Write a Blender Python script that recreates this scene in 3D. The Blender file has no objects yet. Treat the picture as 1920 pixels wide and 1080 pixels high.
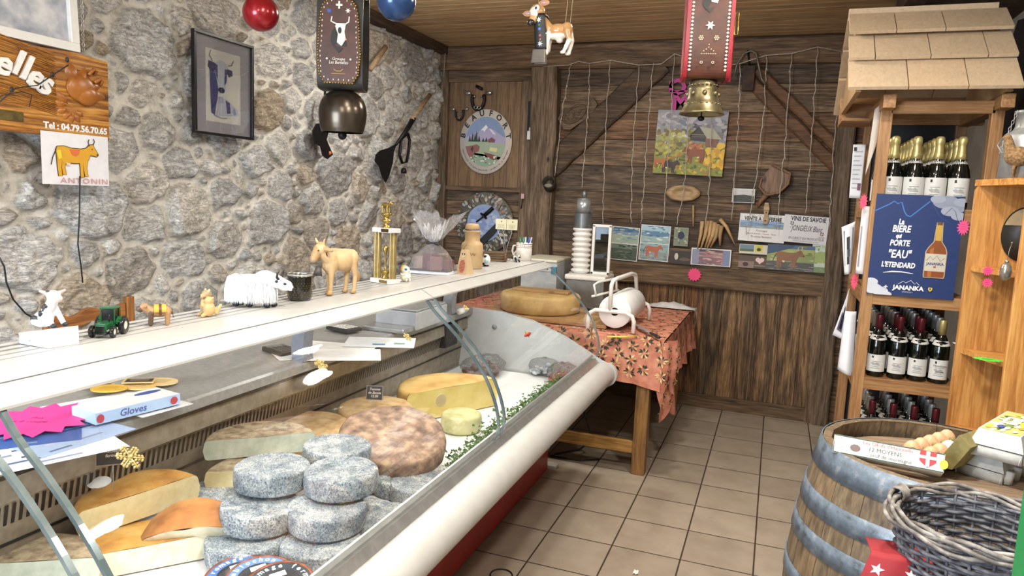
import bpy, bmesh, math, random
import numpy as np
from mathutils import Vector, Matrix, Euler, noise
sc = bpy.context.scene
# ---------------------------------------------------------------- camera, world, exposure, lamps
FPX, YAW, PIT, ROL = 1330.0, 0.351963122, 0.127376484, 0.0435583008
CAMP = Vector((0.8696, -2.9959, 1.5261))
def cam_axes():
    cy, sy, cp, sp = math.cos(YAW), math.sin(YAW), math.cos(PIT), math.sin(PIT)
    f = Vector((-sy*cp, cy*cp, -sp)); r = Vector((cy, sy, 0)); u = r.cross(f)
    cr, sr = math.cos(ROL), math.sin(ROL)
    return cr*r+sr*u, -sr*r+cr*u, f
CR, CU, CF = cam_axes()
cam = bpy.data.cameras.new('camera'); cam.sensor_width = 36; cam.lens = FPX*36/1920; cam.clip_start = .02
camo = bpy.data.objects.new('camera', cam); sc.collection.objects.link(camo)
camo.matrix_world = Matrix(((CR.x, CU.x, -CF.x, CAMP.x), (CR.y, CU.y, -CF.y, CAMP.y), (CR.z, CU.z, -CF.z, CAMP.z), (0, 0, 0, 1)))
sc.camera = camo
def at(px, py, ax, v):
    """the point of the plane axis=v that the photo shows at (px, py)"""
    d = CR*((px-960)/FPX)+CU*((540-py)/FPX)+CF
    return CAMP+d*((v-CAMP[ax])/d[ax])
sc.view_settings.view_transform = 'Standard'; sc.view_settings.look = 'None'; sc.view_settings.gamma = 1
sc.view_settings.use_curve_mapping = False
sc.view_settings.exposure = -0.04
wd = bpy.data.worlds.new('world'); sc.world = wd; wd.use_nodes = True
wd.node_tree.nodes['Background'].inputs[0].default_value = (.75, .82, 1, 1)
wd.node_tree.nodes['Background'].inputs[1].default_value = .35
def area(name, loc, target, power, size, color, shape='DISK', size_y=None):
    l = bpy.data.lights.new(name, 'AREA'); l.shape = shape; l.size = size; l.energy = power; l.color = color
    if size_y: l.size_y = size_y
    o = bpy.data.objects.new(name, l); sc.collection.objects.link(o); o.location = loc
    o.rotation_euler = (Vector(target)-Vector(loc)).to_track_quat('-Z', 'Y').to_euler()
    return o
WARM = (1, .945, .865)
DAY = (.70, .83, 1)
# daylight through the shop window in the front wall, behind the camera
area('shop_window_daylight', (-1.15, -4.55, 1.55), (-.9, 0, 1.25), 150, 1.5, DAY, 'RECTANGLE', 1.3)
LAMPS = [(-1.02, .78, 13), (-.15, -1.25, 7), (1.15, -.75, 22), (.3, .55, 20), (.75, -2.0, 46), (.1, -3.2, 40)]
lamp_lights = []
for x, y, p in LAMPS:
    lamp_lights.append(area('ceiling_lamp_light', (x, y, 2.62), (x, y, 0), p, .2, WARM))
    pl_ = bpy.data.lights.new('ceiling_lamp_glow', 'POINT'); pl_.energy = p*.42; pl_.color = WARM; pl_.shadow_soft_size = .045
    po_ = bpy.data.objects.new('ceiling_lamp_glow', pl_); sc.collection.objects.link(po_); po_.location = (x, y, 2.56)
# ---------------------------------------------------------------- materials
MATS = {}
def H(s, k=1.0):
    s = s.lstrip('#'); c = [int(s[i:i+2], 16)/255 for i in (0, 2, 4)]
    return tuple((v/12.92 if v <= .04045 else ((v+.055)/1.055)**2.4)*k for v in c)
def newmat(name):
    m = bpy.data.materials.new(name); m.use_nodes = True
    nt = m.node_tree; return m, nt, nt.nodes['Principled BSDF']
def N(nt, t, **kw):
    n = nt.nodes.new(t)
    for k, v in kw.items():
        if k.startswith('i_'): n.inputs[int(k[2:])].default_value = v
        else: setattr(n, k, v)
    return n
def ramp(nt, fac, stops):
    r = nt.nodes.new('ShaderNodeValToRGB'); e = r.color_ramp.elements
    while len(e) < len(stops): e.new(.5)
    for i, (p, c) in enumerate(stops):
        e[i].position = p; e[i].color = (*c[:3], 1) if hasattr(c, '__len__') else (c, c, c, 1)
    nt.links.new(fac, r.inputs[0]); return r.outputs[0]
def mixc(nt, fac, a, b, mode='MIX'):
    n = nt.nodes.new('ShaderNodeMix'); n.data_type = 'RGBA'; n.blend_type = mode
    for i, v in ((0, fac), (6, a), (7, b)):
        if hasattr(v, 'is_output') or isinstance(v, bpy.types.NodeSocket): nt.links.new(v, n.inputs[i])
        elif i == 0: n.inputs[0].default_value = v
        else: n.inputs[i].default_value = (*v[:3], 1)
    return n.outputs[2]
def coords(nt, scale=(1, 1, 1), rot=(0, 0, 0), kind='Object'):
    t = nt.nodes.new('ShaderNodeTexCoord'); mp = nt.nodes.new('ShaderNodeMapping')
    mp.inputs['Scale'].default_value = scale; mp.inputs['Rotation'].default_value = rot
    nt.links.new(t.outputs[kind], mp.inputs[0]); return mp.outputs[0]
def noi(nt, vec, scale, detail=4, rough=.55, dist=0):
    n = N(nt, 'ShaderNodeTexNoise'); n.inputs['Scale'].default_value = scale; n.inputs['Detail'].default_value = detail
    n.inputs['Roughness'].default_value = rough; n.inputs['Distortion'].default_value = dist
    nt.links.new(vec, n.inputs['Vector']); return n.outputs[0]
def bump(nt, b, h, strength=.3, dist=.004, target='Normal'):
    n = nt.nodes.new('ShaderNodeBump'); n.inputs['Strength'].default_value = strength; n.inputs['Distance'].default_value = dist
    nt.links.new(h, n.inputs['Height']); nt.links.new(n.outputs[0], b.inputs[target])
def pm(name, c1, c2=None, scale=30, rough=.5, metal=0, bmp=.1, bd=.002, coat=0, coatb=0, trans=0, vc=False, lo=.35, hi=.65, spec=.5, sub=0, bscale=None, stops=None):
    """procedural material: two colours mixed by noise, noise bump, optional wrinkled coat, optional colour attribute"""
    if name in MATS: return MATS[name]
    m, nt, b = newmat(name); v = coords(nt); n = noi(nt, v, scale)
    if isinstance(c1, str): c1 = H(c1)
    if isinstance(c2, str): c2 = H(c2)
    if c2 is None: c2 = tuple(x*.88 for x in c1)
    col = ramp(nt, n, stops if stops else [(lo, c2), (hi, c1)])
    if vc:
        a = N(nt, 'ShaderNodeAttribute', attribute_name='Col'); col = mixc(nt, 1.0, a.outputs[0], col, 'MULTIPLY')
    nt.links.new(col, b.inputs['Base Color'])
    b.inputs['Roughness'].default_value = rough; b.inputs['Metallic'].default_value = metal
    b.inputs['Specular IOR Level'].default_value = spec
    if sub: b.inputs['Subsurface Weight'].default_value = sub; b.inputs['Subsurface Scale'].default_value = .01
    if bmp: bump(nt, b, noi(nt, v, bscale or scale*2.5, 5), bmp, bd)
    if coat:
        b.inputs['Coat Weight'].default_value = coat; b.inputs['Coat Roughness'].default_value = .16
        if coatb: bump(nt, b, noi(nt, v, 26, 4, .7, 3.5), min(1, coatb*1.3), .05, 'Coat Normal')
    MATS[name] = m; return m
def wood(name, cols, axis=0, scale=9, rough=.6, island=.35, ring=.35, bmp=.35, knots=True):
    """plank wood: grain runs along local axis; each loose board gets its own tone"""
    if name in MATS: return MATS[name]
    m, nt, b = newmat(name)
    sc_ = [1, 1, 1]; sc_[axis] = .07
    g = N(nt, 'ShaderNodeNewGeometry')
    t = nt.nodes.new('ShaderNodeTexCoord'); add = N(nt, 'ShaderNodeVectorMath', operation='ADD')
    mul = N(nt, 'ShaderNodeVectorMath', operation='MULTIPLY'); mul.inputs[1].default_value = (7.3, 3.1, 5.7)
    oi = N(nt, 'ShaderNodeObjectInfo'); sm = N(nt, 'ShaderNodeMath', operation='ADD'); frc = N(nt, 'ShaderNodeMath', operation='FRACT'); nt.links.new(g.outputs['Random Per Island'], sm.inputs[0]); nt.links.new(oi.outputs['Random'], sm.inputs[1]); nt.links.new(sm.outputs[0], frc.inputs[0]); RND = frc.outputs[0]
    nt.links.new(RND, mul.inputs[0])
    nt.links.new(t.outputs['Object'], add.inputs[0]); nt.links.new(mul.outputs[0], add.inputs[1])
    mp = N(nt, 'ShaderNodeMapping'); mp.inputs['Scale'].default_value = sc_; nt.links.new(add.outputs[0], mp.inputs[0])
    v = mp.outputs[0]
    fine = noi(nt, v, scale*14, 5, .65, .3); big = noi(nt, v, scale, 2, .5, .8)
    # rings: sine of a low frequency noise
    mm = N(nt, 'ShaderNodeMath', operation='MULTIPLY'); mm.inputs[1].default_value = 34; nt.links.new(big, mm.inputs[0])
    sn = N(nt, 'ShaderNodeMath', operation='SINE'); nt.links.new(mm.outputs[0], sn.inputs[0])
    ma = N(nt, 'ShaderNodeMath', operation='MULTIPLY_ADD'); ma.inputs[1].default_value = ring*.22; nt.links.new(sn.outputs[0], ma.inputs[0]); nt.links.new(fine, ma.inputs[2])
    cols = [H(c) if isinstance(c, str) else c for c in cols]
    k = len(cols); col = ramp(nt, ma.outputs[0], [(.25+.5*i/(k-1), c) for i, c in enumerate(cols)])
    # island tone
    lo_, hi_ = 1-island, 1+island*.55
    wn = N(nt, 'ShaderNodeTexWhiteNoise', noise_dimensions='1D'); mw = N(nt, 'ShaderNodeMath', operation='MULTIPLY'); mw.inputs[1].default_value = 97.3; nt.links.new(RND, mw.inputs[0]); nt.links.new(mw.outputs[0], wn.inputs['W'])
    k_ = island; tone = ramp(nt, wn.outputs['Value'], [(0, (1-k_*.8,)*3), (.16, (1+k_*.5, 1+k_*.1, 1-k_*.2)), (.33, (1-k_*.35, 1-k_*.3, 1-k_*.25)), (.5, (1+k_*.55, 1+k_*.5, 1+k_*.4)), (.67, (1-k_*.6, 1-k_*.63, 1-k_*.66)), (.84, (1, 1, 1))])
    nt.nodes[-1].color_ramp.interpolation = 'CONSTANT'
    col = mixc(nt, 1.0, col, tone, 'MULTIPLY')
    if knots:
        kn = N(nt, 'ShaderNodeTexVoronoi'); kn.inputs['Scale'].default_value = 2.6
        mp2 = N(nt, 'ShaderNodeMapping'); s2 = [1.6, 1.6, 1.6]; s2[axis] = .8; mp2.inputs['Scale'].default_value = s2
        nt.links.new(add.outputs[0], mp2.inputs[0]); nt.links.new(mp2.outputs[0], kn.inputs['Vector'])
        kf = ramp(nt, kn.outputs['Distance'], [(.02, 1.0), (.07, 0.0)])
        col = mixc(nt, kf, col, tuple(c*.35 for c in cols[0]))
    nt.links.new(col, b.inputs['Base Color']); b.inputs['Roughness'].default_value = rough
    bump(nt, b, ma.outputs[0], bmp, .002)
    MATS[name] = m; return m
def emis(name, c, s):
    m, nt, b = newmat(name); b.inputs['Base Color'].default_value = (*c, 1); b.inputs['Emission Color'].default_value = (*c, 1)
    b.inputs['Emission Strength'].default_value = s; MATS[name] = m; return m
def glassmat(name, tint=(.96, .985, .975), gl=1.0, rough=.0, wr=0, base=0.0, dif=0):
    if name in MATS: return MATS[name]
    m = bpy.data.materials.new(name); m.use_nodes = True; nt = m.node_tree; nt.nodes.clear()
    out = N(nt, 'ShaderNodeOutputMaterial'); tr = N(nt, 'ShaderNodeBsdfTransparent'); tr.inputs[0].default_value = (*tint, 1)
    g = N(nt, 'ShaderNodeBsdfGlossy'); g.inputs['Roughness'].default_value = rough; mx = N(nt, 'ShaderNodeMixShader')
    fr = N(nt, 'ShaderNodeFresnel'); fr.inputs[0].default_value = 1.45
    mu = N(nt, 'ShaderNodeMath', operation='MULTIPLY_ADD'); mu.inputs[1].default_value = gl; mu.inputs[2].default_value = base; mu.use_clamp = True
    nt.links.new(fr.outputs[0], mu.inputs[0]); nt.links.new(mu.outputs[0], mx.inputs[0])
    nt.links.new(tr.outputs[0], mx.inputs[1]); nt.links.new(g.outputs[0], mx.inputs[2]); fin = mx.outputs[0]
    if dif:
        df = N(nt, 'ShaderNodeBsdfDiffuse'); df.inputs[0].default_value = (.85, .85, .86, 1); m2 = N(nt, 'ShaderNodeMixShader'); m2.inputs[0].default_value = dif; nt.links.new(fin, m2.inputs[1]); nt.links.new(df.outputs[0], m2.inputs[2]); fin = m2.outputs[0]
    nt.links.new(fin, out.inputs[0])
    if wr:
        v = coords(nt); h = noi(nt, v, wr, 3, .6, 2.0); bn = N(nt, 'ShaderNodeBump'); bn.inputs['Strength'].default_value = 1; bn.inputs['Distance'].default_value = .02
        nt.links.new(h, bn.inputs['Height']); nt.links.new(bn.outputs[0], g.inputs['Normal']); nt.links.new(bn.outputs[0], fr.inputs['Normal'])
    MATS[name] = m; return m
# ---------------------------------------------------------------- mesh builder
def basis(d):
    d = Vector(d).normalized(); a = Vector((0, 0, 1)) if abs(d.z) < .9 else Vector((0, 1, 0))
    x = a.cross(d).normalized(); return x, d.cross(x), d
FONT = None
class MB:
    def __init__(s): s.v = []; s.f = []; s.c = []; s.sm = []; s.col = (1, 1, 1); s.smooth = True
    def add(s, vs, fs, smooth=None, M=None):
        o = len(s.v)
        if M is not None: vs = [M @ Vector(p) for p in vs]
        s.v += [tuple(p) for p in vs]
        for f in fs: s.f.append([i+o for i in f]); s.c.append(s.col); s.sm.append(s.smooth if smooth is None else smooth)
        return s
    def c_(s, c): s.col = H(c) if isinstance(c, str) else c; return s
    def box(s, a, b, M=None, bev=0):
        x0, y0, z0 = (min(a[i], b[i]) for i in range(3)); x1, y1, z1 = (max(a[i], b[i]) for i in range(3))
        if bev <= 0:
            vs = [(x, y, z) for z in (z0, z1) for y in (y0, y1) for x in (x0, x1)]
            return s.add(vs, [(0, 2, 3, 1), (4, 5, 7, 6), (0, 1, 5, 4), (2, 6, 7, 3), (0, 4, 6, 2), (1, 3, 7, 5)], False, M)
        e = min(bev, (x1-x0)/2.01, (y1-y0)/2.01, (z1-z0)/2.01)
        bm = bmesh.new(); bmesh.ops.create_cube(bm, size=1)
        bmesh.ops.scale(bm, vec=(x1-x0, y1-y0, z1-z0), verts=bm.verts); bmesh.ops.translate(bm, vec=((x0+x1)/2, (y0+y1)/2, (z0+z1)/2), verts=bm.verts)
        bmesh.ops.bevel(bm, geom=bm.edges[:], offset=e, segments=2, affect='EDGES', profile=.6)
        s.bm(bm, False, M); return s
    def bm(s, bm, smooth=True, M=None):
        bm.verts.ensure_lookup_table(); bm.verts.index_update()
        s.add([v.co.copy() for v in bm.verts], [[v.index for v in f.verts] for f in bm.faces], smooth, M); bm.free(); return s
    def ring(s, prof, seg=24, c=(0, 0, 0), d=(0, 0, 1), a0=0, a1=2*math.pi, smooth=True, M=None, cap=True):
        """lathe: prof is a list of (radius, height) along d"""
        x, y, z = basis(d); c = Vector(c); full = abs(a1-a0-2*math.pi) < 1e-6; n = seg if full else seg+1
        vs = []; fs = []
        for r, h in prof:
            for i in range(n):
                a = a0+(a1-a0)*i/seg; vs.append(c+x*(r*math.cos(a))+y*(r*math.sin(a))+z*h)
        for j in range(len(prof)-1):
            for i in range(seg if full else seg):
                k = (i+1) % n if full else i+1
                fs.append((j*n+i, j*n+k, (j+1)*n+k, (j+1)*n+i))
        if full and cap:
            if prof[0][0] > 1e-6: fs.append(tuple(reversed(range(n))))
            if prof[-1][0] > 1e-6: fs.append(tuple(range((len(prof)-1)*n, len(prof)*n)))
        return s.add(vs, fs, smooth, M)
    def cyl(s, p, q, r, r2=None, seg=16, smooth=True, M=None):
        p, q = Vector(p), Vector(q); return s.ring([(r, 0), (r if r2 is None else r2, (q-p).length)], seg, p, q-p, smooth=smooth, M=M)
    def ball(s, c, r, seg=16, rings=10, M=None):
        r = (r, r, r) if not hasattr(r, '__len__') else r
        vs = [(c[0], c[1], c[2]-r[2])]; fs = []
        for j in range(1, rings):
            a = math.pi*j/rings
            for i in range(seg):
                b = 2*math.pi*i/seg; vs.append((c[0]+r[0]*math.sin(a)*math.cos(b), c[1]+r[1]*math.sin(a)*math.sin(b), c[2]-r[2]*math.cos(a)))
        vs.append((c[0], c[1], c[2]+r[2])); t = len(vs)-1
        for i in range(seg): fs.append((0, 1+(i+1) % seg, 1+i)); fs.append((t, t-seg+i, t-seg+(i+1) % seg))
        for j in range(rings-2):
            for i in range(seg): k = (i+1) % seg; fs.append((1+j*seg+i, 1+j*seg+k, 1+(j+1)*seg+k, 1+(j+1)*seg+i))
        return s.add(vs, fs, True, M)
    def tube(s, pts, r, seg=8, closed=False, caps=True, M=None, flat=1.0):
        pts = [Vector(p) for p in pts]; n = len(pts); R = r if hasattr(r, '__len__') else [r]*n; vs = []; fs = []; up = None
        for i, p in enumerate(pts):
            a = pts[(i-1) % n] if (closed or i > 0) else p; b = pts[(i+1) % n] if (closed or i < n-1) else p
            t = (b-a).normalized() if (b-a).length > 1e-9 else Vector((0, 0, 1))
            if up is None: x, y, _ = basis(t); up = y
            x = up.cross(t)
            if x.length < 1e-6: x = basis(t)[0]
            x.normalize(); up = t.cross(x).normalized()
            for k in range(seg):
                g = 2*math.pi*k/seg; vs.append(p+x*(R[i]*math.cos(g))+up*(R[i]*flat*math.sin(g)))
        for i in range(n if closed else n-1):
            j = (i+1) % n
            for k in range(seg): l = (k+1) % seg; fs.append((i*seg+k, i*seg+l, j*seg+l, j*seg+k))
        if caps and not closed: fs.append(tuple(reversed(range(seg)))); fs.append(tuple(range((n-1)*seg, n*seg)))
        return s.add(vs, fs, True, M)
    def prism(s, poly, h0, h1, M=None, smooth=False):
        """poly in local xy, extruded along z"""
        n = len(poly); ar = sum(poly[i][0]*poly[(i+1) % n][1]-poly[(i+1) % n][0]*poly[i][1] for i in range(n))
        if ar < 0: poly = poly[::-1]
        vs = [(x, y, h0) for x, y in poly]+[(x, y, h1) for x, y in poly]
        s.add(vs, [tuple(reversed(range(n))), tuple(range(n, 2*n))], False, M)
        return s.add(vs, [(i, (i+1) % n, n+(i+1) % n, n+i) for i in range(n)], smooth, M)
    def flat(s, poly, z=0, M=None):
        n = len(poly); ar = sum(poly[i][0]*poly[(i+1) % n][1]-poly[(i+1) % n][0]*poly[i][1] for i in range(n))
        if ar < 0: poly = poly[::-1]
        return s.add([(x, y, z) for x, y in poly], [tuple(range(n))], False, M)
    def grid(s, fn, nu, nv, smooth=True, M=None, wrapu=False):
        vs = [fn(i/(nu if wrapu else nu), j/nv) for j in range(nv+1) for i in range(nu if wrapu else nu+1)]; w = nu if wrapu else nu+1
        fs = [(j*w+i, j*w+(i+1) % w, (j+1)*w+(i+1) % w, (j+1)*w+i) for j in range(nv) for i in range(nu)]
        return s.add(vs, fs, smooth, M)
    def text(s, txt, size, M=None, shear=0, ext=0, bold=0, align='CENTER', sx=1.0, spacing=1.0):
        cu = bpy.data.curves.new('t', 'FONT'); cu.body = txt; cu.size = size; cu.shear = shear; cu.extrude = ext; cu.offset = bold; cu.space_character = spacing
        cu.align_x = align; cu.align_y = 'CENTER'; cu.resolution_u = 2
        o = bpy.data.objects.new('t', cu); sc.collection.objects.link(o); dg = bpy.context.evaluated_depsgraph_get(); dg.update()
        me = bpy.data.meshes.new_from_object(o.evaluated_get(dg)); vs = [(v.co.x*sx, v.co.y, v.co.z) for v in me.vertices]
        s.add(vs, [list(p.vertices) for p in me.polygons], False, M)
        bpy.data.objects.remove(o); bpy.data.meshes.remove(me); bpy.data.curves.remove(cu); return s
    def mesh(s, name):
        me = bpy.data.meshes.new(name); me.from_pydata(s.v, [], s.f); me.update()
        me.polygons.foreach_set('use_smooth', s.sm)
        if any(c != (1, 1, 1) for c in s.c):
            ca = me.color_attributes.new('Col', 'FLOAT_COLOR', 'CORNER'); arr = []
            for p, c in zip(me.polygons, s.c): arr += [c[0], c[1], c[2], 1.0]*p.loop_total
            ca.data.foreach_set('color', arr)
        return me
    def build(s, name, mt, parent=None, world=False, label=None, M=None):
        if M is not None: s.v = [tuple(M @ Vector(p)) for p in s.v]
        base = Vector((0, 0, 0))
        if parent is None:
            a = np.array(s.v); lo, hi = a.min(0), a.max(0); base = Vector(((lo[0]+hi[0])/2, (lo[1]+hi[1])/2, lo[2])); s.v = [tuple(p) for p in a-np.array(base)]
        elif world:
            g = parent; Mi = g.matrix_basis.copy()
            while g.parent: g = g.parent; Mi = g.matrix_basis @ Mi
            Mi = Mi.inverted(); s.v = [tuple(Mi @ Vector(p)) for p in s.v]
        me = s.mesh(name); me.materials.append(mt)
        o = bpy.data.objects.new(name, me); sc.collection.objects.link(o); o.location = base
        if parent: o.parent = parent
        if label: o['label'] = label
        return o
def fix(o):
    bm = bmesh.new(); bm.from_mesh(o.data); bmesh.ops.recalc_face_normals(bm, faces=bm.faces[:]); bm.to_mesh(o.data); bm.free(); return o
def thing(name, label, cat, loc=(0, 0, 0), rz=0, group=None, rot=None):
    o = bpy.data.objects.new(name, None); sc.collection.objects.link(o); o.location = loc; o.rotation_euler = rot or (0, 0, rz)
    o.empty_display_size = .05; bpy.context.view_layer.update()
    return tag(o, label, cat, group)
def tag(o, label, cat, group=None, kind=None):
    o['label'] = label; o['category'] = cat
    if group: o['group'] = group
    if kind: o['kind'] = kind
    return o
def struct(o): o['kind'] = 'structure'; return o
def dup(r, loc, rz=None, label=None, rot=None, scale=None):
    c = r.copy(); sc.collection.objects.link(c); c.location = loc
    if rz is not None: c.rotation_euler = (0, 0, rz)
    if rot is not None: c.rotation_euler = rot
    if scale: c.scale = (scale,)*3
    if label: c['label'] = label
    for ch in list(r.children):
        d = ch.copy(); sc.collection.objects.link(d); d.parent = c
        for g in list(ch.children): e = g.copy(); sc.collection.objects.link(e); e.parent = d
    return c
def fr(o, x, y):
    """matrix from a local xy sheet to the world: origin o, x axis x, y axis y"""
    x, y = Vector(x).normalized(), Vector(y).normalized(); z = x.cross(y).normalized()
    return Matrix(((x.x, y.x, z.x, o[0]), (x.y, y.y, z.y, o[1]), (x.z, y.z, z.z, o[2]), (0, 0, 0, 1)))
def ell(cx, cy, rx, ry=None, n=20, a0=0, a1=2*math.pi, rot=0):
    ry = rx if ry is None else ry; full = abs(a1-a0-2*math.pi) < 1e-6; k = n if full else n+1; out = []
    for i in range(k):
        a = a0+(a1-a0)*i/n; x, y = rx*math.cos(a), ry*math.sin(a)
        out.append((cx+x*math.cos(rot)-y*math.sin(rot), cy+x*math.sin(rot)+y*math.cos(rot)))
    return out
def star(cx, cy, r1, r2, n, rot=0, sx=1): return [(cx+sx*(r1 if i % 2 == 0 else r2)*math.cos(rot+math.pi*i/n), cy+(r1 if i % 2 == 0 else r2)*math.sin(rot+math.pi*i/n)) for i in range(2*n)]
def rect(x0, y0, x1, y1): return [(x0, y0), (x1, y0), (x1, y1), (x0, y1)]
def stroke(pts, w):
    """2D polyline as a ribbon polygon"""
    L = []; R = []; n = len(pts)
    for i, p in enumerate(pts):
        a = pts[max(i-1, 0)]; b = pts[min(i+1, n-1)]; dx, dy = b[0]-a[0], b[1]-a[1]; l = math.hypot(dx, dy) or 1
        ww = w[i] if hasattr(w, '__len__') else w
        L.append((p[0]-dy/l*ww/2, p[1]+dx/l*ww/2)); R.append((p[0]+dy/l*ww/2, p[1]-dx/l*ww/2))
    return L+R[::-1]
def sculpt(name, prims, vox, mt, parent=None, jit=0, smooth_it=3):
    """continuous body: capsules and balls fused by a voxel remesh; vertices take the colour of the nearest part.
    prims: ('c', p, q, r0, r1, col) or ('b', c, (rx,ry,rz), col)"""
    m = MB()
    for p in prims:
        if p[0] == 'c':
            a, b = Vector(p[1]), Vector(p[2]); m.tube([a, (a+b)/2, b], [p[3], (p[3]+p[4])/2, p[4]], 12); m.ball(a, p[3], 12, 8); m.ball(b, p[4], 12, 8)
        else: m.ball(p[1], p[2], 14, 10)
    me = m.mesh('tmp'); o = bpy.data.objects.new('tmp', me); sc.collection.objects.link(o)
    md = o.modifiers.new('r', 'REMESH'); md.mode = 'VOXEL'; md.voxel_size = vox; md.use_smooth_shade = True
    ms = o.modifiers.new('s', 'SMOOTH'); ms.iterations = smooth_it; ms.factor = .5
    dg = bpy.context.evaluated_depsgraph_get(); dg.update(); ne = bpy.data.meshes.new_from_object(o.evaluated_get(dg)); bpy.data.objects.remove(o)
    nv = len(ne.vertices); co = np.empty(nv*3); ne.vertices.foreach_get('co', co); co = co.reshape(-1, 3)
    best = np.full(nv, 1e9); colr = np.ones((nv, 4))
    for p in prims:
        if p[0] == 'c':
            a, b = np.array(p[1]), np.array(p[2]); ab = b-a; t = np.clip(((co-a)@ab)/max(ab@ab, 1e-12), 0, 1)
            d = np.linalg.norm(co-(a+t[:, None]*ab), axis=1)-(p[3]+(p[4]-p[3])*t); c = p[5]
        else:
            r = np.array(p[2] if hasattr(p[2], '__len__') else (p[2],)*3); k = np.linalg.norm((co-np.array(p[1]))/r, axis=1); d = (k-1)*r.min(); c = p[3]
        c = H(c) if isinstance(c, str) else c; w = d < best; best[w] = d[w]; colr[w, :3] = c
    ca = ne.color_attributes.new('Col', 'FLOAT_COLOR', 'POINT'); ca.data.foreach_set('color', colr.ravel())
    ne.polygons.foreach_set('use_smooth', [True]*len(ne.polygons))
    ne.materials.clear(); ne.materials.append(mt); ne.name = name
    ob = bpy.data.objects.new(name, ne); sc.collection.objects.link(ob)
    if parent: ob.parent = parent
    return ob
PAINT = pm('painted_colours', (1, 1, 1), (.9, .9, .9), 40, .5, bmp=.05, vc=True)
PRINT = pm('printed_paper', (1, 1, 1), (.94, .94, .94), 25, .55, bmp=.02, vc=True)
GLOSSP = pm('glazed_colours', (1, 1, 1), (.92, .92, .92), 30, .18, bmp=.02, vc=True)
# ---------------------------------------------------------------- the room
XL, XR, YB, YF, ZC = -1.83, 1.98, 2.475, -4.7, 2.72
# floor: 30 cm beige tiles with dark joints
def tile_mat():
    m, nt, b = newmat('floor_tiles'); t = nt.nodes.new('ShaderNodeTexCoord'); sx = N(nt, 'ShaderNodeSeparateXYZ'); nt.links.new(t.outputs['Object'], sx.inputs[0])
    ds = []; cells = []
    for k in (0, 1):
        a = N(nt, 'ShaderNodeMath', operation='DIVIDE'); a.inputs[1].default_value = .3; nt.links.new(sx.outputs[k], a.inputs[0])
        r = N(nt, 'ShaderNodeMath', operation='ROUND'); nt.links.new(a.outputs[0], r.inputs[0])
        s_ = N(nt, 'ShaderNodeMath', operation='SUBTRACT'); nt.links.new(a.outputs[0], s_.inputs[0]); nt.links.new(r.outputs[0], s_.inputs[1])
        ab = N(nt, 'ShaderNodeMath', operation='ABSOLUTE'); nt.links.new(s_.outputs[0], ab.inputs[0]); ds.append(ab.outputs[0])
        fl = N(nt, 'ShaderNodeMath', operation='FLOOR'); nt.links.new(a.outputs[0], fl.inputs[0]); cells.append(fl.outputs[0])
    mn = N(nt, 'ShaderNodeMath', operation='MINIMUM'); nt.links.new(ds[0], mn.inputs[0]); nt.links.new(ds[1], mn.inputs[1])
    joint = ramp(nt, mn.outputs[0], [(.009, 1.0), (.014, 0.0)])
    cx = N(nt, 'ShaderNodeCombineXYZ'); nt.links.new(cells[0], cx.inputs[0]); nt.links.new(cells[1], cx.inputs[1])
    wn = N(nt, 'ShaderNodeTexWhiteNoise'); nt.links.new(cx.outputs[0], wn.inputs['Vector'])
    tone = ramp(nt, wn.outputs['Value'], [(0, H('9d9080')), (1, H('ab9e8d'))])
    v = coords(nt); n = noi(nt, v, 6, 5, .6); dirt = ramp(nt, n, [(.3, (.80, .78, .76)), (.6, (1, 1, 1))])
    col = mixc(nt, 1.0, tone, dirt, 'MULTIPLY'); n2 = noi(nt, v, 90, 3); col = mixc(nt, ramp(nt, n2, [(.66, 0.0), (.74, .35)]), col, H('6f5c4b'))
    col = mixc(nt, joint, col, H('3d3229')); nt.links.new(col, b.inputs['Base Color']); b.inputs['Roughness'].default_value = .42
    inv = ramp(nt, mn.outputs[0], [(.006, 0.0), (.02, 1.0)]); bump(nt, b, inv, .5, .003); return m
m = MB(); m.box((XL-.1, YF-.1, -.05), (XR+.1, YB+.1, 0))
fo = m.build('floor', tile_mat()); fo.data.transform(Matrix.Translation(fo.location)); fo.location = (0, 0, 0); struct(fo)
# ceiling: tongue and groove pine boards running across the room
W_CEIL = wood('ceiling_pine', ['7d6344', 'a18560', 'bda077', 'cdb088'], 0, 7, .45, .12, .3, .15)
m = MB(); y = YF
while y < YB: m.box((XL, y, ZC), (XR, min(y+.094, YB), ZC+.02), bev=.004); y += .096
m.box((XL-.1, YF-.1, ZC+.021), (XR+.1, YB+.1, ZC+.06)); struct(m.build('ceiling', W_CEIL))
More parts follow.
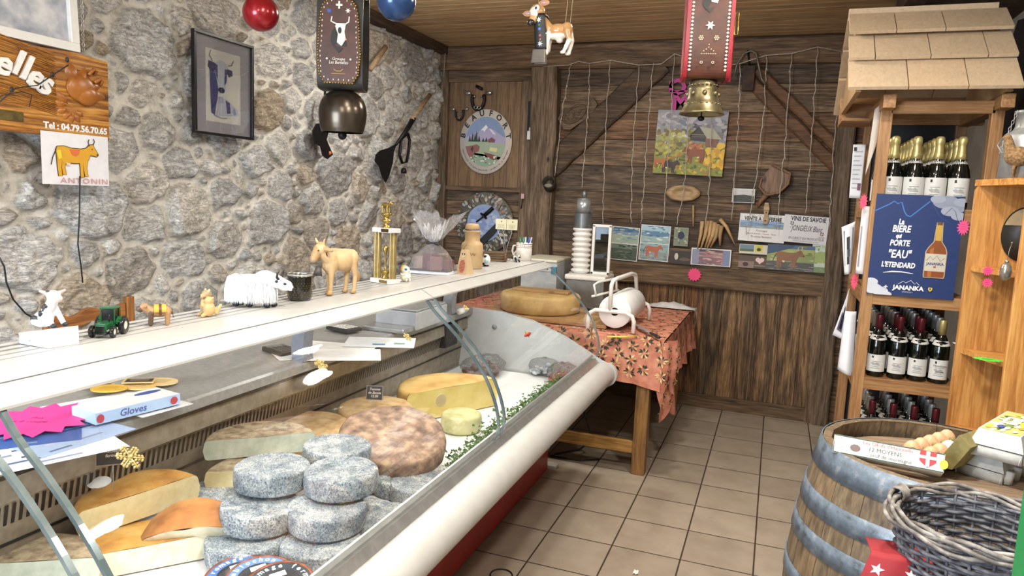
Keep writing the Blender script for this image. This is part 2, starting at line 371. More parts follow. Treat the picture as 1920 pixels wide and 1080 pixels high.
# rubble stone wall, joints pointed with pale mortar
rng = np.random.default_rng(11)
def vnoise(P, f, seed):
    r = np.random.default_rng(seed); G = r.random((160, 160)); x = (P[..., 0]*f) % 159; y = (P[..., 1]*f) % 159
    xi = x.astype(int); yi = y.astype(int); fx = x-xi; fy = y-yi; fx = fx*fx*(3-2*fx); fy = fy*fy*(3-2*fy)
    return (G[yi, xi]*(1-fx)+G[yi, xi+1]*fx)*(1-fy)+(G[yi+1, xi]*(1-fx)+G[yi+1, xi+1]*fx)*fy
def stone_wall():
    y0, y1, z0, z1 = -3.3, YB, .55, ZC; st = .0105
    ny, nz = int((y1-y0)/st), int((z1-z0)/st); ys = np.linspace(y0, y1, ny); zs = np.linspace(z0, z1, nz)
    U, V = np.meshgrid(ys, zs); P = np.stack([U, V], -1)
    W = np.stack([U+.035*(vnoise(P+50, 9, 1)-.5)+.012*(vnoise(P+50, 30, 5)-.5), V+.035*(vnoise(P+50, 9, 2)-.5)+.012*(vnoise(P+50, 30, 6)-.5)], -1)
    pts = []; tries = 0
    for rad, cnt in ((.135, 70), (.10, 130), (.065, 200), (.04, 500), (.026, 700)):
        k = 0
        for _ in range(cnt*30):
            if k >= cnt: break
            c = (rng.uniform(y0-.1, y1+.1), rng.uniform(z0-.1, z1+.1)); r = rad*rng.uniform(.85, 1.15)
            if all(((c[0]-q[0])/1.28)**2+(c[1]-q[1])**2 > (.93*(r+q[2]))**2 for q in pts): pts.append((*c, r)); k += 1
    n = len(pts); F1 = np.full(U.shape, 9.0); F2 = F1.copy(); ID = np.zeros(U.shape, int)
    for i, (cy, cz, r) in enumerate(pts):
        a = rng.normal(0, .28); e = rng.uniform(1.0, 1.35); dy, dz = W[..., 0]-cy, W[..., 1]-cz
        u = (dy*math.cos(a)+dz*math.sin(a))/e; w = -dy*math.sin(a)+dz*math.cos(a)
        pw = 2.6; d = (np.abs(u)**pw+np.abs(w)**pw)**(1/pw)-r
        nw = d < F1; F2 = np.where(nw, F1, np.minimum(F2, d)); ID[nw] = i; F1 = np.where(nw, d, F1)
    edge = (F2-F1); R = np.array([p[2] for p in pts])
    t = np.clip((edge-.016)/.034, 0, 1); t = t*t*(3-2*t)
    cx = np.array([p[0] for p in pts])[ID]; cz = np.array([p[1] for p in pts])[ID]
    sx = rng.normal(0, .13, n)[ID]; sz = rng.normal(0, .13, n)[ID]; hb = rng.uniform(.018, .05, n)[ID]
    rough = vnoise(P+20, 14, 3)*.6+vnoise(P+20, 40, 4)*.4
    # slaty cleavage: directional ridges on each stone
    an = rng.uniform(-.9, .9, n)[ID]; q = np.stack([(U*np.cos(an)+V*np.sin(an))*.35+60, (-U*np.sin(an)+V*np.cos(an))+60], -1)
    ridg = vnoise(q, 55, 9)*.7+vnoise(q, 110, 10)*.3; stria = rng.uniform(.2, 1, n)[ID]
    h = t*(hb+sx*(U-cx)+sz*(V-cz)+.026*(rough-.5)+.02*stria*(ridg-.5))+(1-t)*(.007*(vnoise(P+9, 25, 7)-.5)+.006*(vnoise(P+9, 60, 8)-.5))
    h = np.clip(h, -.01, .075); X = XL-.02+h
    co = np.stack([X, U, V], -1).reshape(-1, 3); idx = np.arange(ny*nz).reshape(nz, ny)
    q = np.stack([idx[:-1, :-1], idx[:-1, 1:], idx[1:, 1:], idx[1:, :-1]], -1).reshape(-1, 4)
    me = bpy.data.meshes.new('wall_left'); me.from_pydata(co.tolist(), [], q.tolist()); me.polygons.foreach_set('use_smooth', [True]*len(me.polygons))
    a1 = me.attributes.new('edge', 'FLOAT', 'POINT'); a1.data.foreach_set('value', edge.ravel().astype(np.float32))
    tone = rng.random(n)[ID]; warm = rng.random(n)[ID]
    ca = me.color_attributes.new('Col', 'FLOAT_COLOR', 'POINT'); c4 = np.stack([tone, warm, rng.random(n)[ID], np.ones_like(tone)], -1); ca.data.foreach_set('color', c4.ravel().astype(np.float32))
    m, nt, b = newmat('rubble_stone'); at_ = N(nt, 'ShaderNodeAttribute', attribute_name='Col'); ed = N(nt, 'ShaderNodeAttribute', attribute_name='edge')
    sp = N(nt, 'ShaderNodeSeparateColor'); nt.links.new(at_.outputs[0], sp.inputs[0]); v = coords(nt)
    base = ramp(nt, sp.outputs[0], [(0, H('a9a8a6')), (.45, H('c4c3c0')), (.8, H('d0cec9')), (1, H('9f9e9c'))])
    base = mixc(nt, ramp(nt, sp.outputs[1], [(.72, 0.0), (1, .75)]), base, H('ab977a'))
    vein = noi(nt, coords(nt, (1, .5, 1.6), (.5, 0, 0)), 26, 8, .72, 1.6); base = mixc(nt, 1.0, base, ramp(nt, vein, [(.30, (.38, .37, .37)), (.43, (.8, .8, .8)), (.56, (1.2, 1.19, 1.16)), (.72, (1.75, 1.72, 1.65))]), 'MULTIPLY')
    n2 = noi(nt, v, 70, 6, .7); base = mixc(nt, .6, base, ramp(nt, n2, [(.3, (.5, .5, .5)), (.65, (1.25, 1.25, 1.25))]), 'MULTIPLY')
    crk = noi(nt, coords(nt, (1, .45, 1.5), (.6, 0, 0)), 13, 7, .7, 2.2); base = mixc(nt, .8, base, ramp(nt, crk, [(.455, (1.1, 1.1, 1.1)), (.49, (.36, .35, .35)), (.525, (1.1, 1.1, 1.1))]), 'MULTIPLY')
    mort = ramp(nt, noi(nt, v, 18, 6, .7), [(.3, H('b5b0a6')), (.5, H('dedad0')), (.7, H('eeebe3'))])
    jit = N(nt, 'ShaderNodeMath', operation='MULTIPLY_ADD'); jit.inputs[1].default_value = .022; nt.links.new(noi(nt, v, 40, 5, .7), jit.inputs[0]); nt.links.new(ed.outputs['Fac'], jit.inputs[2])
    mk = ramp(nt, jit.outputs[0], [(.028, 0.0), (.038, 1.0)])
    nt.links.new(mixc(nt, mk, mort, base), b.inputs['Base Color']); b.inputs['Roughness'].default_value = .8
    hh = N(nt, 'ShaderNodeMath', operation='ADD'); nt.links.new(vein, hh.inputs[0]); nt.links.new(n2, hh.inputs[1]); bump(nt, b, hh.outputs[0], .75, .010)
    me.materials.append(m); o = bpy.data.objects.new('wall_left', me); sc.collection.objects.link(o); struct(o)
    mm = MB(); mm.box((XL-.12, YF, 0), (XL-.031, YB+.1, ZC)); struct(mm.build('wall_left_core', MATS.get('plaster') or pm('plaster', 'b9b3a6', 'a49e92', 12, .85, bmp=.3)))
    return o
stone_wall()
PLAS = MATS['plaster']
# back wall of reused barn boards
W_OLD = wood('barn_board', ['2a2018', '4d3c2b', '6d5843', '8b7459'], 0, 8, .75, .58, .35, .6)
W_OLDV = wood('barn_board_upright', ['251b12', '4c3a28', '70563a', '8e7555'], 2, 8, .75, .62, .5, .6)
W_BEAM = wood('old_beam', ['33281d', '554330', '715a42', '886f54'], 0, 6, .8, .15, .3, .7)
W_BEAMV = wood('old_post', ['352b20', '594835', '786450', '917d66'], 2, 6, .8, .15, .3, .9)
W_PANEL = wood('stained_panel', ['4a3623', '6a4f34', '7e6141', '8c6f4c'], 2, 8, .6, .2, .35, .3)
rnd = random.Random(4)
m = MB(); m.box((XL-.05, YB+.02, 0), (XR+.1, YB+.12, ZC))
for i, z in enumerate(np.arange(1.0, 2.6, .2)): d = rnd.uniform(0, .012); m.box((-1.0, YB-.004-d, z), (XR, YB+.02, z+.197), bev=.003)
for z in np.arange(1.0, 1.58, .12): m.box((-1.8, YB-.004, z), (-1.0, YB+.02, z+.118), bev=.003)
struct(m.build('wall_back', W_OLD))
m = MB(); x = -.6; 
while x < 1.24:
    w = rnd.choice((.10, .12, .14, .15)); m.box((x, YB-.012-rnd.uniform(0, .006), .1), (min(x+w, 1.24)-.002, YB+.015, .93), bev=.003); x += w
m.box((-1.8, YB-.006, 0), (-.6, YB+.01, 1.0)); struct(m.build('trim_1', W_OLDV))
m = MB(); x = -1.75
while x < -1.1: m.box((x, YB-.03, 1.6), (min(x+.105, -1.1)-.0015, YB, 2.44), bev=.002); x += .105
struct(m.build('trim_2', W_PANEL))
m = MB(); m.box((-1.8, YB-.045, 2.44), (-1.0, YB, 2.53), bev=.006); m.box((-1.76, YB-.04, 1.565), (-1.09, YB, 1.6), bev=.004); struct(m.build('trim_3', W_BEAM))
m = MB(); m.box((-1.83, YB-.06, 0), (-1.755, YB, 2.53), bev=.008); m.box((-1.1, YB-.04, 1.0), (-1.0, YB, 2.53), bev=.006); struct(m.build('trim_4', W_BEAMV))
def rough_bar(m, p, q, w, d, n=14, seed=0, amp=.012):
    """hand hewn timber from p to q, w wide along the wall, d deep towards -Y"""
    r = random.Random(seed); p, q = Vector(p), Vector(q); t = (q-p).normalized(); s_ = Vector((-t.z, 0, t.x)); rings = []
    for i in range(n+1):
        c = p+(q-p)*(i/n); a = w/2+r.uniform(-amp, amp)*.6; b = w/2+r.uniform(-amp, amp)*.6; dd = d+r.uniform(-amp, amp)*.5
        e = min(.012, d*.3); rings.append([c-s_*a, c-s_*a+Vector((0, -dd+e, 0)), c-s_*(a-e)+Vector((0, -dd, 0)), c+s_*(b-e)+Vector((0, -dd, 0)), c+s_*b+Vector((0, -dd+e, 0)), c+s_*b])
    vs = [v for k in rings for v in k]; L = 6; fs = [(i*L+j, i*L+(j+1) % L, (i+1)*L+(j+1) % L, (i+1)*L+j) for i in range(n) for j in range(L)]
    fs += [tuple(reversed(range(L))), tuple(range(n*L, n*L+L))]; m.add(vs, fs, False); return m
def bar(name, p, q, w, d, mt, seed=0, amp=.012):
    m = MB(); rough_bar(m, p, q, w, d, seed=seed, amp=amp); o = m.build(name, mt); fix(o); return struct(o)
bar('trim_5', (XL, YB, 2.62), (XR, YB, 2.62), .185, .075, W_BEAM, 1)
bar('trim_6', (-.895, YB-.01, 0), (-.905, YB-.01, 2.53), .195, .11, W_BEAMV, 2, .02)
bar('trim_7', (-.79, YB, .99), (1.26, YB, .99), .155, .06, W_BEAM, 3)
bar('trim_8', (1.275, YB-.005, 0), (1.25, YB-.005, 2.53), .115, .07, W_BEAMV, 4)
bar('trim_12', (1.205, YB-.003, 0), (1.205, YB-.003, .93), .075, .055, W_BEAMV, 9)
m = MB(); m.box((-.79, YB-.035, 0), (1.24, YB, .1), bev=.004); o = m.build('baseboard_back', W_BEAM); struct(o)
def brace(name, p, q, w, d, mt, seed): return bar(name, p, q, w, d, mt, seed, .006)
W_BR1 = wood('dark_brace', ['241a12', '3d2e20', '54422f', '675440'], 0, 6, .8, .1, .3, .6)
W_BR2 = wood('brown_brace', ['3a2616', '573a22', '6f4d30', '7e5b3a'], 0, 6, .7, .1, .3, .4)
brace('trim_9', (-.84, YB-.012, 1.78), (-.03, YB-.012, 2.56), .18, .055, W_BR1, 5)
brace('trim_10', (.60, YB-.012, 2.42), (1.25, YB-.012, 1.80), .085, .045, W_BR2, 6)
brace('trim_11', (.645, YB-.012, 2.49), (1.27, YB-.012, 1.91), .075, .05, W_BR2, 7)
# right wall: plaster above, and a dark boarded part behind the shelves
m = MB(); m.box((XR, YF, 0), (XR+.1, YB+.1, ZC)); struct(m.build('wall_right', pm('grey_plaster', 'a9a5a0', '928e88', 5, .85, bmp=.3)))
DARK = pm('charcoal_board', '2a2a2c', '222224', 8, .7, bmp=.1)
# front wall with the shop window behind the camera
m = MB(); m.box((XL-.1, YF-.1, 0), (-2.0+.02, YF, ZC)); m.box((-1.98, YF-.1, 0), (-.3, YF, .85)); m.box((-1.98, YF-.1, 2.25), (-.3, YF, ZC)); m.box((-.3, YF-.1, 0), (XR+.1, YF, ZC))
struct(m.build('wall_front', PLAS))
WHP = pm('white_paint', 'e4e2dc', 'dcdad3', 20, .4, bmp=.03)
w = MB()
for a, b in (((-1.84, .85), (-1.78, 2.25)), ((-.36, .85), (-.3, 2.25)), ((-1.84, .85), (-.3, .91)), ((-1.84, 2.19), (-.3, 2.25)), ((-1.1, .85), (-1.04, 2.25))): w.box((a[0], YF-.08, a[1]), (b[0], YF-.02, b[1]), bev=.006)
wo = struct(w.build('window_1', WHP))
# dark beams crossing the ceiling at the right
m = MB(); m.box((1.52, -.2, 2.62), (XR, .72+.9, ZC-.002), bev=.01); struct(m.build('trim_13', W_BR1))
bar('trim_14', (1.40, 1.7, 2.66), (1.98, 1.7, 2.66), .1, .9, W_BR1, 8)
m = MB(); m.box((XL-.01, -3.2, 2.655), (XL+.075, YB, ZC-.001), bev=.006); struct(m.build('trim_15', W_BEAMY if 'W_BEAMY' in globals() else wood('old_beam_long', ['241a11', '3f2e1f', '54402c', '665038'], 1, 6, .8, .15, .3, .6)))
# ceiling lamps
EM = emis('lamp_glow', (1, .9, .75), 9); LM = pm('lamp_metal', 'd8d6d0', 'cfcdc8', 20, .3, .6, .02)
LAMPL = ['round white ceiling lamp above the far end of the cheese counter', 'round white ceiling lamp above the middle of the cheese counter', 'round white ceiling lamp above the wine barrel', 'round white ceiling lamp above the tiled aisle by the table', 'round white ceiling lamp near the shop front on the right', 'round white ceiling lamp near the shop front window']
for i, (x, y, p) in enumerate(LAMPS):
    t = thing('ceiling_lamp', LAMPL[i], 'lamp', (x, y, ZC), group='ceiling lamps')
    m = MB(); m.ring([(.05, 0), (.105, -.004), (.11, -.05), (.1, -.062), (.088, -.062), (.088, -.05), (0, -.05)], 32); fix(m.build('housing', LM, t))
    m = MB(); m.ring([(.087, -.052), (.087, -.058), (.06, -.075), (0, -.082)], 32); fix(m.build('diffuser', EM, t))
# ---------------------------------------------------------------- refrigerated cheese counter
YE, YN = .735, -3.1          # far end and near end of the counter
STEEL = pm('brushed_steel', 'a6a7a6', '969796', 60, .4, .3, .05)
STEELD = pm('dark_steel', 'a39a8a', '8b8273', 30, .42, .35, .05)
ALU = pm('aluminium_rail', 'b9bab8', 'a9aaa8', 30, .32, .75, .03)
CWH = pm('counter_white', 'bdbdba', 'b6b6b2', 15, .35, bmp=.03)
CRED = pm('red_enamel', 'a5201b', '8f1a16', 12, .35, bmp=.03)
BLK = pm('black_plastic', '1a1a1b', '131314', 40, .45, bmp=.05)
GREYP = pm('grey_plastic', '8b8d90', '7f8184', 20, .45, bmp=.03)
def extrude_y(m, prof, y0, y1, closed=True, smooth=False, caps=True):
    n = len(prof); vs = [(x, y0, z) for x, z in prof]+[(x, y1, z) for x, z in prof]; e = n if closed else n-1
    m.add(vs, [(i, (i+1) % n, n+(i+1) % n, n+i) for i in range(e)], smooth)
    if caps: m.add(vs, [tuple(range(n)), tuple(reversed(range(n, 2*n)))], False)
def arc(cx, cz, r, a0, a1, n=8, rz=None): return [(cx+r*math.cos(math.radians(a0+(a1-a0)*i/n)), cz+(rz or r)*math.sin(math.radians(a0+(a1-a0)*i/n))) for i in range(n+1)]
CT = thing('display_counter', 'long white refrigerated cheese counter with curved glass front and red base', 'display counter', (-.5, -1.2, 0))
def cb(m, name, mt, label=None, f=True):
    o = m.build(name, mt, CT, world=True, label=label)
    return fix(o) if f else o
m = MB(); m.box((-.74, YN, .02), (-.22, YE-.06, .5), bev=.004)
base = cb(m, 'base', CRED, 'red lower panel')
m = MB()
for k in range(9):
    for j in range(3): m.box((-.2205, .02+k*.045, .27+j*.062), (-.2165, .055+k*.045, .315+j*.062))
o = m.build('air_grille', BLK, base, world=True, label='black slotted grille in the red panel')
m = MB(); m.box((-.72, YN+.02, 0), (-.25, YE-.1, .03)); cb(m, 'plinth', BLK)
# white rounded bumper rail along the front
prof = [(.02, .652)]+arc(.062, .602, .058, 95, -75, 10)+[(.02, .54), (-.24, .5), (-.24, .44), (.0, .49)]
prof = [(.02, .655)]+[(x, z) for x, z in arc(.058, .595, .062, 95, -70, 12)]+[(.03, .515), (-.23, .47), (-.23, .5), (.0, .56)]
m = MB(); m.smooth = True; extrude_y(m, prof, YN, YE-.03, smooth=True); cb(m, 'bumper_rail', CWH)
m = MB(); extrude_y(m, [(-.035, .60), (-.020, .672), (.010, .680), (.028, .657), (.02, .58)], YN, YE-.028); extrude_y(m, [(-.016, .672), (-.014, .694), (-.007, .694), (-.009, .672)], YN, YE-.03)
cb(m, 'glass_rail', ALU)
# tub: steel inner walls and the deck under white paper
m = MB(); m.box((-.80, YN, .50), (-.02, YE-.03, .545)); m.box((-.035, YN, .50), (-.025, YE-.03, .665)); cb(m, 'deck', STEEL)
PAPER = pm('white_paper', 'e8e8e6', 'dedfdf', 8, .6, bmp=.25, bd=.01)
m = MB()
def sheet(u, v):
    x = -.775+u*.735; y = YN+.02+v*(YE-.05-YN-.02); return (x, y, .5485+.004*noise.noise(Vector((x*6, y*6, 3)))+.003*max(0, math.sin(y*9.1)))
m.grid(sheet, 40, 160); dp = m.build('deck_paper', PAPER, CT, world=True, label='white paper lining the display deck')
# rear wall: worktop with folded front edge, recess, panel and air grille
m = MB(); extrude_y(m, [(-1.12, .886), (-.735, .886), (-.724, .88), (-.724, .85), (-.73, .85), (-.73, .873), (-1.12, .873)], YN, YE-.005); cb(m, 'worktop', STEEL)
m = MB(); extrude_y(m, [(-.775, .873), (-.77, .83), (-.755, .825), (-.752, .77), (-.758, .767), (-.772, .76), (-.79, .66), (-.80, .545), (-.86, .545), (-.86, .873)], YN, YE-.02); cb(m, 'rear_panel', STEELD)
m = MB(); y = YN+.02
while y < YE-.10: m.add([(-.7705, y, .755), (-.7705, y+.009, .755), (-.7885, y+.009, .675), (-.7885, y, .675)], [(0, 1, 2, 3)], False); y += .0185
m.box((-.797, YN, .648), (-.787, YE-.02, .655)); cb(m, 'rear_grille', BLK, 'row of dark vertical air slots', f=False)
m = MB(); m.box((-1.12, YN, .1), (-.8, YE-.02, .872)); cb(m, 'rear_body', CWH)
# end panel (far end): thick white panel with a curved top edge, grey inside
ptop = [(-.70, .884), (-.55, .879), (-.365, .848), (-.17, .777), (0.0, .69), (.03, .672), (.075, .655)]+arc(.066, .594, .066, 75, -55, 8)+[(.02, .49), (-.14, .40), (-.2, .2), (-.24, .1), (-.76, .1), (-.90, .4), (-.90, .884)]
def panel(y0, y1):
    m = MB(); n = len(ptop); vs = [(x, y0, z) for x, z in ptop]+[(x, y1, z) for x, z in ptop]
    m.add(vs, [tuple(range(n)), tuple(reversed(range(n, 2*n)))]+[(i, (i+1) % n, n+(i+1) % n, n+i) for i in range(n)], False); return m
ENDM = pm('end_panel_grey', 'c3c6c6', 'bbbebe', 10, .4, bmp=.03)
ep = cb(panel(YE-.028, YE), 'end_panel', ENDM, 'pale grey end panel with a curved top edge')
cb(panel(YN-.028, YN), 'end_panel', ENDM)
m = MB(); m.cyl((-.585, YE-.029, .79), (-.585, YE-.036, .79), .014); m.cyl((-.585, YE-.036, .79), (-.585, YE-.04, .79), .006); m.build('screw_cover', GREYP, ep, world=True)
# top shelf
m = MB(); prof = [(-.60, 1.182), (-.335, 1.186), (-.318, 1.184), (-.266, 1.157), (-.266, 1.152), (-.275, 1.149), (-.33, 1.156), (-.60, 1.150)]
extrude_y(m, prof, YN, YE-.005)
cb(m, 'top_shelf', CWH)
m = MB(); m.box((-.3165, YN, 1.1832), (-.3135, YE-.005, 1.1842)); 
for y in (-.36-.75, .0, -2.0): pass
for x in (-.57, -.535, -.50, -.465): m.box((x, YN, 1.1835), (x+.005, YE-.005, 1.1845))
cb(m, 'shelf_grooves', GREYP, 'thin grey grooves along the white shelf', f=False)
for yj in (-.725, -2.26): m = MB(); m.add([(-.3175, yj, 1.1848), (-.3175, yj+.003, 1.1848), (-.2655, yj+.003, 1.1575), (-.2655, yj, 1.1575)], [(0, 1, 2, 3)], False); cb(m, 'lip_joint', GREYP, f=False)
# curved support pillars under the shelf
BLUEG = pm('pillar_plastic', '6f7684', '666c79', 20, .45, bmp=.03)
for yj in (-.82, .46, -2.3):
    m = MB(); m.smooth = True; n = 10
    for s_ in (0,):
        prof = []
        for i in range(n+1): t = i/n; prof.append((-.745-.05*t+.10*t*t*1.2+.02, .886+.262*t))
        back = [(x-.055+.01*i/n, z) for i, (x, z) in enumerate(prof)][::-1]
        extrude_y(m, prof+back, yj-.028, yj+.028)
    cb(m, 'shelf_pillar', BLUEG if yj < 0 else GREYP)
# curved glass panes: polyline profile measured at the far end
GP = [(-.002, .672), (.014, .70), (.018, .751), (-.003, .828), (-.041, .904), (-.098, .978), (-.171, 1.051), (-.235, 1.105), (-.262, 1.135), (-.274, 1.150)]
def smooth_profile(P, n=28):
    out = []
    for k in range(n+1):
        t = k/n*(len(P)-1); i = min(int(t), len(P)-2); f = t-i; p0 = P[max(i-1, 0)]; p1 = P[i]; p2 = P[i+1]; p3 = P[min(i+2, len(P)-1)]
        out.append(tuple(.5*((2*p1[j])+(-p0[j]+p2[j])*f+(2*p0[j]-5*p1[j]+4*p2[j]-p3[j])*f*f+(-p0[j]+3*p1[j]-3*p2[j]+p3[j])*f**3) for j in (0, 1)))
    return out
GPS = smooth_profile(GP)
GLS = glassmat('counter_glass', (.985, .992, .988), .15)
GEDGE = pm('glass_edge', '5f6f72', '7e8b8d', 12, .15, .4, .02)
def offs(P, d):
    out = []
    for i, p in enumerate(P):
        a = P[max(i-1, 0)]; b = P[min(i+1, len(P)-1)]; dx, dz = b[0]-a[0], b[1]-a[1]; l = math.hypot(dx, dz); out.append((p[0]+dz/l*d, p[1]-dx/l*d))
    return out
SEG = [(-.70, YE-.004), (-2.24, -.755), (YN, -2.285)]
for y0, y1 in SEG:
    m = MB(); m.smooth = True; o_ = offs(GPS, .003); i_ = offs(GPS, -.003); extrude_y(m, o_+i_[::-1], y0, y1, smooth=True, caps=False)
    g = cb(m, 'glass_pane', GLS, 'curved clear glass pane', f=False)
    for ye in (y0, y1):
        m = MB(); a = offs(GPS, .0042); b = offs(GPS, -.0042); extrude_y(m, a+b[::-1], ye-.005, ye+.005)
        o = m.build('pane_edge', GEDGE, g, world=True, label='grey-green polished edge of the pane'); fix(o)
STRP = pm('seal_strip', '8e9499', 'a5abb0', 15, .22, .5, .02)
# small tray rail / electrical socket on the inside of the panel
m = MB(); m.box((-.87, .40, .70), (-.745, .56, .83), bev=.01); cb(m, 'control_box', BLK)


# added fill-light tubes, out of view under the top shelf, brighten the cheeses
FILL_TUBE = emis('fill_glow', (1, .98, .95), 3)
for y0, y1 in ((-2.22, -.80), (-.68, .55), (YN+.1, -2.32)):
    m = MB(); m.cyl((-.45, y0, 1.142), (-.45, y1, 1.142), .009, seg=12); cb(m, 'fill_tube', FILL_TUBE, 'slim light tube under the shelf')
    l = bpy.data.lights.new('counter_fill_light', 'AREA'); l.shape = 'RECTANGLE'; l.size = .03; l.size_y = abs(y1-y0); l.energy = 3.7*abs(y1-y0); l.color = (1, .97, .92)
    o = bpy.data.objects.new('counter_fill_light', l); sc.collection.objects.link(o); o.parent = CT; o.location = Vector((-.45, (y0+y1)/2, 1.130))-Vector(CT.location)
# ---------------------------------------------------------------- table with orange cloth behind the counter
W_TBL = wood('table_pine', ['5c4023', '7d5a35', '96703f', 'a67f4e'], 2, 7, .55, .15, .3, .2)
W_TBLX = wood('table_pine_rail', ['6a4d26', '8d6a38', 'a98549', 'b8955a'], 0, 7, .55, .15, .3, .2)
TB = thing('table', 'pine table with square legs standing behind the cheese counter', 'table', (-.4, 1.6, 0))
m = MB(); m.box((-1.15, .875, .735), (.335, 2.33, .768), bev=.004); m.build('tabletop', W_TBLX, TB, world=True)
for x, y in ((.212, .872), (.212, 2.2), (-1.1, .872), (-1.1, 2.2)):
    m = MB(); m.box((x, y, 0), (x+.075, y+.075, .735), bev=.004); m.build('leg', W_TBL, TB, world=True)
m = MB(); m.box((-1.03, .885, .115), (.212, .915, .185), bev=.004); m.build('stretcher', W_TBLX, TB, world=True)
for ya in (.89, 2.22): m = MB(); m.box((-1.03, ya, .64), (.212, ya+.025, .735)); m.build('apron', W_TBLX, TB, world=True)
# tablecloth: coral cloth printed with olive-green leaf sprigs
def cloth_mat():
    m, nt, b = newmat('coral_cloth'); v = coords(nt); n = noi(nt, v, 16, 5, .6)
    base = ramp(nt, n, [(.3, H('a86450')), (.5, H('c47e66')), (.7, H('d4967c'))])
    at_ = N(nt, 'ShaderNodeAttribute', attribute_name='Col'); col = mixc(nt, 1.0, base, at_.outputs[0], 'MULTIPLY')
    nt.links.new(base, b.inputs['Base Color']); b.inputs['Roughness'].default_value = .75; bump(nt, b, noi(nt, v, 22, 4), .35, .006); return m
CL = cloth_mat()
tc = thing('tablecloth', 'coral tablecloth printed with green and cream leaf sprigs draped over the pine table', 'tablecloth', (-.4, 1.6, .77))
# the cloth as a grid: top, front fall, right fall
TZ = .771
def drop(u, v):
    """u along x (-1.19 .. .335 then falling), v along y"""
    return None
m = MB(); X0, X1, Y0, Y1 = -1.17, .345, .865, 2.30
def top(u, v):
    x = X0+(X1-X0)*u; y = Y0+(Y1-Y0)*v; return (x, y, TZ+.004+.0035*noise.noise(Vector((x*11, y*11, 0)))+.003*noise.noise(Vector((x*30, y*30, 5))))
m.grid(top, 70, 60)
def front(u, v):
    x = X0+(X1-X0)*u; w = .006+.018*v*(.5+.5*math.sin(x*38)*noise.noise(Vector((x*9, 0, 0)))); L = .235+.012*math.sin(x*7)+(.03 if x > .2 else 0)*(x-.2)/.14
    y = Y0-w*v*.8; return (x, y-.004*v, TZ+.004-L*v+.0035*noise.noise(Vector((x*11, Y0*11, 0)))*(1-v))
m.grid(front, 90, 14)
def right(u, v):
    y = Y0+(Y1-Y0)*v; k = max(0, 1-(y-Y0)/.42); L = .26+.19*math.sin(min(1, (k+.15))*math.pi*.85)**2*(1 if k > 0 else 0)+.02*math.sin(y*12)
    f = math.sin(y*46)*.012+math.sin(y*23+1)*.014
    x = X1+.008+u*(.022+.9*f+.03*k); return (x, y-.012*u*k, TZ+.004-L*u)
m.grid(lambda u, v: right(v, u), 80, 18)
# the corner fall: a long pointed fold
def corner(u, v):
    a = u; x = X1-.01+.055*math.sin(a*math.pi*.5)+.02*math.sin(a*9); y = Y0-.012+.13*a; L = .26+.21*math.sin(a*math.pi)**.7
    return (x+.012*math.sin(v*5), y, TZ+.004-L*v)
m.grid(corner, 24, 18)
cloth = m.build('cloth', CL, tc, world=True)
# printed sprigs lie in the cloth as thin flat prints following each face
sp = MB(); rr = random.Random(7)
def sprig(P, ux, uy, s):
    M = fr(P, ux, uy); a = rr.uniform(0, 6.28)
    for k in range(11):
        g = a+k*2*math.pi/11+rr.uniform(-.2, .2); L = s*rr.uniform(.7, 1.25); w = s*.19; c = rr.choice(['26331f', '33402a', 'd9b37c', 'e2c591', '1e2a1c', 'cfa76f'])
        sp.c_(c); ox, oy = s*.25*math.cos(g), s*.25*math.sin(g); dx, dy = math.cos(g+.3), math.sin(g+.3)
        sp.flat([(ox, oy), (ox+dx*L*.5-dy*w, oy+dy*L*.5+dx*w), (ox+dx*L, oy+dy*L), (ox+dx*L*.5+dy*w, oy+dy*L*.5-dx*w)], .0001*k, M)
for i in range(19):
    for j in range(3):
        x = X0+.05+i*.081+rr.uniform(-.015, .015); z = TZ-.035-j*.075+(.035 if i % 2 else 0)+rr.uniform(-.01, .01)
        if z > TZ-.22: v_ = (TZ+.004-z)/.235; sprig((x, front((x-X0)/(X1-X0), v_)[1]-.006, z), (1, 0, 0), (0, 0, 1), .03)
for i in range(17):
    for j in range(16): sprig((X0+.06+i*.088+rr.uniform(-.02, .02)+(j % 2)*.04, Y0+.05+j*.088+rr.uniform(-.02, .02), TZ+.0095), (1, 0, 0), (0, 1, 0), .022)
for i in range(15):
    for j in range(4):
        y = Y0+.09+i*.095+rr.uniform(-.02, .02); z = TZ-.03-j*.068+rr.uniform(-.01, .01)-(.03 if i % 2 else 0); L = right(1, (y-Y0)/(Y1-Y0)); 
        if z > L[2]+.02:
            u_ = (TZ+.004-z)/(TZ+.004-L[2]); p = right(u_, (y-Y0)/(Y1-Y0)); sprig((p[0]+.005, p[1], z), (0, 1, 0), (0, 0, 1), .026)
for j in range(6):
    for a in (.2, .5, .8):
        v_ = .1+j*.155; p = corner(a, v_); sprig((p[0]+.004, p[1]-.006, p[2]), (.35, .9, 0), (0, 0, 1), .02)
sp.build('leaf_print', PRINT, cloth, world=True, label='green and cream leaf sprigs printed on the cloth')
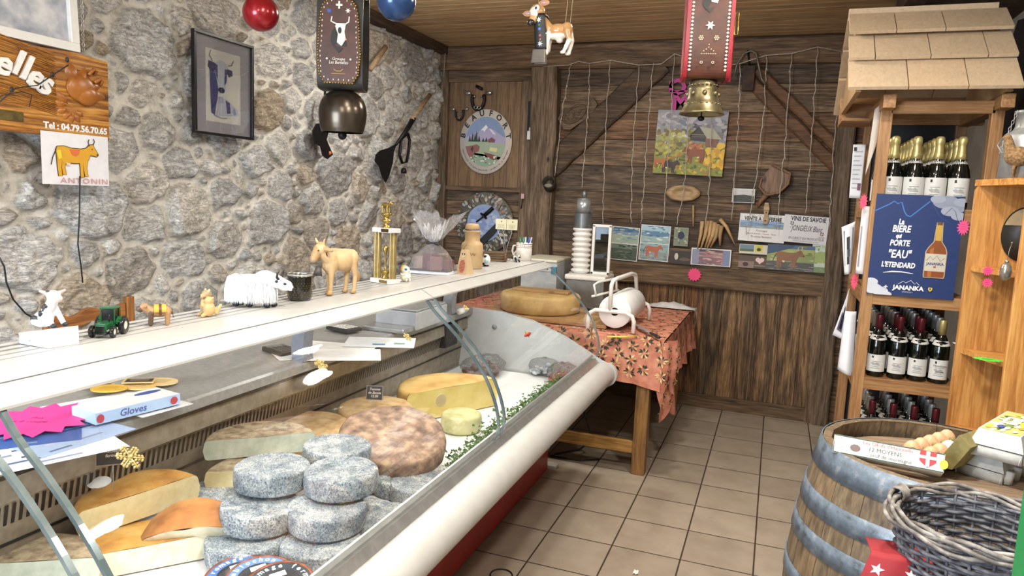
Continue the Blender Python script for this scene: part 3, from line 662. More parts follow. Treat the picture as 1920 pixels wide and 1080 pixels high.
# ---------------------------------------------------------------- cheeses and other goods inside the counter
DZ = .553
def cheese_mat(name, stops, scale, coat=.0, coatb=.0, bmp=.4, rough=.7, sub=.0, bd=.004):
    if name in MATS: return MATS[name]
    m = pm(name, (1, 1, 1), None, scale, rough, bmp=bmp, bd=bd, coat=coat, coatb=coatb, sub=sub, stops=[(p, H(c)) for p, c in stops]); return m
def mould_mat():
    m, nt, b = newmat('grey_mould_rind'); oi = N(nt, 'ShaderNodeObjectInfo'); t = nt.nodes.new('ShaderNodeTexCoord'); ad = N(nt, 'ShaderNodeVectorMath', operation='ADD')
    ml = N(nt, 'ShaderNodeMath', operation='MULTIPLY'); ml.inputs[1].default_value = 9; nt.links.new(oi.outputs['Random'], ml.inputs[0]); nt.links.new(t.outputs['Object'], ad.inputs[0]); nt.links.new(ml.outputs[0], ad.inputs[1])
    a = noi(nt, ad.outputs[0], 17, 6, .75, .6); f = noi(nt, ad.outputs[0], 230, 4, .75)
    c = ramp(nt, a, [(.3, H('646d76')), (.45, H('909aa2')), (.56, H('b7bcbe')), (.68, H('dfe0da'))])
    c = mixc(nt, 1.0, c, ramp(nt, f, [(.38, (.22, .23, .26)), (.48, (.8, .8, .8)), (.54, (1, 1, 1)), (.64, (1.3, 1.28, 1.24))]), 'MULTIPLY')
    nt.links.new(c, b.inputs['Base Color']); b.inputs['Roughness'].default_value = .8; bump(nt, b, f, .8, .004); return m
MOULD = mould_mat()
RIND_W = cheese_mat('wrapped_brown_rind', [(.3, '6e5c48'), (.45, 'a08d72'), (.6, 'c2b08f'), (.75, '8d7759')], 30, .9, .8)
RIND_Y = cheese_mat('wrapped_amber_rind', [(.3, 'a9712f'), (.5, 'c99445'), (.7, 'd8ad63')], 14, .9, .8, .2)
RIND_O = cheese_mat('wrapped_orange_rind', [(.3, '8a5322'), (.5, 'b0733a'), (.7, 'c58a4d')], 12, .9, .8, .2)
RIND_P = cheese_mat('pale_tan_rind', [(.3, 'b08a5c'), (.5, 'cfae7e'), (.7, 'dcc093')], 20, .4, .5, .2)
RIND_B = cheese_mat('brown_mottled_rind', [(.3, '5f4a3c'), (.48, '8d7260'), (.6, 'ab8f76'), (.75, 'c6a984')], 24, .15, 0, .4)
RIND_G = cheese_mat('gold_rind', [(.3, 'b48a45'), (.5, 'd0a963'), (.7, 'dcbb79')], 9, .35, .2, .15)
PASTE = cheese_mat('cream_paste', [(.3, 'd6c690'), (.5, 'e1d3a0'), (.7, 'e8dcae')], 30, .7, .6, .08, .45, .1)
PASTEW = cheese_mat('white_paste', [(.3, 'd8cfae'), (.5, 'e6dfc3'), (.7, 'eee8d0')], 30, .7, .6, .08, .45, .1)
PASTEG = cheese_mat('grey_green_paste', [(.3, 'aab2a0'), (.5, 'bcc2b0'), (.7, 'cad0bf')], 30, .6, .6, .08, .45, .1)
PASTEY = cheese_mat('yellow_paste', [(.3, 'd2b964'), (.5, 'dcc677'), (.7, 'e4d189')], 12, .4, .3, .08, .45, .1)
def wheel_profile(R, h, b, bulge=.0):
    c = [(R-b+b*math.sin(math.radians(a)), h-b+b*math.cos(math.radians(a))) for a in (0, 22, 45, 68, 90)]
    return [(0, 0), (R*.5, 0)]+[(x, h-z) for x, z in c]+[(R+bulge, h*.5)]+c[::-1]+[(R*.8, h-.0004), (R*.55, h-.001), (R*.3, h-.0015), (0, h-.001)]
def wheel_mesh(R, h, b, seed, n=64, amp=.0014, bulge=.002):
    m = MB(); m.ring(wheel_profile(R, h, b, bulge), n)
    out = []
    for x, y, z in m.v:
        k = noise.noise(Vector((x*22+seed*7, y*22, z*22)))*amp+noise.noise(Vector((x*7+seed*3, y*7, z*5)))*amp*1.4; r = math.hypot(x, y) or 1
        out.append((x+x/r*k, y+y/r*k, z+k*.8 if z > h*.3 else z))
    m.v = out; return m
# grey-rinded tommes in a pile: (px, py of the middle of the top face, layer top height, label)
L1, L2, L3, TH = DZ+.062, DZ+.127, DZ+.192, .058
TOM = [(463, 1004, L1, 'grey-rinded tomme cheese at the bottom left of the front pile'),
 (603, 1012, L1, 'grey-rinded tomme cheese at the bottom of the pile above the printed cheese lids'),
 (488, 942, L2, 'grey-rinded tomme cheese in the middle layer beside the orange-brown domed cheese'),
 (613, 946, L2, 'pale-topped grey tomme cheese in the middle layer carrying a small green sprig'),
 (510, 871, L3, 'grey-rinded tomme cheese on the top layer, left of the front one'),
 (641, 879, L3, 'large pale-topped grey tomme cheese at the front of the top layer'),
 (632, 832, L3, 'bluish-grey tomme cheese lying behind the two front top ones')]
TOM2 = [(700, 872, -.33, 'grey tomme cheese half hidden right behind the front top one'), (754, 886, -.225, 'speckled grey tomme cheese, second to the right of the front top one'), (792, 902, -.13, 'brownish grey tomme cheese at the right end of the upper row'),
 (672, 958, -.20, 'grey tomme cheese in the middle layer, just right of the one with the sprig'), (722, 966, -.128, 'small grey tomme cheese at the right end of the middle layer by the glass'), (655, 1026, -.135, 'grey tomme cheese on the deck at the right foot of the pile'),
 (700, 850, -.42, 'pale grey tomme cheese peeping out under the big brown wheel'), (425, 915, -.60, 'grey tomme cheese lying under the two wrapped half wheels')]
def tomme(px, py, z, lab, i, R=.103):
    p = at(px, py, 2, z) if z > 0 else at(px, py, 0, z); th = TH if i < 7 else .055; z = p.z
    o = wheel_mesh(R, th, .0065, i).build('tomme_cheese', MOULD); o.location = (p.x, p.y, z-th); o.rotation_euler = (random.Random(i).uniform(-.03, .03), random.Random(i+9).uniform(-.03, .03), i*1.3)
    return tag(o, lab, 'cheese', 'grey-rinded tommes piled in the counter')
toms = [tomme(*t, i) for i, t in enumerate(TOM+TOM2)]
def fix_layers():
    pass
def half_wheel(name, R, h, b, a0, a1, rind, paste, loc, rot, label, seed=1, amp=.002, cutlab='pale cut face', prof=None):
    t = thing(name, label, 'cheese', loc, rot=rot); n = 40; prof = prof or wheel_profile(R, h, b, .004)
    m = MB(); m.ring(prof, n, a0=a0, a1=a1); m.v = [(x+noise.noise(Vector((x*15, y*15, z*15+seed)))*amp, y+noise.noise(Vector((x*15+5, y*15, z*15+seed)))*amp, z+noise.noise(Vector((x*18, y*18+9, seed)))*amp*1.5) for x, y, z in m.v]
    m.build('rind', rind, t)
    for a in (a0, a1):
        m = MB(); M = fr((0, 0, 0), (math.cos(a), math.sin(a), 0), (0, 0, 1)); e = .0015 if a == a1 else -.0015
        nn = 10; m.flat([(r, z) for r, z in prof if r > 0]+[(0, h-.002), (0, .0)], 0, M); m.v = [(x+math.sin(a)*-e, y+math.cos(a)*e, z) for x, y, z in m.v]
        m.build('cut_face', paste, t, label=cutlab)
    return t
PI = math.pi
p = at(470, 815, 2, .742); half_wheel('half_cheese', .165, .062, .012, .0, PI, RIND_W, PASTEG, (p.x+.045, p.y-.005, .683), (0, 0, math.radians(58-90+75)), 'film-wrapped half wheel of grey-rinded cheese lying on top of another half wheel', 2)
p = at(460, 880, 2, .68); half_wheel('half_cheese', .165, .062, .012, 0, PI, RIND_W, PASTE, (p.x+.05, p.y+.02, .618), (0, 0, math.radians(30)), 'film-wrapped half wheel of grey-rinded cheese underneath the topmost half wheel', 3)
p = at(262, 960, 2, .64); half_wheel('raclette_half', .155, .075, .016, 0, PI, RIND_Y, PASTE, (p.x+.01, p.y-.0, .625), (math.radians(2), math.radians(-3), math.radians(70)), 'film-wrapped half wheel of amber cheese with a cream cut face under the white price disc', 4)
p = at(215, 1040, 2, .60); half_wheel('half_cheese', .17, .065, .014, 0, PI, RIND_Y, PASTEW, (p.x+.04, p.y+.02, DZ), (0, 0, math.radians(50)), 'film-wrapped half wheel with a long white cut face lying flat under the amber half', 5)
p = at(365, 1015, 2, .58); half_wheel('domed_cheese', .13, .088, .062, 0, PI, RIND_O, PASTEW, (p.x+.01, p.y-.02, DZ+.018), (math.radians(30), math.radians(-6), math.radians(32)), 'film-wrapped orange-brown half cheese tipped forward beside the tomme pile', 6, .003, prof=[(0, 0), (.11, 0), (.126, .006), (.133, .018), (.131, .034), (.118, .056), (.094, .074), (.06, .086), (.03, .091), (0, .092)])
p = at(20, 1060, 2, .62); half_wheel('half_cheese', .15, .075, .015, 0, PI, RIND_W, PASTEG, (p.x+.03, p.y+.02, DZ), (0, 0, math.radians(32)), 'film-wrapped brown-topped half cheese with a grey-green cut face at the near left corner', 7)
p = at(575, 800, 2, .66); o = wheel_mesh(.17, .075, .016, 8, amp=.003).build('round_cheese', RIND_P); o.location = (p.x-.03, p.y+.03, .585); tag(o, 'pale tan wheel of cheese lying flat behind the wrapped half wheels', 'cheese')
p = at(705, 770, 2, .68); o = wheel_mesh(.15, .07, .016, 9, amp=.003).build('round_cheese', RIND_P); o.location = (p.x-.05, p.y+.09, .60); tag(o, 'pale wheel of cheese with the chalk price tag stuck in it', 'cheese')
p = at(735, 800, 1, -.60); o = wheel_mesh(.185, .075, .018, 10, amp=.004).build('round_cheese', RIND_B); o.location = at(728, 822, 2, .69)+Vector((-.01, .05, -.06)); o.rotation_euler = (math.radians(11), math.radians(10), 0); tag(o, 'large brown mottled wheel of cheese propped up at a slant behind the tommes', 'cheese')
p = at(835, 745, 2, .64); half_wheel('half_cheese', .25, .13, .02, 0, PI, RIND_G, PASTEY, (p.x+.02, p.y+.05, DZ), (0, 0, math.radians(62)), 'tall golden half wheel of hard cheese with a wide yellow cut face', 11, .003, 'wide yellow cut face')
p = at(862, 775, 2, .63); o = wheel_mesh(.085, .075, .015, 12).build('round_cheese', cheese_mat('wrapped_yellow_green', [(.35, 'b6b67a'), (.55, 'd3cf9a'), (.75, 'dedcb4')], 14, .8, .6)); o.location = (p.x, p.y+.02, DZ); tag(o, 'small wrapped pale yellow cheese standing in front of the golden half wheel', 'cheese')
# wooden disc with chalk writing on the golden half wheel
def disc_tag(P, nx, r, label):
    t = thing('price_disc', label, 'price tag', P); M = fr((0, 0, 0), (nx[1], -nx[0], 0), (0, .0, 1))
    m = MB(); m.c_('cdb98c'); m.prism(ell(0, 0, r, n=28), 0, .004, M); m.c_('3a2a1c')
    for k, row in enumerate(('fruité', 'de l\'alpage', 'kg')): m.text(row, r*.42, M @ Matrix.Translation((0, r*(.42-.42*k), .0045)), bold=.0003)
    m.build('disc', PRINT, t); return t
p = at(825, 751, 1, -.20); disc_tag(at(827, 751, 0, -.335), (1, -.5), .026, 'round pale wooden price disc with dark writing on the golden half wheel')
# chalk price tags on picks
SLATE = pm('chalk_slate', '2b2420', '211b18', 40, .6, bmp=.05)
def chalk(P, w, h, tilt, rz, lines, label, stick=.05, col='d8c8b0'):
    t = thing('price_tag', label, 'price tag', P, rz); M = fr((0, 0, stick), (1, 0, 0), (0, math.sin(tilt), math.cos(tilt)))
    m = MB(); m.c_('8c7a6a'); m.prism(rect(-w/2-.003, -.003, w/2+.003, h+.003), -.003, .0, M); m.c_('241c18'); m.prism(rect(-w/2, 0, w/2, h), 0, .0008, M); m.c_(col)
    for k, s_ in enumerate(lines): m.text(s_, h*.26, M @ Matrix.Translation((0, h*(.78-.27*k), .0012)), shear=.2, bold=.0002)
    m.build('board', PRINT, t); m = MB(); m.cyl((0, .0015, -.02), (0, .0015, stick+.004), .0013, seg=8); m.build('pick', STEEL, t); return t
chalk(at(706, 778, 2, .67)+Vector((-.03, .03, .0)), .06, .05, .25, .35, ('Tomme', 'de Savoie', '12.50'), 'dark square chalk price tag on a pick in the pale wheel behind')
chalk(at(212, 884, 0, -.71)+Vector((0, 0, -.03)), .075, .045, .2, .75, ('Raclette', 'fermier'), 'dark chalk price tag reading Raclette behind the amber half wheel')
m = MB(); m.c_('e9e9e6'); m.prism(ell(0, 0, .030, .02, 28), 0, .002); m.col = H('d8d8d4'); m.cyl((0, .005, -.03), (0, .005, 0), .0012, seg=6); o = m.build('price_disc', PRINT); p = at(192, 899, 2, .73); o.location = (p.x, p.y, .70); o.rotation_euler = (.45, -.1, .5); tag(o, 'blank white oval price disc above the amber half wheel', 'price tag')  # white oval modelled in place of a ceiling lamp's reflection in the glass
# printed lids of reblochon boxes at the bottom edge
COP = pm('copper_foil', '9a5636', '6e3a24', 60, .3, .3, .4)
for i, (px, py, z, a, lab, blue) in enumerate([(448, 1076, .60, .1, 'round cheese box lid with dark and blue print, leftmost of the three printed lids', '4a6ca8'), (487, 1080, .622, .15, 'round cheese box lid printed Reblochon in white on blue, middle of the three', '5d83b8'), (524, 1094, .642, .2, 'round cheese box lid with a copper rim and black print, rightmost of the three', '26303c')]):
    t = thing('cheese_box', lab, 'cheese box', (0, 0, 0), group='printed reblochon boxes'); p = at(px, py, 2, z); t.location = (p.x, p.y, z-.025); t.rotation_euler = (a*.8, -.1, .9); t.scale = (1.2, 1.2, 1)
    m = MB(); m.ring([(0, 0), (.066, 0), (.068, .02), (.066, .026), (.062, .0275), (.060, .026)], 36, cap=False); m.build('rim', COP, t, label='copper foil rim')
    m = MB(); m.c_(blue); m.flat(ell(0, 0, .0615, n=36), .0255); m.c_('1c1c20'); m.flat(ell(0, 0, .042, n=32), .0259); m.c_('b9c4cc'); m.flat(ell(-.004, -.004, .022, .016, 14), .0263); m.c_('eeeeee'); m.flat(rect(-.01, .02, .02, .034), .0265)
    for k, ch in enumerate('Reblochon de Savoie' if i == 1 else 'Fromage fermier'):
        g = math.radians(160-k*14.5); M = Matrix.Translation((.0515*math.cos(g), .0515*math.sin(g), .0268)) @ Matrix.Rotation(g-PI/2, 4, 'Z'); m.text(ch, .0165, M, bold=.0004)
    m.build('printed_lid', PRINT, t)
# bags of goods at the far end
FILM = glassmat('clear_film', (.96, .96, .97), .8, .08, 40, .02, .05)
def bag(P, r, inner, col1, col2, n, label, seed, name='food_bag', sz=.02):
    t = thing(name, label, 'bag of food', P); rr = random.Random(seed)
    m = MB()
    for k in range(n):
        a = rr.uniform(0, 6.28); q = math.sqrt(rr.random()); x, y = r[0]*.78*q*math.cos(a), r[1]*.78*q*math.sin(a); z = rr.uniform(sz*.8, max(sz, r[2]*1.5*(1-q*.75))); s = sz*rr.uniform(.7, 1.15); m.c_(rr.choice([col1, col2])); m.ball((x, y, z), (s*1.2, s, s*.8), 10, 7)
    o = m.build('contents', GLOSSP, t, label=inner); o['kind'] = 'stuff'
    m = MB()
    def f(u, v):
        a = u*2*PI; ph = v*PI; k = 1+.16*noise.noise(Vector((math.cos(a)*3, math.sin(a)*3, v*5+seed)))
        return (r[0]*k*math.sin(ph)*math.cos(a), r[1]*k*math.sin(ph)*math.sin(a), max(.001, r[2]-r[2]*1.0*math.cos(ph)*k))
    m.grid(f, 40, 20); m.build('film', FILM, t, label='clear crinkled plastic film'); return t
bag(at(905, 700, 2, .56), (.11, .16, .05), 'dark dried sausages', '6b4a40', '94786c', 26, 'clear crinkled bag of dark dried sausages at the back of the counter', 3, sz=.022)
bag(at(1022, 700, 2, .56), (.095, .085, .045), 'white wrapped pieces', 'd8dde2', 'b6bfc8', 60, 'clear bag of small white wrapped pieces near the end panel', 4, sz=.013)
bag(Vector((-.135, .60, .556)), (.09, .10, .05), 'red cured meat', '8a3b36', 'a5605a', 34, 'clear bag of red cured meat in the far front corner of the counter', 5, sz=.02)
# plastic parsley garland along the front of the deck
LEAF = pm('plastic_leaf', '4d7a34', '2f5520', 60, .45, bmp=.1)
m = MB(); rr = random.Random(3)
for k in range(2300):
    t_ = rr.random(); y = -.84+t_*1.36; x = -.112+rr.gauss(0, .024); z = DZ+abs(rr.gauss(0, .03))+.008; s = rr.uniform(.012, .021); a = rr.uniform(0, 6.28); e = rr.uniform(-.8, .8)
    d = Vector((math.cos(a)*math.cos(e), math.sin(a)*math.cos(e), abs(math.sin(e)))); q = d.cross(Vector((rr.random()-.5, rr.random()-.5, 1))).normalized(); P0 = Vector((x, y, z)); up = d.cross(q)*s*.25
    m.add([P0, P0+d*s*.5+q*s*.42+up, P0+d*s, P0+d*s*.5-q*s*.42+up], [(0, 1, 2, 3)], False)
o = m.build('leaf_garland', LEAF); tag(o, 'strip of green leafy garland along the front of the display deck', 'garland', kind='stuff')
# snowflake ornaments stuck on the glass
GOLD = pm('gold_glitter', 'd9c789', 'a08a4e', 200, .3, .5, .5)
def gprof(z):
    for (x0, z0), (x1, z1) in zip(GPS, GPS[1:]):
        if z0 <= z <= z1: return x0+(x1-x0)*(z-z0)/(z1-z0), math.atan2(-(x1-x0), z1-z0)
    return GPS[-1][0], .8
def on_glass(px, py):
    best = None
    for k in range(10, 90):
        z = .68+.005*k; x, s_ = gprof(z); q = at(px, py, 0, x+.006)
        if best is None or abs(q.z-z) < best[0]: best = (abs(q.z-z), q, s_)
    return best[1], best[2]
for i, (px, py, r, lab) in enumerate([(244, 857, .022, 'gold snowflake sticker on the curved glass beside the Raclette tag'), (602, 684, .018, 'gold snowflake sticker on the curved glass in front of the grey pillar'), (764, 632, .015, 'gold snowflake sticker on the glass below the white papers'), (874, 577, .013, 'small gold snowflake sticker on the glass near the far pillar'), (988, 626, .016, 'gold snowflake sticker over a red bow on the far glass')]):
    P, s_ = on_glass(px, py); t = thing('snowflake_sticker', lab, 'ornament', P, rot=(0, s_*-1+PI/2, 0), group='gold snowflakes on the counter glass'); t.rotation_euler = (0, PI/2-s_, 0)
    m = MB()
    for k in range(6):
        g = k*PI/3; c, s = math.cos(g), math.sin(g); m.cyl((0, 0, 0), (r*c, r*s, 0), r*.07, seg=6)
        for q in (.45, .7, .95):
            for e in (-1, 1): m.ball((r*(q*c-e*.2*s), r*(q*s+e*.2*c), 0), r*.12, 6, 5)
        m.ball((r*c, r*s, 0), r*.14, 6, 5)
    m.ball((0, 0, 0), r*.25, 8, 6); m.build('snowflake', GOLD, t)
    if i == 4:
        m = MB(); m.c_('a5302a'); m.tube([(0.004, -.035, .001), (.004, -.018, .001), (.008, 0, .002), (.004, .018, .001), (.004, .035, .001)], [.004, .007, .004, .007, .004], 8); m.build('ribbon', PAINT, t, label='red ribbon bow')
m = MB(); m.c_('5a6a2c'); 
for a in (.2, 1.2, 2.3, 3.6): m.cyl((0, 0, 0), (.016*math.cos(a), .004, .016*math.sin(a)+.004), .0016, .0006, 6)
o = m.build('green_sprig', PAINT); o.location = at(641, 946, 2, L2+.003); tag(o, 'tiny dry green sprig lying on the pale-topped tomme', 'sprig')
# ---------------------------------------------------------------- figures and things standing on the white shelf
TZ1 = 1.1848
def on_top(px, py): return at(px, py, 2, TZ1)
def P3(x, y, z): return (x, y, z)
# far left: a little black toy at the frame edge
p = Vector((-.545, -2.13, TZ1)); t = thing('toy_cow', 'black toy cow at the near end of the white shelf, at the left picture edge', 'figurine', p, 0)
sculpt('body', [('b', (0, 0, .03), (.018, .03, .016), '1a1a1c'), ('c', (0, .03, .035), (0, .045, .045), .011, .009, '1a1a1c'), ('c', (-.01, .02, .03), (-.01, .02, .004), .005, .004, '101012'), ('c', (.01, .02, .03), (.01, .02, .004), .005, .004, '101012'), ('c', (-.01, -.02, .03), (-.01, -.02, .004), .005, .004, '101012'), ('c', (.01, -.02, .03), (.01, -.02, .004), .005, .004, '101012')], .003, PAINT, t)
# cow sitting on a cheese wedge
p = on_top(88, 645); t = thing('cow_figurine', 'white and black spotted cow sitting on a pale blue-white cheese wedge', 'figurine', p, rz=.1)
m = MB(); m.c_('dfe6ee'); m.add([(-.05, -.018, 0), (.038, -.03, 0), (.05, .03, 0), (-.048, .004, 0), (-.05, -.018, .022), (.038, -.03, .038), (.05, .03, .038), (-.048, .004, .022)], [(0, 3, 2, 1), (4, 5, 6, 7), (0, 1, 5, 4), (1, 2, 6, 5), (2, 3, 7, 6), (3, 0, 4, 7)], False)
for x, z in ((-.02, .012), (.01, .02), (.03, .01)): m.c_('b4c1d0'); m.ball((x, -.0225-.0005, z), (.005, .002, .004), 10, 6)
m.build('wedge', PAINT, t, label='pale cheese wedge')
W_, K_ = 'eef1f4', '1c1e22'
sculpt('body', [('b', (-.006, .0, .052), (.021, .017, .017), W_), ('c', (.0, 0, .055), (.016, .0, .085), .015, .011, W_), ('c', (.016, 0, .085), (.023, 0, .098), .011, .010, W_), ('b', (.024, -.002, .102), (.014, .012, .012), W_), ('b', (.038, -.005, .098), (.009, .009, .008), 'e6c4b8'),
 ('c', (.014, -.010, .075), (.03, -.014, .045), .006, .005, W_), ('c', (.014, .010, .075), (.034, .010, .045), .006, .005, W_), ('b', (.034, -.014, .043), (.008, .006, .005), K_), ('b', (.037, .01, .043), (.008, .006, .005), K_), ('c', (-.012, -.014, .048), (.006, -.018, .044), .008, .006, W_), ('b', (-.012, -.017, .054), (.010, .003, .008), K_), ('b', (.012, -.013, .078), (.006, .004, .008), K_), ('b', (.002, -.014, .066), (.005, .004, .006), K_),
 ('c', (.014, -.009, .108), (.004, -.015, .112), .005, .003, 'd9a8a0'), ('c', (.026, .012, .108), (.03, .02, .112), .005, .003, 'd9a8a0'), ('b', (.018, -.01, .112), (.004, .003, .003), K_), ('b', (-.024, .004, .047), (.006, .005, .004), K_)], .0022, PAINT, t)
# green toy tractor
p = on_top(203, 628); t = thing('toy_tractor', 'dark green toy tractor with a cab on the white shelf', 'toy', p, rz=-1.1)
GR = '1d5a33'
m = MB(); m.c_(GR); m.box((-.005, -.012, .016), (.036, .012, .032), bev=.003); m.box((.03, -.010, .012), (.038, .010, .028), bev=.002); m.box((-.03, -.013, .014), (0, .013, .026), bev=.002); m.box((-.03, -.0165, .058), (.003, .0165, .062), bev=.0015)
for s_ in (-1, 1): m.prism([(-.036, .018), (-.03, .036), (-.014, .040), (-.004, .03), (-.004, .024), (-.03, .014)], s_*.014, s_*.024, fr((0, 0, 0), (1, 0, 0), (0, 0, 1))); m.box((-.028, s_*.0145-.001, .028), (-.026, s_*.0145+.001, .06)); m.box((0, s_*.0145-.001, .028), (.002, s_*.0145+.001, .06))
m.c_('101512'); m.box((-.026, -.013, .03), (-.001, .013, .057)); m.box((.037, -.009, .014), (.0385, .009, .026)); m.cyl((.012, .008, .03), (.012, .008, .05), .0014, seg=8); m.box((.028, -.014, .008), (.04, .014, .013), bev=.001)
m.build('body', GLOSSP, t)
for x, r, w_ in ((-.02, .019, .011), (.026, .0125, .008)):
    for s_ in (-1, 1):
        m = MB(); m.c_('17181a'); y = s_*(.0245 if r > .015 else .0215); d = (0, s_, 0); m.ring([(r*.55, -w_/2), (r*.9, -w_/2), (r, -w_*.35), (r, w_*.35), (r*.9, w_/2), (r*.55, w_/2)], 28, (x, y, r), d, cap=False); m.c_('e6e3d0' if r > .015 else 'd8d5c4'); m.ring([(0, w_*.3), (r*.35, w_*.32), (r*.56, w_*.42), (r*.56, -w_*.3)], 20, (x, y, r), d, cap=False)
        for k in range(16): g = k*PI/8; m.c_('17181a'); m.ball((x+math.cos(g)*r, y, r+math.sin(g)*r), (.0014, w_*.5, .0014), 5, 4)
        m.build('wheel', GLOSSP, t)
# small wooden cow with a gold blanket
p = on_top(300, 609); t = thing('cow_figurine', 'small brown resin cow wearing a yellow blanket', 'figurine', p, rz=-2.3)
B_, D_ = 'a8825a', '5b4636'
sculpt('body', [('b', (0, 0, .034), (.026, .014, .015), B_), ('c', (.022, 0, .036), (.034, 0, .044), .010, .009, B_), ('b', (.042, 0, .040), (.009, .008, .008), D_), ('b', (.032, .0, .048), (.008, .009, .006), B_)]+[('c', (x, y, .03), (x+.002, y, .004), .0062, .0055, B_ if x < 0 else D_) for x in (-.018, .018) for y in (-.008, .008)]+[('b', (.03, s_*.012, .047), (.003, .006, .003), B_) for s_ in (-1, 1)]+[('c', (-.026, 0, .036), (-.03, 0, .016), .002, .0015, D_)], .0018, PAINT, t)
m = MB(); m.c_('c7a23a'); m.grid(lambda u, v: (-.014+.026*u, .0155*math.cos(PI*v), .033+.0175*math.sin(PI*v)), 10, 12); m.c_('5a3a22'); m.grid(lambda u, v: (-.004+.006*u, .0162*math.cos(PI*(v*1.3-.15)), .033+.018*math.sin(PI*(v*1.3-.15))), 3, 12); m.build('blanket', PAINT, t, label='yellow blanket with a brown strap')
# marmot pair
p = on_top(390, 592); t = thing('marmot_figurine', 'pair of light brown resin animals hugging, standing between the little cow and the white yak', 'figurine', p, rz=-1.9)
B_, C_ = 'a28a64', 'c9a873'
sculpt('body', [('b', (0, -.008, .024), (.017, .015, .024), B_), ('b', (0, -.006, .055), (.013, .012, .013), B_), ('b', (.012, -.004, .052), (.007, .007, .006), 'b99a6e'), ('b', (.004, .014, .02), (.015, .014, .02), C_), ('b', (.004, .015, .042), (.012, .011, .011), C_), ('c', (.008, -.01, .04), (.016, .006, .03), .005, .005, C_), ('c', (.012, -.006, .008), (.02, -.01, .004), .006, .005, B_), ('c', (.014, .014, .008), (.022, .014, .004), .006, .005, C_), ('b', (-.002, -.016, .066), (.003, .004, .005), 'd8c490'), ('b', (-.002, .004, .067), (.003, .004, .005), 'd8c490'), ('b', (.0, .026, .050), (.003, .003, .004), C_), ('c', (-.014, .018, .01), (-.02, .028, .03), .006, .004, 'd8b883'), ('b', (.019, -.004, .053), (.002, .003, .002), '3a2a1e')], .0018, PAINT, t)
# white yak with long hair
p = on_top(478, 575); t = thing('yak_figurine', 'white long-haired yak figure with black horns, ears and hooves', 'figurine', p, rz=.30)
Wy = 'e9ebec'
sculpt('body', [('b', (-.01, 0, .062), (.068, .026, .032), Wy), ('b', (.03, 0, .080), (.034, .022, .026), Wy), ('c', (.055, 0, .078), (.078, 0, .070), .021, .017, Wy), ('b', (.088, -.002, .066), (.022, .015, .016), 'f2f2f0'), ('b', (.105, -.003, .058), (.009, .009, .008), 'efe6e2'), ('b', (-.055, 0, .06), (.024, .022, .034), Wy), ('b', (-.01, 0, .035), (.062, .025, .024), Wy)], .003, pm('white_fur', 'f2f3f2', 'd2d6da', 90, .8, bmp=.6, bd=.004), t)
m = MB(); rr = random.Random(5); m.c_('edeff0')
for k in range(1500):
    a = rr.uniform(0, 2*PI); x = -.01+.070*math.cos(a)*rr.uniform(.9, 1.05); y = .028*math.sin(a)*rr.uniform(.9, 1.08); z0 = rr.uniform(.04, .075); z1 = rr.uniform(.008, .022); w_ = .0012
    q = rr.uniform(-.006, .004); m.c_(rr.choice(['f4f5f4', 'e2e5e8', 'd4d9de'])); m.add([(x-w_, y, z0), (x+w_, y, z0), (x+w_+q, y*1.05, (z0+z1)/2), (x+q, y*1.06, z1), (x-w_+q, y*1.05, (z0+z1)/2)], [(0, 1, 2, 3, 4)], False)
for k in range(500):
    x = rr.uniform(-.07, .06); y = rr.choice((-1, 1))*rr.uniform(.012, .026); z = .094-.35*abs(y)+(.006 if x > 0 else 0); m.add([(x, y, z), (x+.002, y, z), (x-.004, y*1.25, z-.022)], [(0, 1, 2)], False)
o = m.build('fur', PAINT, t); o['kind'] = 'stuff'
for x, y in ((.04, -.012), (.05, .012), (-.01, -.014), (-.05, -.012), (-.045, .012)): m = MB(); m.c_('16161a'); m.ball((x, y, .008), (.011, .008, .008), 10, 7); m.build('hoof', PAINT, t)
for s_ in (-1, 1):
    m = MB(); m.c_('1a1a1e'); m.tube([(.074, s_*.009, .08), (.071, s_*.018, .09), (.073, s_*.021, .10), (.078, s_*.019, .108)], [.004, .0038, .0026, .0008], 10); m.build('horn', PAINT, t)
    m = MB(); m.c_('26262a'); m.ball((.07, s_*.018, .078), (.004, .009, .004), 10, 6); m.build('ear', PAINT, t)
    m = MB(); m.c_('0c0c10'); m.ball((.093, s_*.0145-.002, .072), (.005, .0025, .0035), 10, 7); m.build('eye', GLOSSP, t)
m = MB(); m.c_('2a2024'); m.ball((.1125, -.004, .056), (.0035, .006, .005), 10, 7); m.build('nose', PAINT, t)
# dark candle jar with a gold dotted pattern
p = on_top(562, 562); t = thing('candle_jar', 'dark smoked glass jar with small gold diamond pattern beside the yak', 'jar', p)
SMK = pm('smoked_glass', '1d1c14', '15140e', 20, .08, bmp=.02, coat=.6)
m = MB(); m.ring([(0, .001), (.031, .001), (.0355, .006), (.037, .03), (.037, .072), (.0365, .0765), (.034, .0765), (.034, .074), (.034, .05), (0, .048)], 40); m.build('body', SMK, t)
m = MB(); m.c_('8a7440')
for r_ in range(7):
    for k in range(24): g = (k+.5*(r_ % 2))*2*PI/24; z = .012+r_*.007; m.ball((.0371*math.cos(g), .0371*math.sin(g), z), (.0011, .0011, .0014), 5, 4)
o = m.build('dot_pattern', pm('jar_gold', 'a08a50', '6f5e34', 40, .3, .8, .02), t); o['kind'] = 'stuff'
m = MB(); m.ring([(.0345, .075), (.0372, .075), (.0374, .080), (.035, .082), (.0345, .080)], 40, cap=False); m.build('rim', pm('jar_rim', 'c0c2bc', 'a4a6a0', 30, .2, .6, .02), t, label='pale rim')
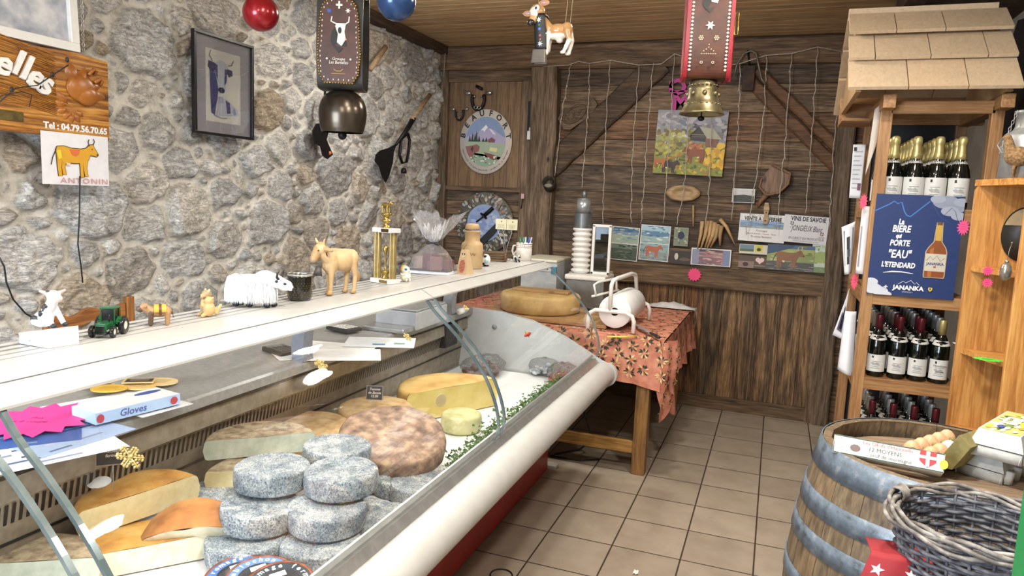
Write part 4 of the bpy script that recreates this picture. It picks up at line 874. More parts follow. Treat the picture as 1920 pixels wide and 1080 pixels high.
# carved wooden cow
p = on_top(632, 552); t = thing('wooden_cow', 'carved light wood cow figure wearing a small dark bell, the tallest animal on the shelf', 'figurine', p, rz=-1.95)
Cw, Cd = 'c6a87c', 'ab8a5e'
sculpt('body', [('b', (-.02, 0, .112), (.05, .029, .036), Cw), ('b', (.026, 0, .106), (.026, .027, .040), Cw), ('b', (-.055, 0, .118), (.022, .027, .030), Cw), ('c', (.03, 0, .118), (.055, 0, .138), .027, .022, Cw), ('b', (.066, 0, .148), (.021, .021, .020), Cw), ('c', (.072, 0, .146), (.088, .0, .120), .018, .013, Cd), ('b', (.091, 0, .114), (.011, .014, .010), '8f7a60'), ('b', (.045, 0, .10), (.012, .008, .022), Cd),
 ('c', (.060, .018, .152), (.052, .044, .149), .009, .006, Cd), ('c', (.060, -.018, .152), (.052, -.044, .149), .009, .006, Cd), ('c', (.062, .014, .164), (.066, .026, .184), .0052, .003, 'd3b27c'), ('c', (.062, -.014, .164), (.066, -.026, .184), .0052, .003, 'd3b27c'), ('b', (.064, 0, .168), (.012, .012, .007), Cd),
 ('c', (.03, .013, .10), (.034, .015, .05), .0125, .008, Cw), ('c', (.034, .015, .05), (.036, .015, .010), .008, .007, Cw), ('b', (.038, .015, .007), (.013, .010, .007), Cd), ('c', (.03, -.013, .10), (.022, -.015, .05), .0125, .008, Cw), ('c', (.022, -.015, .05), (.022, -.015, .010), .008, .007, Cw), ('b', (.024, -.015, .007), (.013, .010, .007), Cd),
 ('c', (-.05, .012, .11), (-.06, .014, .06), .015, .008, Cw), ('c', (-.06, .014, .06), (-.055, .014, .010), .008, .007, Cw), ('b', (-.053, .014, .007), (.012, .009, .007), Cd), ('c', (-.052, -.012, .11), (-.046, -.014, .06), .015, .008, Cw), ('c', (-.046, -.014, .06), (-.042, -.014, .010), .008, .007, Cw), ('b', (-.04, -.014, .007), (.012, .009, .007), Cd),
 ('c', (-.068, 0, .13), (-.078, 0, .09), .005, .004, Cd), ('b', (-.079, 0, .055), (.010, .008, .02), Cd), ('b', (-.03, 0, .085), (.016, .013, .012), 'cfa56d'), ('c', (-.05, 0, .143), (.03, 0, .146), .006, .007, Cw)], .0026, PAINT, t)
m = MB(); m.c_('4a4640'); m.cyl((.070, 0, .092), (.074, 0, .066), .009, .015, 16); m.build('bell', PAINT, t, label='small dark bell')
m = MB(); m.c_('3a2c20'); m.tube([(.048+.014*math.cos(g)*.5+.008*math.sin(g), .021*math.cos(g), .135+.02*math.sin(g)-.006*math.cos(g)*0) for g in [k*PI/10 for k in range(20)]], .0022, 6, closed=True); m.build('collar', PAINT, t)
for s_ in (-1, 1): m = MB(); m.c_('241a12'); m.ball((.082, s_*.0165, .148), (.0028, .0016, .0022), 8, 6); m.build('eye', PAINT, t)
# trophy: two marble slabs, two ribbed gold columns, small figure in the middle and a cow on top
p = on_top(722, 530); t = thing('trophy', 'trophy with two ribbed gold columns between marble slabs and a gold cow on top', 'trophy', p, rz=-.32)
MARB = pm('white_marble', 'e8e6e2', 'c6c4c4', 8, .25, bmp=.02); GLD = pm('trophy_gold', 'b79a58', '98803f', 40, .28, .85, .02); GLB = pm('ribbed_gold', 'a8935f', '8b7746', 40, .4, .5, .03)
m = MB(); m.box((-.052, -.03, 0), (.052, .03, .017), bev=.002); m.build('base', MARB, t)
m = MB(); m.box((-.046, -.028, .190), (.05, .028, .207), bev=.002); m.build('upper_slab', MARB, t)
m = MB(); m.box((.0, -.0305, .003), (.045, -.0302, .014)); m.build('name_plate', GLD, t); m = MB(); m.box((.004, -.0285, .1925), (.045, -.0283, .2045)); m.build('name_plate', pm('bronze', '6b5430', '54401f', 20, .35, .7, .02), t)
for x, y in ((-.032, -.012), (.026, .012)):
    m = MB(); prof = []; n = 40
    vs = []; 
    for h in (0.017, .19):
        for k in range(n): g = 2*PI*k/n; r_ = .0125+(.0012 if k % 2 else 0); vs.append((x+r_*math.cos(g), y+r_*math.sin(g), h))
    m.add(vs, [(k, (k+1) % n, n+(k+1) % n, n+k) for k in range(n)], False); m.build('column', GLB, t)
m = MB(); m.ring([(.013, .017), (.015, .02), (.008, .027), (.012, .036), (.0165, .042), (.0165, .046), (.004, .047), (.003, .07), (.005, .085), (.003, .10), (.006, .115), (.010, .128), (.006, .14), (0, .145)], 20, (0.006, -.006, 0)); m.build('figurine', GLD, t, label='small gold winged figure')
m = MB(); m.ring([(.018, .207), (.014, .212), (.008, .218), (.008, .226), (.020, .232), (.020, .236), (.010, .239), (.013, .25), (.021, .256), (.021, .26), (0, .261)], 24); m.build('stem', GLD, t)
sculpt('cow', [('b', (-.004, 0, .292), (.02, .009, .010), 'c9b070'), ('c', (.014, 0, .295), (.022, 0, .302), .006, .005, 'c9b070'), ('b', (.027, 0, .298), (.006, .004, .004), 'c9b070')]+[('c', (x, y, .288), (x, y, .262), .0035, .0028, 'c9b070') for x in (-.017, .010) for y in (-.005, .005)]+[('c', (-.023, 0, .296), (-.026, 0, .272), .0015, .0015, 'c9b070'), ('b', (-.012, 0, .284), (.005, .004, .004), 'c9b070')], .0016, GLD, t)
# little white owl-like bird with a yellow back
p = on_top(760, 528); t = thing('bird_figurine', 'small cream ceramic bird with a yellow cap and blue beak mark', 'figurine', p, rz=-.6)
sculpt('body', [('b', (0, 0, .020), (.019, .018, .020), 'e6e4d2'), ('b', (.002, 0, .045), (.016, .016, .016), 'e9e6d4'), ('b', (-.010, 0, .048), (.014, .016, .016), 'd8a83a'), ('b', (.014, -.006, .049), (.005, .005, .005), '2d6fa0'), ('b', (.016, .004, .044), (.004, .004, .004), 'd9d4c0')], .0018, GLOSSP, t)
m = MB()
for k in range(60): g = random.Random(k).uniform(0, 6.28); z = random.Random(k+99).uniform(.003, .032); m.c_('f1efe2'); m.ball((.019*math.cos(g), .018*math.sin(g), z), .003, 6, 5)
o = m.build('petals', GLOSSP, t); o['kind'] = 'stuff'
# gift basket in cellophane
p = on_top(815, 512)+Vector((-.02, .02, 0)); t = thing('gift_basket', 'gift basket wrapped in clear crinkled cellophane and tied with a dark ribbon', 'gift basket', p, rz=.1)
m = MB(); m.c_('d7dbe2'); m.box((-.105, -.085, .0), (.105, .085, .012), bev=.003); m.c_('3a3a40'); m.box((-.10, -.08, .012), (.10, .08, .0135)); m.build('tray', PRINT, t)
m = MB(); rr = random.Random(2)
for k in range(16): x = rr.uniform(-.06, .06); y = rr.uniform(-.05, .05); a = rr.uniform(-.2, .2); m.c_(rr.choice(['6e3040', '7d4450', '8e5f63', '5a2a36', 'b59a86'])); s_ = rr.uniform(.018, .03); m.box((x-s_, y-.014, .014), (x+s_, y+.014, rr.uniform(.05, .085)), Matrix.Rotation(a, 4, 'Z'), bev=.004)
o = m.build('contents', PRINT, t, label='dark red packets'); o['kind'] = 'stuff'
CELL = glassmat('cellophane', (.97, .97, .98), .8, .06, 30, .02, .10)
m = MB(); SEEDN = 4.2
def cello(u, v):
    a = u*2*PI; nz = noise.noise(Vector((math.cos(a)*2.2, math.sin(a)*2.2, v*4+SEEDN))); fine = noise.noise(Vector((math.cos(a)*9, math.sin(a)*9, v*10)))
    if v < .5:
        q = v/.5; sq = 1/max(abs(math.cos(a)), abs(math.sin(a))); r = (.098*sq**.6*(1-q)**.75+.010)*(1+.12*nz*q*(1-q)*4); z = .012+.118*q**.9
        return (r*math.cos(a)+.004*fine, r*.85*math.sin(a)+.004*fine, z)
    q = (v-.5)/.5; r = .010+(.085+.045*nz+.05*max(0, math.sin(3*a+.6)))*q**.8; z = .13+.12*q*(1+.5*nz)+.02*math.sin(4*a)*q; return (r*math.cos(a)+.006*fine, r*.7*math.sin(a)+.006*fine, z)
m.grid(cello, 90, 40); m.build('wrapping', CELL, t, label='clear cellophane')
m = MB(); SEEDN = 9.1
def frill(u, v):
    a = u*2*PI; nz = noise.noise(Vector((math.cos(a)*7, math.sin(a)*7, v*3+2))); r = .012+(.05+.03*nz)*v**.9; return (r*math.cos(a), r*.8*math.sin(a), .13+(.06+.07*nz)*v)
m.grid(frill, 140, 14); m.build('frill', glassmat('white_cello', (.9, .9, .9), 1.0, .12, 50, .05, .45), t, label='whitish crumpled cellophane tuft')
m = MB(); m.c_('26262a'); m.tube([(.014*math.cos(g), .012*math.sin(g), .129) for g in [k*PI/8 for k in range(16)]], .005, 8, closed=True); m.ball((.022, -.012, .127), (.016, .006, .007), 10, 6); m.ball((-.018, -.012, .128), (.014, .006, .006), 10, 6); m.build('ribbon', PAINT, t, label='dark ribbon')
# kraft paper bag with eyes and striped belly
p = on_top(872, 513)+Vector((0, -.01, 0)); t = thing('paper_bag', 'kraft card animal bag with two black eyes and a red striped oval belly', 'paper bag', p, rz=-.35)
m = MB(); m.c_('c4a983'); a = [(-.034, -.018, 0), (.030, -.018, 0), (.030, .03, 0), (-.034, .03, 0), (-.018, -.004, .105), (.018, -.004, .105), (.018, .010, .105), (-.018, .010, .105)]
m.add(a, [(0, 1, 5, 4), (1, 2, 6, 5), (2, 3, 7, 6), (3, 0, 4, 7), (4, 5, 6, 7)], False); m.build('bag', PRINT, t)
Mf = fr((0, -.0187, 0), (1, 0, 0), (0, .132, .99)); m = MB(); m.c_('b5323c')
for k in range(9): z = .008+k*.0062; w_ = .017*math.sqrt(max(0, 1-((z-.033)/.032)**2)); m.flat(rect(-w_, z, w_, z+.0034), .0006, Mf)
m.c_('17120e'); m.flat(ell(-.007, .088, .0028, .0042, 12), .0006, Mf); m.flat(ell(.006, .088, .0028, .0042, 12), .0006, Mf); m.c_('d8c098'); m.flat(ell(0, .077, .009, .003, 14), .0006, Mf); m.build('print', PRINT, t, label='eyes and red stripes')
m = MB(); m.c_('6b5232'); m.tube([(-.004, -.003, .104), (.002, -.006, .116), (.016, -.006, .13)], .0012, 6); m.build('cord', PRINT, t)
# wooden milk can
p = on_top(884, 503); t = thing('wooden_milk_can', 'turned light wood milk can with a loose domed lid behind the striped bag', 'milk can', p, rz=.4)
W_CAN = pm('turned_wood', 'c6aa82', 'b39468', 6, .5, bmp=.06, bscale=60)
m = MB(); m.ring([(0, 0), (.048, 0), (.051, .004), (.051, .108), (.048, .118), (.038, .126), (.035, .132), (.035, .168), (.039, .172), (.039, .178), (.034, .178), (.034, .17), (0, .168)], 40); m.build('body', W_CAN, t)
m = MB(); m.ring([(0, .183), (.032, .183), (.034, .187), (.033, .20), (.028, .209), (0, .211)], 36, (-.002, 0, .0)); m.build('lid', W_CAN, t)
m = MB(); m.c_('8f7348')
for k in range(7): m.ball((-.01+.004*k, -.0505+.0001*abs(k-3)**2, .07+.004*math.sin(k*2.1)), (.003, .0015, .005), 8, 5)
m.build('carving', PAINT, t)
# round black-and-white cow ball
p = on_top(911, 499); t = thing('cow_bell_toy', 'small white cow-patterned ball figure with black spots and a blue muzzle', 'figurine', p, rz=-.8)
sculpt('body', [('b', (0, 0, .031), (.024, .022, .029), 'eceae4'), ('b', (-.006, -.016, .048), (.010, .009, .009), '17171a'), ('b', (-.012, -.015, .022), (.008, .009, .012), '17171a'), ('b', (.014, -.012, .050), (.007, .008, .007), '17171a'), ('b', (.012, -.018, .012), (.007, .006, .006), '17171a'), ('b', (.021, -.006, .025), (.008, .010, .010), '9fc7d6'), ('b', (0, .0, .004), (.018, .016, .005), '17171a')], .0022, GLOSSP, t)
# log fence planter
p = on_top(935, 490)+Vector((-.02, .0, 0)); t = thing('twig_fence', 'miniature crate made of stacked twigs between the cow ball and the mug', 'decoration', p, rz=.3)
W_TW = wood('twigs', ['3a2c1e', '5e4a34', '7d6548', '96805e'], 0, 20, .7, .4, .2, .3)
for k in range(4):
    for y in (-.035, .035): m = MB(); m.cyl((-.062, y, .006+k*.013), (.062, y+.002, .007+k*.013), .0055, seg=8); m.build('log', W_TW, t)
for x in (-.055, .055):
    for k in range(3): m = MB(); m.cyl((x, -.04, .013+k*.013), (x, .04, .012+k*.013), .0052, seg=8); m.build('log', W_TW, t)
for i, (dx, dy, lab) in enumerate([(.05, -.04, 'small black and white toy cow lying in front of the twig crate'), (.045, .0, 'small black and white toy cow standing against the mug')]):
    q = on_top(966+i*4, 491-i*7); t = thing('toy_cow', lab, 'figurine', q+Vector((0, 0, .0)), rz=-.5+i*2, group=None); z = .0 if i == 0 else .018
    sculpt('body', [('b', (0, 0, .018+z), (.022, .012, .012), 'e8e6df'), ('b', (.012, -.010, .02+z), (.007, .005, .008), '18181a'), ('b', (-.010, -.010, .02+z), (.008, .005, .006), '18181a'), ('c', (.02, 0, .022+z), (.03, -.002, .03+z), .008, .008, 'e8e6df'), ('b', (.038, -.003, .028+z), (.006, .006, .005), '1d1c1c'), ('b', (.03, .004, .035+z), (.004, .006, .004), '18181a'), ('c', (.015, -.01, .012+z), (.025, -.014, .004), .005, .005, '1a1a1c'), ('c', (-.015, -.01, .012+z), (-.02, -.012, .004), .005, .005, 'e8e6df'), ('c', (-.015, .01, .012+z), (-.02, .012, .004), .005, .005, 'e8e6df'), ('c', (.015, .01, .012+z), (.02, .012, .004), .005, .005, '1a1a1c')], .002, PAINT, t)
# mug with pens
p = on_top(984, 488)+Vector((0, -.02, 0)); t = thing('pen_mug', 'white mug with a dark red patterned band at the end of the white shelf', 'mug', p)
m = MB(); m.c_('e6e2da'); m.ring([(0, 0), (.039, 0), (.042, .003), (.044, .096), (.0415, .096), (.040, .012), (0, .010)], 40); m.build('cup', GLOSSP, t)
m = MB(); m.c_('8c3a38'); m.ring([(.0443, .072), (.0443, .074)], 40, cap=False); m.ring([(.0444, .090), (.0444, .0925)], 40, cap=False)
for k in range(26): g = k*2*PI/26; m.c_('5d2424'); m.ball((.0443*math.cos(g), .0443*math.sin(g), .082), (.0025, .0025, .0032), 6, 4)
m.build('pattern_band', GLOSSP, t, label='dark red patterned band')
m = MB(); m.c_('e6e2da'); m.tube([(-.043, 0, .08), (-.062, 0, .078), (-.068, 0, .05), (-.06, 0, .028), (-.043, 0, .022)], .0055, 10); m.build('handle', GLOSSP, t)
for i, (c, x, lean, lab) in enumerate([('1d7a4a', -.018, -.006, 'green pen in the mug'), ('2a8a78', -.008, .004, 'teal pen in the mug'), ('e4e8ee', .006, .0, 'white pen in the mug'), ('2a58b0', .018, .006, 'blue pen in the mug'), ('d5dbe8', .024, .012, 'pale pen with blue clip in the mug')]):
    m = MB(); m.c_(c); y = -.012+.006*i; z0 = .013; m.cyl((x*.6, y, z0), (x+lean, y, .128), .0045, seg=10); m.c_('26467a' if i > 2 else '14332a'); m.box((x+lean-.0008, y-.0065, .105), (x+lean+.0008, y-.004, .13)); o = m.build('pen', GLOSSP); o.location = Vector(o.location)+p; tag(o, lab, 'pen', 'pens in the mug')
# photo clip holder with two cards
p = Vector((-.50, .60, TZ1)); t = thing('card_holder', 'wire clip holder carrying two cream cards behind the twig crate', 'card holder', p)
m = MB()
m.ring([(0, 0), (.03, 0), (.03, .006), (0, .008)], 20); m.build('foot', LM, t)
for k, (x, z) in enumerate([(-.045, .17), (-.012, .165), (.035, .172)]): m = MB(); m.tube([(0, 0, .006), (x*.3, .004, .08), (x, 0, z-.02), (x-.008, 0, z), (x, 0, z+.009), (x+.008, 0, z), (x, 0, z-.010)], .0013, 6); m.build('wire', LM, t)
for k, x in enumerate((-.062, .002)): m = MB(); m.c_('e6deb8'); m.box((x, .001, .165), (x+.062, .002, .222)); m.c_('8a7a4a'); m.flat(ell(x+.034, .208, .004, n=8), 0, fr((0, .0005, 0), (1, 0, 0), (0, 0, 1))); [m.flat(rect(x+.012, .19-.007*j, x+.05, .1915-.007*j), 0, fr((0, .0005, 0), (1, 0, 0), (0, 0, 1))) for j in range(3)]; m.build('card', PRINT, t)
# ---------------------------------------------------------------- on the steel worktop
ZW = .8865
def flatprint(name, poly, thick, col, P, rz, label, cat, extra=None, mat=None, z=0, group=None):
    t = thing(name, label, cat, P+Vector((0, 0, z)), rz, group); m = MB(); m.c_(col); m.prism(poly, 0, thick); m.build('sheet', mat or PRINT, t)
    if extra:
        m = MB(); extra(m, thick+.0004); m.build('print', PRINT, t)
    return t
def onw(px, py, z=ZW): return at(px, py, 2, z)
rr = random.Random(12); k = 0
for px, py, w_, h_, a, c, lab in [(85, 845, .30, .2, .2, 'd9dee8', 'large white printed sheet lowest in the pile on the steel worktop'), (130, 820, .24, .17, .5, 'a9bedd', 'light blue printed leaflet in the pile of papers'), (60, 820, .21, .15, -.1, '3f62a8', 'dark blue leaflet under the pink star card'), (190, 760, .26, .15, .25, 'e4e7ee', 'white sheet with violet print behind the glove box'), (295, 768, .16, .10, .45, 'e6e6e4', 'small white sheet with handwriting beside the glove box'), (150, 795, .12, .09, .35, '3b6db4', 'small blue and white packet beside the glove box')]:
    p = onw(px, py); k += 1
    def ex(m, z, w_=w_, h_=h_, k=k):
        r = random.Random(k)
        for j in range(6): m.c_(r.choice(['5c6f96', '8d98b4', 'c9cede', '3e4c70'])); x = r.uniform(-w_*.42, w_*.1); y = -h_*.4+j*h_*.14; m.flat(rect(x, y, x+r.uniform(.15, .35)*w_, y+h_*.05), z)
    flatprint('paper_sheet', [(-w_/2, -h_/2), (w_/2, -h_/2), (w_/2, h_/2), (-w_/2, h_/2)], .0006, c, p, a+1.0, lab, 'paper', ex, z=.0012*k)
p = onw(72, 797); 
def ex(m, z):
    m.c_('7c2050')
    for j, s_ in enumerate(('Prix', 'a la coupe')): m.text(s_, .022, Matrix.Translation((-.01, .012-.028*j, z)), shear=.3)
t = flatprint('star_card', star(0, 0, .145, .108, 15, .2), .0008, 'ee3f96', p, .35, 'bright pink star-edged card lying on the papers on the steel worktop', 'card', ex, z=.014)
t.rotation_euler = (.02, -.03, .35)
# glove box
p = onw(246, 778)+Vector((-.01, 0, .008)); t = thing('glove_box', 'blue and white cardboard box with Gloves printed on its side', 'box', p, rz=1.40)
m = MB(); m.c_('a9c3e2'); m.box((-.12, -.055, .004), (.12, .055, .034)); m.c_('e8e9ea'); m.box((-.118, -.053, .0341), (.118, .053, .0346)); m.c_('3550a0'); m.flat(ell(.07, .02, .04, .014, 20), .0350)
m.c_('e9e9ec'); m.flat(ell(-.03, 0, .035, .022, 20), .0352); Mf = fr((0, -.0556, .004), (1, 0, 0), (0, 0, 1)); m.c_('2b4f96'); m.text('Gloves', .027, Mf @ Matrix.Translation((-.02, .015, 0)), shear=.15, bold=.0004); m.c_('b03a48'); m.flat(ell(.10, .015, .011, n=16), .0002, Mf); m.flat(ell(-.108, .014, .010, .012, 16), .0002, Mf); m.build('carton', PRINT, t)
# round wooden price discs and slate tags in a heap
for i, (px, py, r, a, c, ed, lab) in enumerate([(300, 722, .055, .3, 'd9c08c', None, 'round wooden disc with handwriting on top of the heap of tags'), (262, 733, .05, .1, 'd3b070', None, 'round wooden disc half under the others beside the papers'), (205, 741, .05, .5, 'c9a13c', None, 'yellow round tag among the tags by the blue packet')]):
    def ex(m, z, r=r):
        m.c_('6b5532')
        for j in range(3): m.flat(rect(-r*.5, r*.3-j*r*.3, r*.5, r*.34-j*r*.3), z)
    flatprint('price_disc', ell(0, 0, r, r*.8, 28), .004, c, onw(px, py), a, lab, 'price tag', ex, z=.009+.005*i, group='loose price tags on the worktop')
for i, (px, py, w_, h_, a, lab) in enumerate([(262, 729, .09, .05, .6, 'small framed slate tag lying on the wooden discs'), (188, 733, .07, .04, .2, 'small dark slate tag near the white leaflet')]):
    def ex(m, z, w_=w_, h_=h_):
        m.c_('221d1a'); m.flat(rect(-w_*.43, -h_*.38, w_*.43, h_*.38), z); m.c_('b8b0a0'); [m.flat(rect(-w_*.3, h_*(.15-.2*j), w_*.3, h_*(.2-.2*j)), z+.0003) for j in range(2)]
    flatprint('price_tag', rect(-w_/2, -h_/2, w_/2, h_/2), .003, 'c8ab72', onw(px, py), a, lab, 'price tag', ex, z=.024-.006*i)
# white papers, calculators, register
for px, py, w_, h_, a, c, lab, z in [(640, 655, .30, .21, .2, 'e9e8e4', 'white sheet of paper under the calculator behind the grey pillar', .001), (655, 668, .29, .2, .55, 'efeeec', 'blank white sheet hanging slightly over the worktop edge', .0025), (725, 645, .29, .2, .45, 'dfe2e4', 'printed white leaflet with small blue pictures', .004), (578, 668, .2, .14, .9, 'e6e5e2', 'white sheet of paper left of the grey pillar', .002)]:
    p = onw(px, py)
    def ex(m, z_, w_=w_, h_=h_):
        m.c_('b9bcc2'); [m.flat(rect(-w_*.38, h_*(.3-.12*j), w_*(.1+.04*(j % 3)), h_*(.315-.12*j)), z_) for j in range(5)]
        if 'leaflet' in lab: m.c_('5c8fae'); m.flat(rect(-w_*.1, -h_*.3, w_*.08, -h_*.15), z_); m.c_('7d9a86'); m.flat(rect(w_*.2, -h_*.2, w_*.36, -h_*.02), z_)
    flatprint('paper_sheet', rect(-w_/2, -h_/2, w_/2, h_/2), .0005, c, p+Vector((-.03, 0, 0)), a, lab, 'paper', ex, z=z)
def calc(px, py, a, lab, scr, z=0):
    t = thing('calculator', lab, 'calculator', onw(px, py)+Vector((0, 0, z)), rz=a)
    m = MB(); m.c_('26282b'); m.box((-.045, -.07, .001), (.045, .07, .018), bev=.004); m.build('case', PAINT, t)
    m = MB(); m.c_(scr); m.box((-.036, .035, .018), (.036, .06, .0188)); m.build('screen', GLOSSP, t)
    for r_ in range(5):
        for c in range(4): m = MB(); m.c_('d8d8d2' if scr == 'b8b8b0' else '55585c'); m.box((-.037+c*.02, .022-r_*.018, .018), (-.023+c*.02, .033-r_*.018, .0205), bev=.001); m.build('key', PAINT, t)
calc(528, 661, 1.2, 'dark grey calculator lying at the foot of the grey pillar', '6b7a72'); calc(645, 622, 1.35, 'black calculator with white keys on top of the papers', 'b8b8b0', .006)
p = onw(800, 612); t = thing('weighing_scale', 'grey counter scale with a beige side standing under the white shelf', 'scale', p+Vector((-.10, .04, 0)), rz=.02)
m = MB(); m.box((-.11, -.17, .0), (.11, .17, .085), bev=.006); m.build('case', pm('scale_grey', 'a7a9ab', '9a9c9e', 20, .4, bmp=.03), t); m = MB(); m.box((-.12, -.28, .0), (.10, -.172, .022), bev=.006); m.build('tray', ALU, t)
m = MB(); m.box((-.105, -.16, .086), (.105, .16, .096), bev=.005); m.build('pan', STEEL, t)
p = onw(868, 588); m = MB(); m.c_('e4e2da'); m.cyl((0, -.03, .02), (0, .035, .02), .016, seg=16); m.c_('d8d6ce'); m.cyl((0, .035, .02), (0, .038, .02), .017, seg=16); m.c_('2a2a2c'); m.cyl((0, .038, .02), (0, .07, .012), .012, .002, 12); o = m.build('tape_roll', PAINT); o.location = p; tag(o, 'small white roll with a dark tip lying at the far end of the worktop', 'roll')
# wooden chair behind the counter
W_CH = wood('chair_wood', ['5a3517', '7d4e25', '9a6533', 'ad773f'], 1, 7, .4, .1, .25, .15)
W_CHV = wood('chair_wood_post', ['5a3517', '7d4e25', '9a6533', 'ad773f'], 2, 7, .4, .1, .25, .15)
t = thing('chair', 'brown wooden chair with a wavy back rail behind the counter against the stones', 'chair', (-1.36, -1.08, 0))
for y in (-.18, .155): m = MB(); m.box((-.17, y, 0), (-.145, y+.035, 1.07), bev=.005); m.build('back_post', W_CHV, t)
for y in (-.18, .155): m = MB(); m.box((.145, y, 0), (.18, y+.035, .44), bev=.005); m.build('front_leg', W_CHV, t)
m = MB(); pl = [(-.15+.3*i/16, .985+.012*math.cos(i/16*4*PI)) for i in range(17)]+[(.15-.3*i/16, 1.035+.012*math.cos(i/16*4*PI)) for i in range(17)]; m.prism(pl, -.168, -.15, fr((0, 0, 0), (0, 1, 0), (0, 0, 1))); m.build('back_rail', W_CH, t)
m = MB(); m.box((-.17, -.18, .44), (.18, .19, .47), bev=.006); m.build('seat', W_CH, t)
for a, b in (((-.16, -.17), (.16, -.15)), ((-.16, .16), (.16, .18))): m = MB(); m.box((a[0], a[1], .2), (b[0], b[1], .23), bev=.003); m.build('stretcher', W_CH, t)
# ---------------------------------------------------------------- things on the stone wall
XW = XL+.062
class Art:
    def __init__(s, M=None, z0=0.0): s.m = MB(); s.z = z0; s.M = M; s.k = 1
    def a(s, poly, c, dz=.00025): s.z += dz; s.m.c_(c); s.m.flat([(x*s.k, y*s.k) for x, y in poly], s.z, s.M); return s
    def t(s, txt, x, y, size, c, **kw): s.z += .0003; s.m.c_(c); MM = Matrix.Translation((x*s.k, y*s.k, s.z)); s.m.text(txt, size*s.k, (s.M @ MM) if s.M is not None else MM, **kw); return s
    def line(s, pts, w, c): return s.a(stroke(pts, w), c)
def cow2d(A, x, y, s, body, dark, flip=1, outline=None, spots=None, horn='d8d0b0'):
    def T(P): return [(x+flip*px*s, y+py*s) for px, py in P]
    B = [(-.5, .18), (-.46, .27), (-.3, .29), (-.1, .25), (.15, .25), (.28, .28), (.36, .36), (.46, .38), (.5, .30), (.60, .16), (.56, .10), (.46, .12), (.38, .12), (.34, .02), (.24, -.06), (.0, -.09), (-.2, -.08), (-.28, -.12), (-.36, -.05), (-.46, .02)]
    legs = [[(-.48, .1), (-.34, .0), (-.37, -.2), (-.35, -.40), (-.44, -.40), (-.46, -.2)], [(-.34, .0), (-.25, -.05), (-.28, -.2), (-.25, -.37), (-.33, -.37), (-.36, -.2)], [(.1, -.04), (.2, -.04), (.19, -.2), (.2, -.42), (.12, -.42), (.11, -.2)], [(.2, -.04), (.32, .0), (.28, -.2), (.31, -.39), (.23, -.39), (.2, -.2)]]
    if outline:
        for L in legs: A.line(T(L+[L[0]]), .03*s, outline)
        A.line(T(B+[B[0]]), .035*s, outline)
    for L in legs: A.a(T(L), body)
    A.a(T(B), body); A.line(T([(-.49, .2), (-.58, .02), (-.62, -.15)]), .025*s, dark); A.a(T([(-.26, -.08), (-.14, -.09), (-.16, -.17), (-.22, -.16)]), 'e8c9a8')
    if spots: A.a(T([(-.16, .24), (.12, .23), (.08, .12), (.0, .07), (-.1, .1)]), spots); A.a(T([(-.48, .18), (-.38, .2), (-.35, .02), (-.44, -.03)]), 'e8d03a' if outline else spots)
    A.line(T([(.36, .34), (.33, .44), (.36, .5)]), .025*s, horn if not outline else dark); A.line(T([(.46, .37), (.5, .46), (.47, .52)]), .025*s, horn if not outline else dark)
    A.a(T(ell(.43, .27, .015, n=8)), dark); A.a(T(ell(.575, .14, .025, n=8)), dark)
def wall_thing(name, label, cat, P, wall, group=None):
    """Empty on a wall whose local x runs along the wall, y up, z out of the wall"""
    M = fr(P, (0, 1, 0) if wall == 'L' else (1, 0, 0), (0, 0, 1)); o = thing(name, label, cat, P, 0, group, rot=M.to_euler()); return o
def corners(tl, br, ax, v):
    a, b = at(*tl, ax, v), at(*br, ax, v); k = 1 if ax == 0 else 0; return (a+b)/2, abs(b[k]-a[k]), abs(a.z-b.z)
# framed watercolour of a blue cow and calf
P, w_, h_ = corners((357, 52), (470, 262), 0, XW); P = Vector((XW, (at(357, 52, 0, XW).y+at(470, 85, 0, XW).y)/2, (at(357, 52, 0, XW).z+at(357, 249, 0, XW).z)/2)); w_ = .405; h_ = .48
t = wall_thing('picture_frame', 'black-framed watercolour of a blue cow with her calf on the stone wall', 'picture', P, 'L')
FRB = pm('black_frame', '1b1a1c', '131214', 40, .3, bmp=.05); WOODD = FRB
def frame(t, w, h, b, d, mt, name='frame'):
    for i, (a, c) in enumerate((((-w/2, -h/2), (w/2, -h/2+b)), ((-w/2, h/2-b), (w/2, h/2)), ((-w/2, -h/2+b), (-w/2+b, h/2-b)), ((w/2-b, -h/2+b), (w/2, h/2-b)))):
        if i == 0: m = MB()
        m.box((a[0], a[1], 0), (c[0], c[1], d), bev=.002)
    return m.build(name, mt, t)
frame(t, w_, h_, .014, .022, FRB)
A = Art(z0=.006); A.a(rect(-w_/2+.01, -h_/2+.01, w_/2-.01, h_/2-.01), 'adadb6'); A.a(rect(-.118, -.172, .118, .172), 'ebeae0')
bl, bm_, bd = '3d4a86', '2c3568', '8d9bc4'
A.a([(-.095, .09), (-.085, -.13), (-.06, -.14), (-.035, -.02), (-.03, .06), (-.06, .11)], bl); A.a([(-.07, .10), (-.03, .13), (.01, .125), (.03, .10), (.02, .03), (.005, -.03), (-.03, -.035), (-.045, .03)], 'cfd3dd'); A.a([(-.1, .115), (-.06, .11), (-.055, .075), (-.085, .065), (-.105, .085)], bm_); A.a([(.025, .095), (.06, .09), (.062, .065), (.035, .055), (.02, .075)], bm_)
A.a([(.008, .09), (.025, .09), (.02, .03), (.005, .01)], bl); A.a([(-.06, .11), (-.04, .10), (-.04, .03), (-.055, .06)], bl); A.a(ell(-.015, -.015, .022, .014, 14), '2b2c50'); A.line([(-.075, .115), (-.095, .14), (-.085, .165)], .004, '5a5560'); A.line([(.03, .11), (.055, .115), (.068, .14)], .004, '5a5560')
